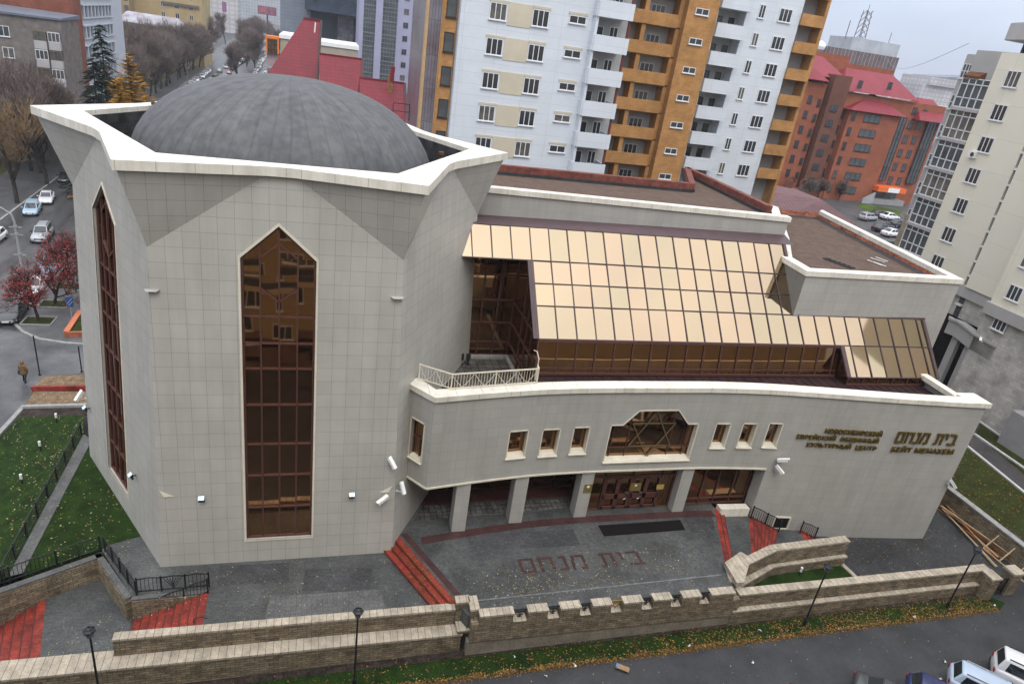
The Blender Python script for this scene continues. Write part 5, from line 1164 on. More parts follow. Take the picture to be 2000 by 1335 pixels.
for p in ((-.11, .17, .03), (.11, -.24, .04)): q = MB(); q.box(b.x + p[0] - .05, b.x + p[0] + .05, b.y + p[1] - .12, b.y + p[1] + .15, b.z + p[2] - .03, b.z + p[2] + .06); q.build('shoe', BLACK, t)
q = MB(); c = b + Vector((-.33, .2, .78)); q.box(c.x - .07, c.x + .07, c.y - .17, c.y + .17, c.z - .2, c.z + .1); tag(q.build('shoulder_bag', BLACK), 'black bag hanging at the left side of the walking person', 'bag')
# ================================================================ trees
BARK = pm('bark', (.060, .052, .046), .95, .3, 3); TWIG = pm('twig', (.185, .145, .13), .95, .25, 2); TWIGY = pm('ochre_twig', (.26, .18, .10), .95, .25, 2); BIRCH = pm('birch_bark', (.55, .53, .50), .8, .2, 6, col2=(.08, .07, .07))
RLEAF = pm('rowan_leaf', (.32, .035, .03), .7, .35, 1.5, col2=(.16, .02, .02)); NEEDG = pm('spruce_needle', (.018, .032, .026), .9, .35, .8); NEEDY = pm('larch_needle', (.42, .20, .02), .85, .3, .7, col2=(.22, .14, .02))
def quadleaf(m, p, s, rnd, stretch=1.0):
    d = Vector((rnd.uniform(-1, 1), rnd.uniform(-1, 1), rnd.uniform(-.7, .7))).normalized(); e = d.cross(Vector((rnd.uniform(-1, 1), rnd.uniform(-1, 1), rnd.uniform(-1, 1)))).normalized()
    m.quad(p - d * s * stretch, p - e * s * .6, p + d * s * stretch, p + e * s * .6)
def bare_tree(label, loc, h, spread, seed, depth=5, twmat=TWIG, kids=4, tw=.035, leaf=None, lp=0, name='bare_tree', group=None, lean=0, bark=BARK):
    rnd = random.Random(seed); t = thing(name, label, 'tree', loc, group); loc = Vector(loc); tr = MB(); tg = MB(); lf = MB()
    def grow(p, d, ln, r, lv):
        k = 3 if lv < 3 else 2; pts = [p]; q = p.copy()
        for i in range(k): d = (d + Vector((rnd.uniform(-.18, .18), rnd.uniform(-.18, .18), rnd.uniform(-.06, .14)))).normalized(); q = q + d * (ln / k); pts.append(q.copy())
        if lv <= 2: tr.tube(pts, [lerp(r, r * .6, i / k) for i in range(k + 1)], 6 if lv < 2 else 4, False)
        else:
            s = d.cross(Vector((rnd.uniform(-1, 1), rnd.uniform(-1, 1), rnd.uniform(-1, 1)))).normalized() * max(tw * .5, r * .8)
            for a, c in zip(pts, pts[1:]): tg.quad(a - s, a + s, c + s * .6, c - s * .6)
            if leaf and lv >= depth - 1 and rnd.random() < lp: quadleaf(lf, q + Vector((rnd.gauss(0, .12), rnd.gauss(0, .12), rnd.gauss(0, .1))), rnd.uniform(.06, .12), rnd)
        if lv >= depth: return
        n = kids + (1 if lv == 0 else 0) + rnd.randint(-1, 1)
        for i in range(n):
            u = rnd.uniform(.35, 1.0) if lv else rnd.uniform(.4, 1.0); j = min(k - 1, int(u * k)); pp = pts[j].lerp(pts[j + 1], u * k - j) if u < 1 else q
            a = rnd.uniform(0, 6.283); x = d.cross(Vector((.3, .9, .1))).normalized(); y = d.cross(x); sp = rnd.uniform(.35, .95) * spread
            nd = (d + (x * math.cos(a) + y * math.sin(a)) * sp + Vector((0, 0, .12))).normalized(); grow(pp, nd, ln * rnd.uniform(.55, .82), r * .55, lv + 1)
        grow(q, d, ln * .7, r * .6, lv + 1)
    grow(loc - Vector((0, 0, .2)), Vector((lean, 0, 1)).normalized(), h * .36, h * .017 + .05, 0)
    tr.build('trunk', bark, t, fix=False); tg.build('crown', twmat, t, fix=False)
    if leaf and lf.f: lf.build('foliage', leaf, t, fix=False)
    return t
def conifer(label, loc, h, rad, mat, seed, name, n=26, droop=.3, dens=5, size=.22):
    rnd = random.Random(seed); t = thing(name, label, 'tree', loc); loc = Vector(loc); tr = MB(); cr_ = MB(); tr.tube([loc - Vector((0, 0, .2)), loc + Vector((0, 0, h * .97))], [.03 * h * .6, .02], 7)
    for i in range(n):
        z = h * (.10 + .88 * i / n); rr = rad * (1 - (z / h)) ** .85 + .12
        for j in range(max(5, int(9 * (1 - i / n)) + 4)):
            a = rnd.uniform(0, 6.28); l = rr * rnd.uniform(.65, 1.12); d = Vector((math.cos(a), math.sin(a), 0)); z0 = z + rnd.uniform(-.3, .3) * h / n * (1 if droop > 0 else 5)
            for k in range(int(dens * l / rad * 3) + 2):
                u = rnd.uniform(.15, 1); p = loc + d * (l * u) + Vector((0, 0, z0 - droop * l * u * u)) + Vector((rnd.gauss(0, .1), rnd.gauss(0, .1), rnd.gauss(0, .06))) * l * .6
                s = size * rnd.uniform(.6, 1.3) * (1.15 - .5 * u); p = p + Vector((0, 0, rnd.gauss(0, .30) if droop < 0 else 0)); w = d.cross(Vector((0, 0, 1))); v = (d + Vector((0, 0, -droop * 1.5 * u)) + w * rnd.uniform(-.7, .7)).normalized(); e = v.cross(Vector((rnd.uniform(-.5, .5), rnd.uniform(-.5, .5), 1))).normalized()
                cr_.quad(p - v * s, p - e * s * .38, p + v * s * 1.3, p + e * s * .38)
    tr.build('trunk', BARK, t, fix=False); cr_.build('crown', mat, t, fix=False); return t
def on(px, py, Y=None):
    p = GZ(px, py) if Y is None else AY(px, py, Y); p.z = gz(p.x, p.y); return p
# large trees on the left pavement
bare_tree('tall bare ochre tree at the left edge behind the parked cars', on(34, 398), 15, .75, 11, 5, TWIGY, 4, .05, LEAFB, .25)
bare_tree('bare tree with a dark trunk right beside the white sedan', on(92, 362), 14, .7, 12, 5, TWIG, 4, .05)
bare_tree('bare tree with ochre twigs between the left house and the tower crown', on(62, 335), 14, .8, 13, 5, TWIGY, 4, .06, LEAFB, .2); bare_tree('leafy yellowing tree at the left edge below the grey house', on(-10, 300), 13, .8, 14, 5, TWIGY, 4, .06, LEAFY, .4)
# red rowans by the kerb
for px, py, sd_, lb, h in ((76, 627, 21, 'red-leaved rowan nearest the viewer on the pavement corner', 6.0), (107, 594, 22, 'red-leaved rowan in the middle pit on the pavement', 6.2), (134, 556, 23, 'red-leaved rowan close to the tower wall, farthest of the three pits', 6.0)):
    p = GZ(px, py, .18)
    bare_tree(lb, p, h, 1.15, sd_, 5, BARK, 4, .02, RLEAF, .42, 'rowan_tree')
bare_tree('red-leaved rowan branch tips entering from the left edge by the path', GZ(-40, 770), 5.0, 1.2, 25, 5, BARK, 4, .02, RLEAF, .8, 'rowan_tree')
# conifers and larches beyond the crown
p = AY(205, 150, 118); conifer('tall dark spruce beside the white office block', (p.x, p.y, -3), AY(203, 38, 118).z + 3, 7.0, NEEDG, 31, 'spruce_tree', 44, .35, 8, .55); p = AY(186, 170, 112); conifer('smaller dark spruce left of the tall spruce', (p.x, p.y, -3), AY(188, 103, 112).z + 3, 6.0, NEEDG, 32, 'spruce_tree', 36, .35, 8, .55)
p = AY(258, 190, 104); conifer('taller orange larch beside the spruces', (p.x, p.y, -3), AY(257, 104, 104).z + 3, 7.6, NEEDY, 33, 'larch_tree', 48, -.12, 12, .5); p = AY(232, 190, 100); conifer('lower golden larch in front of the spruces', (p.x, p.y, -3), AY(230, 150, 100).z + 3, 7.2, NEEDY, 34, 'larch_tree', 42, -.12, 12, .5)
# bare street trees (copies of four)
V = [bare_tree('bare brown street tree standing in the long row up the street', (-42, 122, -3), 15, .72, 41 + i, 5, TWIG, 5, .05, group='bare trees along the side street') for i in range(4)]
spots = []
for i in range(26): y = 128 + i * 9 + R.uniform(-2, 2); spots.append((SX(-40.5 + R.uniform(-1.2, .8), y), y))
for i in range(26): y = 118 + i * 10 + R.uniform(-3, 3); spots.append((SX(-47 + R.uniform(-2.5, 2.5), y), y))
for i in range(16): y = 165 + i * 12 + R.uniform(-4, 4); spots.append((SX(-56 + R.uniform(-4, 4), y), y))
for y in (286, 293, 345, 390, 440): spots.append((SX(-23.5 + R.uniform(-.6, .6), y), y))
for i, (x, y) in enumerate(spots):
    s = R.uniform(.85, 1.2); dup(V[i % 4], (x, y, gz(x, y)), R.uniform(0, 6.28), sc=(s, s, s * R.uniform(.9, 1.1)))
for i, (px, py, Y, h) in enumerate(((498, 92, 330, 16), (470, 60, 420, 17), (520, 70, 480, 16), (545, 75, 430, 15), (505, 55, 520, 17), (440, 60, 470, 17))):
    p = AY(px, py, Y); dup(V[i % 4], (p.x, p.y, -3), R.uniform(0, 6), 'hazy bare tree at the far end of the street', 'hazy trees at the end of the street', sc=h / 15)
# birch and shrubs, right
bare_tree('pale-trunked birch with sparse yellow leaves by the yellow tower entrance', (67.5, 41.5, -.3), 9, .9, 51, 5, BIRCH, 4, .03, LEAFY, .35, 'birch_tree', bark=BIRCH); bare_tree('leaning bare birch at the right edge over the lawn', (60.5, 34.5, -.3), 7.5, 1.0, 52, 5, BIRCH, 4, .03, LEAFB, .3, 'birch_tree', lean=.4, bark=BIRCH)
bare_tree('small bare tree beside the curved wing of the yellow tower', (69.5, 66, -2.6), 5.5, .9, 53, 5, TWIG, 4, .04)
for i, (px, py) in enumerate(((1575, 380), (1600, 376), (1640, 380), (1560, 395))):
    p = G(px, py, 5.0); p.z = 3.8; bare_tree(['bare grey shrub under the brick arches, leftmost', 'bare grey shrub under the brick arches, second', 'bare shrub near the railings of the red-brick house', 'bare shrub beside the white block corner'][i], p, 5, 1.1, 60 + i, 4, TWIG, 5, .06, name='bare_shrub')
# ================================================================ surrounding buildings
WFR = pm('white_frame', (.72, .73, .74), .5, .04, 4); WGL = pm('dark_pane', (.025, .03, .036), .1, .3, .4, spec=.7, col2=(.05, .055, .06)); WDK = pm('dark_frame', (.035, .025, .022), .5, .1, 4); GLV = pm('balcony_glass', (.10, .115, .12), .15, .5, .35, spec=.7, col2=(.045, .05, .055))
CURT = pm('curtained_pane', (.16, .15, .13), .25, .7, 1.2, spec=.6, col2=(.05, .05, .05))
_wc = {}
def window(parent, origin, w, h, rz=0.0, cols=3, fr=WFR, gl=WGL, sill=True, rows=1, name='window', lintel=None, fw=.07, dep=.05):
    """window on a facade: frame with mullions (part) and one pane (sub-part); meshes shared between equal windows"""
    if gl is WGL and R.random() < .3: gl = CURT
    key = (round(w, 2), round(h, 2), cols, fr.name, gl.name, sill, rows, name)
    off = OFF[parent.name]
    if key not in _wc:
        m = MB()
        for x in [-w / 2 + fw / 2 + (w - fw) * i / cols for i in range(cols + 1)]: m.box(x - fw / 2, x + fw / 2, -dep, .02, -h / 2, h / 2)
        for z in [-h / 2 + fw / 2 + (h - fw) * i / rows for i in range(rows + 1)]: m.box(-w / 2, w / 2, -dep * .92, .015, z - fw / 2, z + fw / 2)
        if sill: m.box(-w / 2 - .06, w / 2 + .06, -.14, .02, -h / 2 - .07, -h / 2 + .003)
        f = m.build(name, fr, parent); g = MB(); g.quad((-w / 2, -.012, -h / 2), (w / 2, -.012, -h / 2), (w / 2, -.012, h / 2), (-w / 2, -.012, h / 2))
        # built around the parent's offset: undo it
        p = g.build('pane', gl, f)
        for o in (f, p):
            for v in o.data.vertices: v.co += off
        _wc[key] = (f, p)
    else:
        f0, p0 = _wc[key]; f = f0.copy(); C.objects.link(f); p = p0.copy(); C.objects.link(p); p.parent = f; f.parent = parent
    f.location = Vector(origin) - off; f.rotation_euler = (0, 0, rz); return f
def bparts(t): return lambda mb, name, mat, par=None: mb.build(name, mat, par or t)
# ---- white and orange apartment block
WPAN = pm('white_panel', (.63, .67, .71), .6, .03, .5, brick=(3.1, 1.0, .012, .72, 0, .015)); BEIGEP = pm('beige_panel', (.56, .50, .38), .7, .04, .6); ORBR = pm('orange_brick', (.46, .245, .095), .8, .12, .7, brick=(.5, .14, .012, .82, .5, .09)); RECW = pm('loggia_wall', (.42, .42, .41), .8, .06, 1)
t = thing('apartment_block', 'tall white and orange apartment block with stacked balconies behind the hall', 'apartment block', (25, 68, -3)); B_ = bparts(t)
m = MB(); m.prism(((11.75, 69.2), (12.0, 68.3), (12.7, 68.0), (24.7, 68.0), (24.7, 80), (11.75, 80)), -3, 46); B_(m, 'wall', WPAN)
m = MB(); m.box(24.7, 29.0, 69.6, 80, -3, 46); B_(m, 'loggia_wall', RECW)
m = MB(); m.box(28.9, 37.7, 77.6, 84, -3, 46); B_(m, 'loggia_wall', RECW)
m = MB(); m.box(37.75, 41.4, 75.0, 84, -3, 46); B_(m, 'stair_tower', ORBR)
m = MB(); m.box(41.4, 42.45, 76.8, 84, -3, 40); m.box(46.05, 53.1, 77.0, 84, -3, 40); B_(m, 'wall', WPAN)
m = MB(); m.box(42.45, 46.05, 78.6, 84, -3, 40); m.box(53.1, 56.2, 78.7, 84, -3, 37); B_(m, 'loggia_wall', RECW)
m = MB(); m.box(33.25, 33.75, 76, 77.6, -3, 46); m.box(37.3, 37.75, 76, 77.6, -3, 46); m.box(28.9, 29.3, 75.8, 77.6, -3, 46); B_(m, 'brick_pier', ORBR)
m = MB(); m.box(56.1, 56.5, 76.9, 84, -3, 36.2); B_(m, 'brick_pier', ORBR)
m = MB(); m.box(52.9, 57.0, 76.6, 84.5, 36.2, 36.9); B_(m, 'roof_slab', WPAN)
DKR = pm('dark_red_post', (.13, .035, .03), .7, .1, 3)
for k in range(-1, 7):
    z = 26.4 - 3.0 * (k - 1)                              # parapet foot of this floor
    if z > 42 or z < 5: continue
    m = MB(); m.box(24.72, 28.3, 66.95, 67.1, z, z + 1.45); m.box(28.15, 28.3, 67.1, 69.6, z, z + 1.45); m.box(24.6, 24.78, 67.1, 68.0, z, z + 1.45); m.box(24.75, 28.2, 67.05, 69.6, z - .02, z + .14); B_(m, 'balcony', WPAN)
    m = MB(); m.box(24.7, 24.95, 67.15, 69.6, z + 1.45, z + 2.98); B_(m, 'balcony_side', WPAN)
    m = MB(); m.box(28.0, 28.2, 67.15, 67.35, z + 1.45, z + 3); B_(m, 'post', DKR)
    window(t, (26.1, 69.58, z + 1.2), .8, 2.1, 0, 1, WFR, WGL, False); window(t, (27.6, 69.58, z + 1.7), .9, 1.3, 0, 2, WFR, WGL, False)
    m = MB(); m.box(28.35, 37.35, 75.8, 76.0, z - .1 + .45, z + 1.65); m.box(28.9, 37.75, 76.0, 77.6, z + .28, z + .42); B_(m, 'balcony', ORBR)
    for x in (31.0, 35.4): window(t, (x + .1, 77.58, z + 1.5), 1.7, 1.9, 0, 3, WFR, WGL, False)
for k in range(8):
    z = 35.0 - 2.97 * k
    window(t, (39.5, 74.98, z - .33), 1.6, .66, 0, 2)
    zz = 32.55 - 2.95 * (k - 1)
    m = MB(); m.box(42.3, 46.15, 76.1, 76.25, zz, zz + 1.45); m.box(42.3, 42.45, 76.25, 76.8, zz, zz + 1.45); m.box(46.0, 46.15, 76.25, 77.0, zz, zz + 1.45); m.box(42.4, 46.05, 76.2, 78.6, zz, zz + .14); B_(m, 'balcony', WPAN)
    window(t, (43.6, 78.58, zz + 1.65), 1.0, 1.2, 0, 1, WDK, WGL, False); window(t, (45.3, 78.58, zz + 1.3), .75, 1.9, 0, 1, WDK, WGL, False)
    window(t, (47.95, 76.98, zz - 1.95 + 2.95 - .7 + .05), .8, 1.4, 0, 2); window(t, (51.05, 76.98, zz + .35), 1.65, 1.4, 0, 3)
    m = MB(); m.box(53.1, 56.3, 76.7, 76.85, zz - .35, zz + .9); m.box(53.1, 56.3, 76.85, 78.7, zz - .35, zz - .2); B_(m, 'balcony', ORBR)
    window(t, (53.8, 78.68, zz + 1.3), .9, 1.9, 0, 1, WFR, WGL, False)
for k in range(6):
    z = 32.2 - 3.0 * k
    window(t, (15.4, 67.98, z - .72), 1.6, 1.44, 0, 3); window(t, (19.5, 67.98, z - .75), 1.6, 1.44, 0, 3); window(t, (23.15, 67.98, z - .38), 1.7, .7, 0, 2)
    m = MB(); m.box(16.35, 18.65, 67.95, 68.05, z - 1.75, z + .22); B_(m, 'beige_panel', BEIGEP)
    for a, b in ((14.5, 16.3), (18.68, 20.4), (22.2, 24.1)): m = MB(); m.box(a, b, 67.94, 68.05, z + .05, z + .26); B_(m, 'lintel', BEIGEP)
m = MB(); m.box(10.45, 11.75, 68.6, 80, -3, 46); B_(m, 'brick_strip', ORBR)
for k in range(6): window(t, (11.2, 68.58, 31.2 - 2.95 * k), .95, 1.7, 0, 1, WDK, GLV, True, 1)
m = MB(); m.box(9.2, 10.45, 68.9, 82, -3, 46); B_(m, 'panelled_strip', pm('plum_panel', (.115, .075, .085), .35, .35, .25, col2=(.22, .22, .25), brick=(.28, 3.0, .03, .55, 0, .1)))
m = MB(); m.box(9.0, 9.22, 68.85, 70, -3, 46); m.box(10.36, 10.47, 68.8, 69, -3, 46); B_(m, 'edge_trim', pm('ochre_trim', (.5, .33, .17), .7, .08, 2))
# ---- cream tower block, right
YEL = pm('cream_panel', (.76, .71, .57), .65, .05, .5, col2=(.72, .69, .59), brick=(4.6, 3.0, .012, .72, 0, .02)); YEL2 = pm('ochre_band', (.46, .36, .15), .7, .08, .6); GRYP = pm('grey_render', (.42, .41, .40), .7, .08, .5, col2=(.37, .36, .35)); GRYB = pm('grey_block', (.54, .52, .48), .8, .15, .8, brick=(.7, .3, .012, .75, .5, .1))
t = thing('apartment_tower', 'cream apartment tower with a glazed bay and grey curved wing, right edge', 'apartment block', (62, 52, -.3)); B_ = bparts(t)
m = MB(); m.prism(((62, 51.0), (90, 51.0), (90, 57.1), (62, 57.1)), 10.3, 31.5); m.prism(((60.4, 20), (90, 20), (90, 50.4), (61.6, 50.4), (61.6, 46.4), (60.4, 46.4)), 10.3, 35.6); B_(m, 'wall', YEL)
m = MB(); m.box(61.52, 62.2, 46.3, 47.2, 10.3, 35.5); B_(m, 'ochre_pilaster', YEL2)
m = MB(); m.prism(((61.75, 46.6), (90, 46.6), (90, 57.1), (61.75, 57.1)), 9.2, 10.3); m.prism(((60.1, 20), (90, 20), (90, 46.6), (60.1, 46.6)), 9.2, 10.3); B_(m, 'string_course', GRYP)
m = MB(); m.box(62.3, 90, 46.4, 57.2, -1, 9.2); m.box(60.6, 90, 20, 46.6, -1, 9.2); B_(m, 'base_wall', GRYB)
m = MB(); m.box(62.25, 63, 50.4, 51.0, 2, 31); B_(m, 'stair_glazing', GLV)
for k in range(17): m = MB(); zz = 30.7 - 1.5 * k; m.box(61.95, 62.3, 50.35, 51.05, zz, zz + .2); B_(m, 'stair_transom', WFR)
RX = -math.pi / 2
for k in range(8):
    z = 30.05 - 3.0 * k
    if k < 7: window(t, (61.98, 54.85, z - .75), 1.5, 1.45, RX, 3)
    window(t, (60.38, 44.6, 12.5 + 3.0 * (k - 1) - .65), 1.35, 1.35, RX, 3); window(t, (60.38, 40.0, 12.5 + 3.0 * (k - 1) - .65), 1.35, 1.35, RX, 3)
window(t, (60.58, 44.7, 8.85), 1.35, 1.35, RX, 3, WFR, WGL, True, 1, 'barred_window')
window(t, (60.58, 40.5, 8.85), 1.35, 1.35, RX, 3, WFR, WGL, True, 1, 'barred_window')
# glazed bay
yb0, yb1 = 57.15, 60.5; m = MB(); m.box(62.4, 70, yb0, yb1, -1, 29.0); B_(m, 'bay_core', GRYP)
for k in range(9):
    z0 = 26.0 - 3.02 * k; x = 62.2; gl = (GLV, pm('curtained_glass', (.20, .18, .15), .2, .6, .6, spec=.6, col2=(.07, .06, .05)), pm('plum_glass', (.15, .085, .12), .2, .4, .6, spec=.6))[(0, 1, 0, 1, 0, 0, 2, 1, 0)[k]]
    g = MB(); g.quad((x, yb0, z0 + .25), (x, yb1, z0 + .25), (x, yb1, z0 + 2.95), (x, yb0, z0 + 2.95)); g.quad((x, yb1, z0 + .25), (x + 2, yb1 + .02, z0 + .25), (x + 2, yb1 + .02, z0 + 2.95), (x, yb1, z0 + 2.95))
    o = B_(g, 'bay_glazing', gl); f = MB()
    for i in range(5): y = lerp(yb0, yb1, i / 4); f.bar((x - .04, y, z0 + .2), (x - .04, y, z0 + 2.98), .09, .08, (1, 0, 0))
    for z in (z0 + .25, z0 + 1.15, z0 + 2.45, z0 + 2.95): f.bar((x - .04, yb0, z), (x - .04, yb1, z), .08, .09)
    f.build('frame', WFR, o); m = MB(); m.box(61.9, 62.4, yb0, yb1 + .05, z0 - .08, z0 + .22); B_(m, 'spandrel', GRYP)
# grey wing, curved in plan
m = MB(); pts = [(62.9, 60.5), (62.93, 61.6), (63.1, 62.0), (63.5, 62.35), (64.4, 62.8), (66, 63.1), (90, 63.2), (90, 60.5)]
m.prism(pts, -1, 31.2); B_(m, 'curved_wing', GRYP)
m = MB(); m.box(62.6, 90, 52, 60.5, 29.0, 31.6); B_(m, 'attic_wall', GRYP)
m = MB(); pts2 = [(64.0 + 2.2 * (1 - math.cos(a)), 54.5 + 6.5 * math.sin(a)) for a in [math.pi / 2 * i / 7 for i in range(8)]]
m.prism([(64, 54.5)] + pts2[1:] + [(90, 61), (90, 48), (64, 48)], 32.9, 34.4, True); B_(m, 'roof_drum', GRYP)
for p in pts2[:4:2] + [(64, 52), (64, 49)]: m = MB(); m.bar((p[0] + .4, p[1], 31), (p[0] + .4, p[1], 33), .25); B_(m, 'roof_post', BLACK)
aw = MB(); aw.poly([(62.56, 55.6 + .9 * math.cos(a), 30.1 + .9 * math.sin(a)) for a in [math.pi * i / 10 for i in range(11)]]); o = B_(aw, 'arched_window', WGL)
f = MB(); f.tube([(62.53, 55.6 + .95 * math.cos(a), 30.1 + .95 * math.sin(a)) for a in [math.pi * i / 10 for i in range(11)]], .09, 5); f.bar((62.53, 54.6, 30.05), (62.53, 56.6, 30.05), .1); f.build('frame', WFR, o)
for k in range(8):
    z = 29.6 - 3.0 * k; window(t, (62.9, 61.15, z), 1.15, 1.4, RX, 3, WFR, GLV, True, 2, 'wing_window'); 
m = MB(); m.box(62.3, 64, 58, 60.3, 28.6, 29.0); m.prism(((62.0, 58.6), (63, 58.2), (63, 60.4), (62, 60.4)), 29.0, [29.2, 29.9, 29.9, 29.2]); B_(m, 'loggia_roof', pm('rust_board', (.16, .075, .04), .8, .25, 3))
m = MB(); m.prism([(62.7, 60.5), (62.75, 61.7), (63.0, 62.1), (63.5, 62.5), (64.4, 63.0), (66, 63.4), (88, 63.5), (88, 60.5)], -3, 14.6); B_(m, 'stone_wing', pm('stone_wing_block', (.34, .285, .205), .8, .12, .8, brick=(.8, .4, .012, .8, .5, .1)))
def aircon(label, loc, rz, grp='air conditioners on the facades'):
    a = thing('air_conditioner', label, 'air conditioner', loc, grp, rz); q = MB(); q.box(-.4, .4, -.34, 0, -.3, .3); q.build('casing', WHITE, a); q = MB(); q.poly([(.1 + .22 * math.cos(x), -.345, .22 * math.sin(x)) for x in [6.283 * i / 12 for i in range(12)]]); q.build('fan_grille', pm('fan_dark', (.06, .06, .06), .7, .1, 4), a)
q = AX(1902, 302, 62); aircon('air conditioner on the cream tower below a three-pane window', q, RX)
# porch of the tower
p0 = Vector((59.5, 58, 0)); m = MB(); cb = []
for px, py in ((1855, 622), (1872, 628), (1882, 635), (1903, 652), (1925, 665), (1946, 677)): cb.append(AX(px, py, 60.6))
for a, b in zip(cb, cb[1:]): m.quad(a, b, (b.x, b.y, b.z - 1.5), (a.x, a.y, a.z - 1.5)); m.quad(a, b, (b.x + .9, b.y, b.z), (a.x + .9, a.y, a.z)); m.bar(a + Vector((-.08, 0, 0)), b + Vector((-.08, 0, 0)), .16, .22)
B_(m, 'porch_beam', GRYP)
m = MB()
for px, py in ((1868, 655), (1893, 672), (1925, 690)): q = AX(px, py, 60.9); m.box(q.x, q.x + .5, q.y - .35, q.y + .35, -.35, q.z + .4)
B_(m, 'porch_pier', GRYP)
m = MB(); m.box(62.0, 62.3, 47, 62, -.3, 7); B_(m, 'porch_shade', DARK)  # solid near-black slab, the shade of the recess put into its colour
t2 = thing('entrance_canopy', 'brown-topped entrance canopy with a pale blue edge on thin blue posts, below the tower', 'canopy', (58, 47, -.3)); m = MB(); n_ = MB(); q_ = MB(); cz = 3.1
ca = [G(1913, 690, cz), G(1960, 716, cz), G(1978, 712, cz), G(2010, 730, cz)]
for a, b in zip(ca, ca[1:]):
    m.quad(a, b, b + Vector((2.4, .8, .5)), a + Vector((2.4, .8, .5))); n_.bar(a, b, .08, .45)
for px, py in ((1916, 692), (1934, 703), (1957, 715)): q = G(px, py, cz); q_.tube([(q.x + .2, q.y, -.3), (q.x + .2, q.y, cz)], .09, 8)
m.build('canopy_roof', pm('brown_sheet', (.12, .085, .07), .8, .15, 2), t2); n_.build('fascia', pm('pale_blue_fascia', (.52, .58, .70), .6, .05, 3), t2); q_.build('post', pm('blue_grey_post', (.16, .19, .24), .6, .08, 3), t2)
pxp = [G(1880, 700, 0), G(1905, 722, 0), G(1950, 750, 0)]
m = MB(); m.prism([(p.x, p.y) for p in pxp] + [(66, 48), (66, 58)], -.4, .35); tag(m.build('entrance_platform', KERB), 'grey stepped platform before the tower entrance', 'steps')
m = MB(); m.quad((61.2, 20, -.29), (61.2, 43.5, -.29), (72, 43.5, -.29), (72, 20, -.29)); struct('side_path', m, PAVER2)
q = [G(*p, -.3) for p in ((1985, 770), (1955, 840), (1990, 880), (2060, 800))]
m = MB(); m.prism([(58.8, 24), (60.3, 24), (60.3, 39), (58.8, 39)], -.3, 3.0); tag(m.build('rendered_wall', pm('pale_render', (.36, .36, .37), .8, .08, .6)), 'pale rendered side wall at the right edge behind the birch', 'wall')
# ---- red-brick houses with crimson metal roofs
RBR = pm('terracotta_brick', (.30, .105, .062), .85, .1, .5, brick=(.5, .16, .012, .85, .5, .08)); RBD = pm('brown_brick', (.155, .07, .05), .85, .1, .5); CRIM = pm('crimson_sheet', (.18, .012, .022), .6, .12, .4, col2=(.22, .022, .034), brick=(.6, 30, .03, .7, 0, .03))
t = thing('red_brick_house', 'large red-brick apartment house with crimson roofs and dark glass strips', 'apartment block', (112, 126, -3)); B_ = bparts(t)
m = MB(); m.box(102.0, 128, 126, 142, -3, 25.0); B_(m, 'wall', RBR)
m = MB(); m.box(103.4, 116.0, 124.6, 126, -3, 21.8); B_(m, 'oriel', RBR)
m = MB(); m.prism(((90, 128.5), (102, 128.5), (102, 144), (90, 144)), -3, 27); m.box(98.0, 102.0, 125.2, 128.5, -3, 28); B_(m, 'rear_wing', RBD)
m = MB(); m.box(91.5, 97.6, 126.5, 128.6, -3, 26); B_(m, 'rear_bay', RBR)
def hip(m, x0, x1, y0, y1, z, rz, ov=.8, rx=.3):
    a = [(x0 - ov, y0 - ov, z), (x1 + ov, y0 - ov, z), (x1 + ov, y1 + ov, z), (x0 - ov, y1 + ov, z)]; d = (x1 - x0) * rx; ym = (y0 + y1) / 2; r0, r1 = (x0 + d, ym, rz), (x1 - d, ym, rz)
    m.quad(a[0], a[1], r1, r0); m.quad(a[2], a[3], r0, r1); m.poly((a[1], a[2], r1)); m.poly((a[3], a[0], r0))
m = MB(); hip(m, 101.5, 119, 126, 136, 25.4, 29.6, .8, .16); B_(m, 'roof', CRIM)
m = MB(); hip(m, 103.4, 116, 124.6, 130, 22.0, 25.4, .9, .46); B_(m, 'oriel_roof', CRIM)
m = MB(); hip(m, 121, 129, 124.5, 134, 21.8, 26.0, .8, .25); B_(m, 'end_roof', CRIM)
m = MB(); hip(m, 90.5, 101.5, 127.5, 138, 27.3, 31.0, .8, .2); hip(m, 90, 96.5, 126, 129, 26.5, 28.5, .6, .3); B_(m, 'rear_roof', CRIM)
m = MB(); m.box(100, 117, 132, 140, 26, 30.5); m.box(97, 107, 134, 140, 27, 31.8); B_(m, 'attic', RBR)
for x0, x1 in ((116.2, 118.6), (124.4, 126.8)):
    g = MB(); g.box(x0, x1, 125.5, 126.1, 8.6, 21.9); o = B_(g, 'glass_strip', GLV); f = MB()
    for i in range(4): f.bar((lerp(x0, x1, i / 3), 125.46, 8.6), (lerp(x0, x1, i / 3), 125.46, 21.9), .1, .06)
    for i in range(10): f.bar((x0, 125.46, 8.6 + 1.47 * i), (x1, 125.46, 8.6 + 1.47 * i), .1, .06)
    f.build('frame', WDK, o)
g = MB(); g.box(90.8, 92.2, 126.2, 126.6, 2, 26); B_(g, 'glass_strip', GLV)
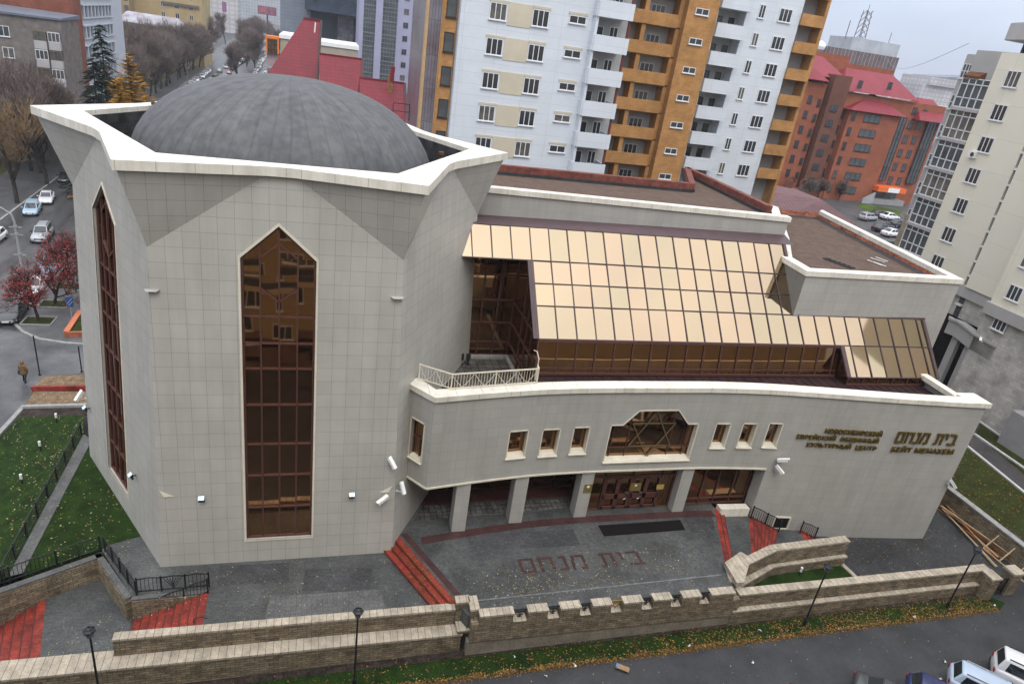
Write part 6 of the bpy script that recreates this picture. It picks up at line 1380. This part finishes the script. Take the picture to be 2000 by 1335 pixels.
for k in range(6):
    z = 20.8 - 2.95 * k
    window(t, (109.2, 124.58, z), 4.0, 1.5, 0, 3, WDK, GLV, True, 1, 'wide_window')
    for x in (104.6,): window(t, (x, 124.58, z), .9, 1.6, 0, 2, WDK, WGL)
    for x in (120.4, 122.8): window(t, (x, 125.98, z - .2), 1.15, 1.6, 0, 2, WDK, GLV)
    window(t, (102.7, 125.98, z), .9, 1.6, 0, 2, WDK, WGL); window(t, (99.8, 125.18, z + 1), 1.6, 1.3, 0, 2, WDK, WGL); window(t, (94.6, 126.48, z + 2.0), 1.0, 1.5, 0, 2, WDK, WGL)
    window(t, (96.9, 126.48, z + 1.6), .8, 1.5, 0, 2, WDK, WGL)
for x, z in ((120.3, 23.4), (122.9, 23.2), (104.8, 26.9), (112, 27.4)): window(t, (x, 125.98, z), 1.1, 1.4, 0, 2, WDK, WGL)
m = MB(); m.box(115.4, 122.9, 123.0, 126.0, 6.6, 7.6); cn = B_(m, 'shop_canopy', pm('orange_canopy', (.75, .15, .03), .5, .05, 3)); m = MB(); m.box(118.0, 121.0, 122.95, 123.0, 6.62, 7.58); m.build('white_panel', WHITE, cn)
m = MB(); m.box(115.5, 122.8, 125.85, 126.0, 4.9, 6.6); B_(m, 'shop_glazing', pm('shop_glass', (.16, .17, .18), .2, .4, .5, spec=.6))
m = MB(); m.box(114.5, 124, 123.6, 126, 3, 4.9); m.box(113.6, 114.5, 123.6, 126, 3, 4.5); m.box(112.7, 113.6, 123.6, 126, 3, 4.15); B_(m, 'entrance_steps', KERB)
m = MB(); m.prism(((112.6, 123.3), (115.4, 123.3), (115.4, 123.6), (112.6, 123.6)), 3, [4.7, 6.3, 6.3, 4.7]); B_(m, 'ramp_wall', pm('pale_stone_wall', (.33, .34, .35), .8, .08, 1))
m = MB()
for i in range(5):
    cx = 94.5 + 3.6 * i; pts = [(cx + 1.1 * math.cos(a), 124.8, 6.5 - .3 * i + 1.1 * math.sin(a)) for a in [math.pi * j / 8 for j in range(9)]]; m.tube(pts, .22, 5)
    m.box(cx - 1.0, cx + 1.0, 124.85, 125, 3, 6.5 - .3 * i)
B_(m, 'arches', RBD)
m = MB(); m.box(92, 111, 124.8, 128, -3, 5.2); B_(m, 'arcade_wall', RBR)
for px, py in ((1720, 227), (1663, 265), (1653, 292), (1673, 327), (1811, 243)): q = AY(px, py, 124.5 if px < 1700 else 125.9); aircon('white air conditioner on the red-brick house facade', q, 0, 'air conditioners on the red-brick house')
sheet('car_park_lawn', [tuple(G(*p, 3.84)) for p in ((1672, 396), (1765, 412), (1752, 421), (1690, 414))], pm('green_lawn', (.075, .12, .02), .95, .3, .4))
slab('rear_car_park', [(76, 92), (170, 92), (170, 220), (86, 220)], -4, 3.8, pm('car_park_asphalt', (.07, .07, .072), .6, .2, .3, fine=.2, bs=6))
# maroon ribbed pavilion roof behind the block
t = thing('garage_pavilion', 'low building with a maroon ribbed hip roof behind the right block', 'pavilion', (65, 80, -3)); m = MB(); m.box(56.5, 73, 76, 90, -3, 8.2); m.build('wall', RBD, t)
m = MB(); a = [AY(*p) for p in ((1528, 408, 76), (1722, 462, 74), (1618, 393, 82))]
m.quad((54, 75, 8.4), (74.2, 74.5, 7.6), (66.5, 80, 11.9), (60, 82, 11.9)); m.quad((74.2, 74.5, 7.6), (74.5, 92, 7.6), (66.5, 86, 11.9), (66.5, 80, 11.9)); m.quad((54, 75, 8.4), (60, 82, 11.9), (60, 90, 11.9), (54, 92, 8.4)); m.quad((60, 82, 11.9), (66.5, 80, 11.9), (66.5, 86, 11.9), (60, 90, 11.9))
m.build('roof', pm('maroon_ribbed_sheet', (.14, .06, .062), .5, .12, .6, brick=(.5, 40, .05, .55, 0, .06)), t)
# ---- telecom slab with antenna mast
SLB = pm('ribbed_slab', (.13, .10, .10), .7, .15, .4, brick=(1.6, 60, .09, 3.2, 0, .12)); PALE = pm('pale_concrete', (.42, .45, .48), .8, .1, .2)
t = thing('office_slab', 'long ribbed brown office block with a pale attic and antenna mast on its roof', 'office block', (185, 230, -3)); B_ = bparts(t)
m = MB(); m.box(150, 204.5, 230, 245, 31, 37.5); B_(m, 'ribbed_wall', SLB); m = MB(); m.box(190, 205, 229.8, 246, -3, 31.5); m.box(183, 204, 231, 244, 37.5, 41.8); B_(m, 'end_wall', PALE); m = MB(); m.box(150, 190, 230.5, 245, -3, 31); B_(m, 'lower_wall', RBD)
m = MB(); c = Vector((188, 234, 41))
for dx, dy in ((-1.4, -1.4), (1.4, -1.4), (1.4, 1.4), (-1.4, 1.4)): m.bar(c + Vector((dx, dy, 0)), c + Vector((dx * .7, dy * .7, 10)), .18)
for z in range(0, 10, 2):
    for (a, b) in (((-1.3, -1.3), (1.3, -1.3)), ((1.3, -1.3), (1.3, 1.3)), ((-1.3, 1.3), (-1.3, -1.3))): m.bar(c + Vector((a[0], a[1], z)), c + Vector((b[0], b[1], z + 2)), .14)
m.bar(c + Vector((0, 0, 9)), c + Vector((0, 0, 12)), .12); m.bar(c + Vector((-6, 0, 0)), c + Vector((-6, 0, 6)), .2); m.bar(c + Vector((13, 0, 0)), c + Vector((13, 0, 4.5)), .15); B_(m, 'antenna_mast', pm('mast_metal', (.11, .09, .095), .7, .1, 2))
m = MB(); m.lathe((169, 229, 37), [(.2, -1.8), (1.6, -1.0), (1.9, 0), (1.6, 1.0), (.2, 1.8)], 12); B_(m, 'satellite_dish', WHITE)
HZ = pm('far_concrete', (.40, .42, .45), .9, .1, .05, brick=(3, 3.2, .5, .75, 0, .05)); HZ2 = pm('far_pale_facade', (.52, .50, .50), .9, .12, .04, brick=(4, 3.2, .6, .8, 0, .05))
t = thing('far_building', 'hazy pale office building with a sloping grey roof between red house and cream tower', 'office block', (495, 500, -3)); m = MB(); m.box(476, 540, 500, 530, -3, 34); m.box(480, 540, 498, 530, 34, 40); m.build('wall', HZ2, t); m = MB(); m.prism(((486, 500), (545, 500), (545, 526), (486, 526)), 40, [40.5, 46.5, 46.5, 40.5]); m.build('roof', pm('slate_far', (.20, .22, .26), .8, .1, .1), t)
t = thing('far_building', 'low hazy grey building between the red house and the cream tower', 'office block', (330, 380, -3)); m = MB(); m.box(300, 420, 380, 400, -3, 20); m.build('wall', HZ, t); m = MB(); m.box(300, 420, 379, 400, 20, 21); m.build('roof', PALE, t)
m = MB(); a, b = Vector((200, 235, 41)), AX(1892, 85, 66); pts = [a.lerp(b, i / 16) - Vector((0, 0, 5 * math.sin(math.pi * i / 16))) for i in range(17)]; m.tube(pts, .028, 4, False); tag(m.build('overhead_cable', pm('cable', (.2, .21, .23), .7, .05, 2)), 'thin sagging cable between the office block and the cream tower', 'cable')
# ---- lilac apartment block
LIL = pm('lilac_panel', (.33, .33, .45), .7, .05, .3, brick=(5.5, 3.1, .02, .85, 0, .02))
t = thing('apartment_block', 'lilac apartment block with glazed loggia columns beyond the crimson roofs', 'apartment block', (18, 190, -3)); B_ = bparts(t)
m = MB(); m.box(17.6, 24.6, 190, 205, -3, 52); m.box(8.3, 9.4, 189.6, 205, -3, 52); m.box(12.3, 14.0, 189.4, 205, -3, 52); B_(m, 'wall', LIL)
GLL = pm('loggia_glass', (.10, .12, .125), .25, .6, .22, spec=.6, col2=(.03, .035, .04))
for x0, x1 in ((9.4, 12.3), (14.0, 17.6), (24.6, 29.0)):
    m = MB(); m.box(x0, x1, 190.4, 205, -3, 52); B_(m, 'loggia_wall', GRYP)
    for k in range(10):
        g = MB(); z = 6.5 + 3.1 * k; g.box(x0 + .05, x1 - .05, 189.9, 190.3, z, z + 2.9); o = B_(g, 'loggia', GLL); f = MB()
        for i in range(6): f.bar((lerp(x0, x1, i / 5), 189.86, z), (lerp(x0, x1, i / 5), 189.86, z + 2.9), .10, .05)
        for zz in (z, z + 1.1, z + 2.1, z + 2.9): f.bar((x0, 189.86, zz), (x1, 189.86, zz), .08, .10)
        f.build('frame', pm('slate_frame', (.22, .235, .26), .6, .1, 3), o)
for k in range(9):
    for x, dz in ((19.8, 0), (22.9, -.2)): window(t, (x, 189.98, 30.9 - 3.1 * k + dz), 1.25, 1.35, 0, 2, pm('grey_frame', (.16, .16, .18), .6, .05, 3), WGL, False)
# ---- dark glass and grey metal towers
t = thing('office_block', 'dark blue glass office block with an overhanging upper storey', 'office block', (8, 240, -3)); B_ = bparts(t)
m = MB(); m.box(9.0, 13.6, 240, 262, -3, 24.6); B_(m, 'glass_wall', pm('navy_glass', (.03, .05, .075), .2, .4, .15, spec=.7, brick=(2, 1.6, .05, .6, 0, .2))); m = MB(); m.box(-5.5, 14.5, 234, 262, 24.6, 48); B_(m, 'overhang', pm('navy_cladding', (.045, .06, .09), .4, .3, .2, brick=(4, 3, .05, .7, 0, .15)))
m = MB(); m.box(13.7, 17.5, 236, 262, -3, 25.5); B_(m, 'rust_tower', pm('rust_cladding', (.26, .09, .045), .8, .15, .3)); m = MB(); m.box(4.2, 9, 241, 262, -3, 24.6); B_(m, 'chequer_wall', pm('chequer_cladding', (.34, .30, .32), .6, .5, .5, col2=(.12, .12, .16), brick=(.8, 1.3, .06, .6, 0, .25)))
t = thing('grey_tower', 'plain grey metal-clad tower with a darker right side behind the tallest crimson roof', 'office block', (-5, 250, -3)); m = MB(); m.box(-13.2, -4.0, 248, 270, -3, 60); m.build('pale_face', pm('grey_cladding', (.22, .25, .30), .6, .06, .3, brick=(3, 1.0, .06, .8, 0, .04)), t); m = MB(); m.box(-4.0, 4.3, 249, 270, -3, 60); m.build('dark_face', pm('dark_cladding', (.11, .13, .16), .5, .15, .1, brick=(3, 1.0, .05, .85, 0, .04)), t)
# ---- beige low block with orange entrance
t = thing('shop_block', 'low beige block with white parapet and an orange-framed entrance by the far street', 'shop', (-2, 150, -3)); B_ = bparts(t)
m = MB(); m.box(-8.0, 6.6, 150, 165, -3, 19.8); B_(m, 'wall', pm('beige_render', (.36, .32, .26), .8, .06, .5)); m = MB(); m.box(-8.2, -1.0, 149.8, 165.2, 19.8, 20.5); m.box(-1.0, 6.8, 149.8, 165.2, 19.5, 20.2); B_(m, 'parapet', WHITE)
m = MB(); m.box(-10.6, -8.2, 149.4, 152, 16.9, 20.0); o = B_(m, 'orange_entrance', pm('orange_frame', (.70, .20, .03), .6, .05, 3)); g = MB(); g.quad((-10.3, 149.36, 16.95), (-8.5, 149.36, 16.95), (-8.5, 149.36, 19.5), (-10.3, 149.36, 19.5)); g.build('glazing', pm('brown_glazing', (.10, .055, .035), .3, .3, 2, brick=(.6, .8, .06, .4, 0, .1)), o); m = MB(); m.box(-10.5, -8.2, 150, 165, -3, 16.9); B_(m, 'entrance_block', pm('pink_render', (.36, .27, .27), .8, .1, .6))
m = MB(); m.box(-9.8, -6.4, 143, 149, -3, 14.2); B_(m, 'front_annex', pm('annex_render', (.38, .33, .33), .8, .1, .6)); m = MB(); m.box(-9.9, -6.0, 142.8, 149, 14.2, 14.8); B_(m, 'annex_roof', pm('slate_roof', (.14, .15, .17), .7, .1, 1))
for x in (.4, 2.8): window(t, (x, 149.97, 17.2), 1.2, 1.5, 0, 2, WDK, WGL, False)
# ---- crimson tiled restaurant roofs beyond the dome
CTILE = pm('crimson_tile', (.20, .012, .024), .62, .12, .5, col2=(.15, .009, .018), brick=(.34, .42, .035, .62, .0, .07)); CVERGE = pm('dark_verge', (.06, .035, .035), .7, .15, 2); TIMB = pm('ochre_timber', (.30, .16, .07), .8, .15, 2)
t = thing('restaurant', 'restaurant with steep crimson tiled roofs stepping down behind the dome', 'restaurant', (2, 105, -3)); B_ = bparts(t)
def gable(xe0, xe1, xr0, xr1, y0, ym, y1, ze, zr):
    m = MB(); a, b, c, d = (xe0, y0, ze), (xe1, y0, ze), (xr1, ym, zr), (xr0, ym, zr); m.quad(a, b, c, d); m.quad((xe0, y1, ze), (xe1, y1, ze), c, d); m.poly(((xe0, y0, ze), d, (xe0, y1, ze))); ro = B_(m, 'tiled_roof', CTILE)
    v = MB()
    for p, q in ((b, c), ((xe1, y1, ze), c)): v.bar(Vector(p) + Vector((.12, 0, -.1)), Vector(q) + Vector((.12, 0, -.1)), .3, .5)
    v.build('verge', CVERGE, ro); v = MB(); v.bar(d, c, .3, .25); v.build('ridge', CTILE, ro)
    w = MB(); w.poly(((xe1 - .7, y0 + .6, -3), (xe1 - .7, y1 - .6, -3), (xe1 - .7, y1 - .6, ze), (xe1 - .7, ym, zr - .8), (xe1 - .7, y0 + .6, ze))); w.box(xe0 + .5, xe1 - .8, y0 + .5, y1 - .5, -3, ze - .05); B_(w, 'wall', TIMB)
p1, p2, p3, p4 = AY(593, 36, 110), AY(626, 39, 110), AY(524, 143, 104.5), AY(607, 152, 104.5)
gable(p3.x - 3.2, p4.x + .5, p1.x, p2.x, 101.5, 110, 118.5, p3.z - 5.2, p1.z)
p1, p2, p4 = AY(624, 105, 106), AY(707, 117, 106), AY(691, 180, 101)
gable(p1.x + .1, p2.x - .2, p1.x, p2.x, 97.5, 106, 114, p4.z - 3.6, p1.z)
p1, p2, p4 = AY(702, 152, 100), AY(789, 165, 100), AY(772, 216, 95.5)
gable(p1.x + .1, p2.x - .1, p1.x, p2.x, 92, 100, 108, p4.z - 3.0, p1.z)
p1, p2 = AY(788, 185, 104), AY(819, 190, 104); gable(p1.x, p2.x + 1.0, p1.x, p2.x + 1.0, 96, 104, 112, 10.5, p1.z)
p1, p2 = AY(816, 168, 100), AY(823, 240, 97); gable(p1.x, p1.x + 4.0, p1.x, p1.x + 4.0, 94, 99, 104, 12.5, p1.z)
q = AY(762, 165, 98.5); m = MB(); m.box(q.x - .3, q.x + .3, 98.2, 98.9, q.z - 1.5, q.z + 1.1); ch = B_(m, 'chimney', TIMB); m = MB(); m.box(q.x - .1, q.x + .45, 98.1, 98.8, q.z + .4, q.z + 1.5); m.box(q.x + .0, q.x + .5, 98.2, 98.8, q.z + 1.5, q.z + 2.3); m.build('flue_cap', CRIM, ch)
m = MB(); p1, p2 = AY(622, 45, 109), AY(622, 105, 105)
for a, b in (((-.4, 0, 0), (-.8, 0, -5)), ((-.8, 0, -2), (.1, 0, -5)), ((-.9, 0, -5), (.3, 0, -5))): m.bar(p1 + Vector(a), p1 + Vector(b), .18)
B_(m, 'truss', WHITE)
# ---- left side: grey house, brick and white offices
GRH = pm('grey_brown_panel', (.19, .17, .155), .85, .1, .8, brick=(3.1, 2.9, .015, .85, 0, .03), fine=.12, bs=1.2); t = thing('apartment_house', 'grey-brown five-storey house with mixed enclosed balconies, upper left', 'apartment block', (-43, 130, -3)); B_ = bparts(t)
m = MB(); m.prism(((-43.3, 130), (-39.4, 130.6), (-39.6, 140), (-60, 140), (-60, 128)), -3, 19.0); B_(m, 'wall', GRH); m = MB(); m.prism(((-43.1, 129.7), (-39.2, 130.4), (-39.3, 140), (-60.4, 140), (-60.4, 127.6)), 19.0, [19.3, 19.3, 19.6, 19.9, 19.6]); B_(m, 'roof', pm('blue_grey_sheet', (.14, .16, .20), .5, .1, .5))
rh = math.atan2(2, 16.7)
for px, py in ((6, 61), (16, 103), (26, 146), (36, 178)): q = AY(px, py, 129.4); window(t, (q.x, 128 + (q.x + 60) * 2 / 16.7 - .02, q.z), 1.5, 1.5, rh, 2, WFR, WGL, True)
for k in range(6):
    for j in (0, 1):
        x0, x1 = (-43.1, -41.4) if j == 0 else (-41.2, -39.6); z = 14.6 - 2.7 * k; y = 129.6 + (x0 + 43.3) * .15
        m = MB(); m.box(x0, x1, y, y + 1, z, z + 1.2); B_(m, 'balcony', (GRYP, pm('white_sheet', (.6, .62, .66), .6, .06, 2), pm('rust_sheet', (.22, .10, .045), .8, .3, 2))[(0, 0, 0, 0, 2, 1, 0, 1, 0, 0, 1, 0)[k * 2 + j]])
        g = MB(); g.box(x0, x1, y + .1, y + 1, z + 1.2, z + 2.55); o = B_(g, 'balcony_glazing', pm('old_glazing', (.12, .12, .115), .3, .7, .8, spec=.5, col2=(.04, .04, .04))); f = MB()
        for i in range(4): f.bar((lerp(x0, x1, i / 3), y + .06, z + 1.2), (lerp(x0, x1, i / 3), y + .06, z + 2.55), .09, .06)
        f.bar((x0, y + .06, z + 2.55), (x1, y + .06, z + 2.55), .06, .12); f.bar((x0, y + .06, z + 1.2), (x1, y + .06, z + 1.2), .06, .09); f.build('frame', WFR if (k + j) % 2 else pm('brown_frame', (.22, .15, .10), .7, .2, 3), o)
t = thing('office_building', 'tall brick-ended white office building with bands of arched slot windows', 'office block', (-41, 150, -3)); B_ = bparts(t)
m = MB(); m.box(-75, -41.2, 142.5, 160, -3, 34); B_(m, 'brick_end', pm('rust_brick', (.25, .095, .065), .85, .12, .5, brick=(.5, .16, .012, .85, .5, .08)))
OW = pm('white_office_panel', (.50, .53, .57), .7, .04, .5); m = MB(); m.box(-55, -41.0, 146.2, 175, -3, 34); B_(m, 'wall', OW)
m = MB(); m.box(-41.3, -40.7, 142.3, 146.4, -3, 34); B_(m, 'brick_pier', pm('rust_brick_pier', (.22, .085, .06), .85, .12, .5))
for k in range(7):
    z = 26.6 - 3.35 * k
    for i in range(9): y = 148.0 + 2.2 * i; m = MB(); m.prism(((-41.05, y), (-40.7, y), (-40.7, y + .5), (-41.05, y + .5)), z - .9, z + .9); mm = B_(m, 'fin', OW)
    g = MB(); g.quad((-40.97, 147.6, z - .95), (-40.97, 166.5, z - .95), (-40.97, 166.5, z + .95), (-40.97, 147.6, z + .95)); B_(g, 'window_band', pm('slate_glass', (.15, .19, .21), .3, .3, 1, brick=(1.1, 2, .2, .55, 0, .2)))
    m = MB(); m.box(-41.02, -40.62, 147.4, 167, z + .95, z + 1.15); m.box(-41.02, -40.62, 147.4, 167, z - 1.15, z - .95); B_(m, 'sill_band', OW)
# ---- old ochre buildings farther up the street
OCH = pm('ochre_stucco', (.36, .275, .16), .85, .12, .25, col2=(.28, .205, .12)); t = thing('old_house', 'tall old ochre stucco house behind the street trees', 'apartment block', (-75, 310, -3)); B_ = bparts(t)
m = MB(); m.box(-110, -70, 310, 340, -3, 32); B_(m, 'wall', OCH); m = MB(); m.box(-70, -46, 318, 340, -3, 28); B_(m, 'side_wing', pm('ochre_wing', (.42, .32, .17), .85, .08, .2))
for k in range(5):
    for x in (-78.2, -74.5, -71): window(t, (x, 309.97, 22.5 - 3.6 * k), 1.4, 2.0, 0, 2, WDK, WGL, False)
    for x in (-60, -55, -50): window(t, (x, 317.97, 25.5 - 3.6 * k), 1.5, 2.0, 0, 2, WFR, WGL, False)
m = MB(); m.box(-60, -47, 317.3, 318.6, 18.4, 19.3); B_(m, 'cornice', pm('dark_cornice', (.14, .12, .11), .8, .1, 1))
t = thing('old_house', 'low weathered ochre house with a rusty tin roof among the bare trees', 'apartment block', (-62, 300, -3)); B_ = bparts(t); m = MB(); m.box(-71, -50, 296, 308, -3, 11.5); B_(m, 'wall', pm('weathered_stucco', (.40, .32, .21), .9, .12, .3, col2=(.29, .23, .15)))
m = MB(); m.quad((-71.5, 295.4, 11.5), (-49, 295.4, 11.0), (-52, 302, 14.6), (-69, 302, 14.8)); m.quad((-49, 295.4, 11.0), (-48.6, 308.6, 11.0), (-52, 302, 14.6), (-52, 302, 14.6)); B_(m, 'roof', pm('rusty_tin', (.20, .15, .15), .6, .35, .3, col2=(.40, .42, .48)))
for x in (-67.5, -63.5, -54.5): window(t, (x, 295.97, 7.0), 1.3, 2.2, 0, 2, WDK, WGL, False)
t = thing('far_tower', 'hazy pale apartment tower beyond the street trees', 'apartment block', (-78, 600, -3)); m = MB(); m.box(-90, -62, 600, 620, -3, 40); m.build('wall', HZ2, t)
t = thing('far_building', 'hazy pale slab on the hillside left of the billboard', 'apartment block', (-60, 900, -3)); m = MB(); m.box(-95, -30, 900, 930, -3, 34); m.build('wall', HZ, t)
for i, (px, py, Y, w, h) in enumerate(((508, 5, 1100, 40, 46), (540, 12, 1000, 30, 44), (470, 18, 1200, 50, 30), (440, 20, 950, 24, 40))):
    q = AY(px, py, Y); t = thing('far_building', ['hazy white block above the billboard', 'hazy grey block beside the plain grey tower', 'hazy low block on the distant slope', 'hazy block above the far trees'][i], 'apartment block', (q.x, Y, -3)); m = MB(); m.box(q.x - w / 2, q.x + w / 2, Y, Y + 20, -3, h - 3); m.build('wall', (HZ2, HZ)[i % 2], t)
t = thing('billboard', 'large billboard with an abstract red and blue picture at the end of the street', 'billboard', (-33, 480, -3)); m = MB(); m.box(-33.4, -32.6, 480.3, 481, -3, 16.5); m.build('post', BLACK, t); m = MB(); m.box(-38.3, -27.8, 480, 480.5, 15.9, 20.5); o = m.build('panel', WDK, t); g = MB(); g.quad((-38, 479.97, 16.1), (-28.1, 479.97, 16.1), (-28.1, 479.97, 20.3), (-38, 479.97, 20.3)); g.build('picture', pm('abstract_picture', (.45, .10, .08), .5, .9, .35, col2=(.05, .05, .12)), o)
m = MB(); q = AY(438, 14, 520); m.box(q.x - 1.3, q.x + 1.3, 520, 520.6, q.z - 3, q.z + 3); tag(m.build('banner', pm('red_banner', (.30, .05, .10), .6, .5, .5, col2=(.12, .1, .3))), 'tall red and blue banner above the far street trees', 'banner')
m = MB()
for a, b, h0, h1 in ((-900, -500, 20, 24), (-500, -150, 24, 20), (-150, 200, 20, 8), (200, 600, 6, 5), (600, 1400, 6, 6)): m.quad((a, 1500, -6), (b, 1500, -6), (b, 1650, h1), (a, 1650, h0)); m.quad((a, 1650, h0), (b, 1650, h1), (b, 2500, h1 + 4), (a, 2500, h0 + 4))
struct('hill', m, pm('hill_scrub', (.16, .17, .18), .95, .2, .01, col2=(.11, .11, .10)))
# ---- the block across the street, from which one looks out; it shows in the tower windows
OPP = pm('ochre_facade', (.36, .28, .16), .8, .06, .5); t = thing('apartment_block', 'ochre block across the street, reflected in the bronze windows', 'apartment block', (0, -1.5, -2)); B_ = bparts(t)
m = MB(); m.box(-45, 62, -16, -1.5, -2.2, 33); B_(m, 'wall', OPP)
for k in range(11):
    m = MB(); m.box(-45, 62, -1.56, -1.4, -.2 + 3.1 * k, .35 + 3.1 * k); B_(m, 'string_course', pm('pale_course', (.5, .43, .28), .8, .05, 1)) if k % 2 == 0 else None
RZ = math.pi
for k in range(10):
    for i in range(9): window(t, (-22 + 4.9 * i, -1.48, 2.2 + 3.1 * k), 2.2, 1.8, RZ, 3, WFR, WGL)
m = MB(); m.box(-9, 3, -1.9, -1.45, 6.2, 7.2); B_(m, 'shop_fascia', pm('slate_fascia', (.05, .06, .075), .5, .1, 2)); m = MB(); m.box(-45, 62, -1.6, -1.4, -2, 1.3); B_(m, 'plinth', pm('plinth_stone', (.16, .10, .07), .8, .1, 1))
# ---- thin autumn haze
m = MB(); m.box(-1450, 1700, -75, 2450, -60, 62)
hz = m.build('haze', bpy.data.materials.new('haze_air')); hz['kind'] = 'stuff'; hm = hz.data.materials[0]; hm.use_nodes = True; hn = hm.node_tree; hn.nodes.remove(hn.nodes['Principled BSDF'])
pv_ = hn.nodes.new('ShaderNodeVolumePrincipled'); pv_.inputs['Color'].default_value = (.86, .90, .97, 1); pv_.inputs['Density'].default_value = .00022; hn.links.new(pv_.outputs[0], hn.nodes['Material Output'].inputs['Volume'])
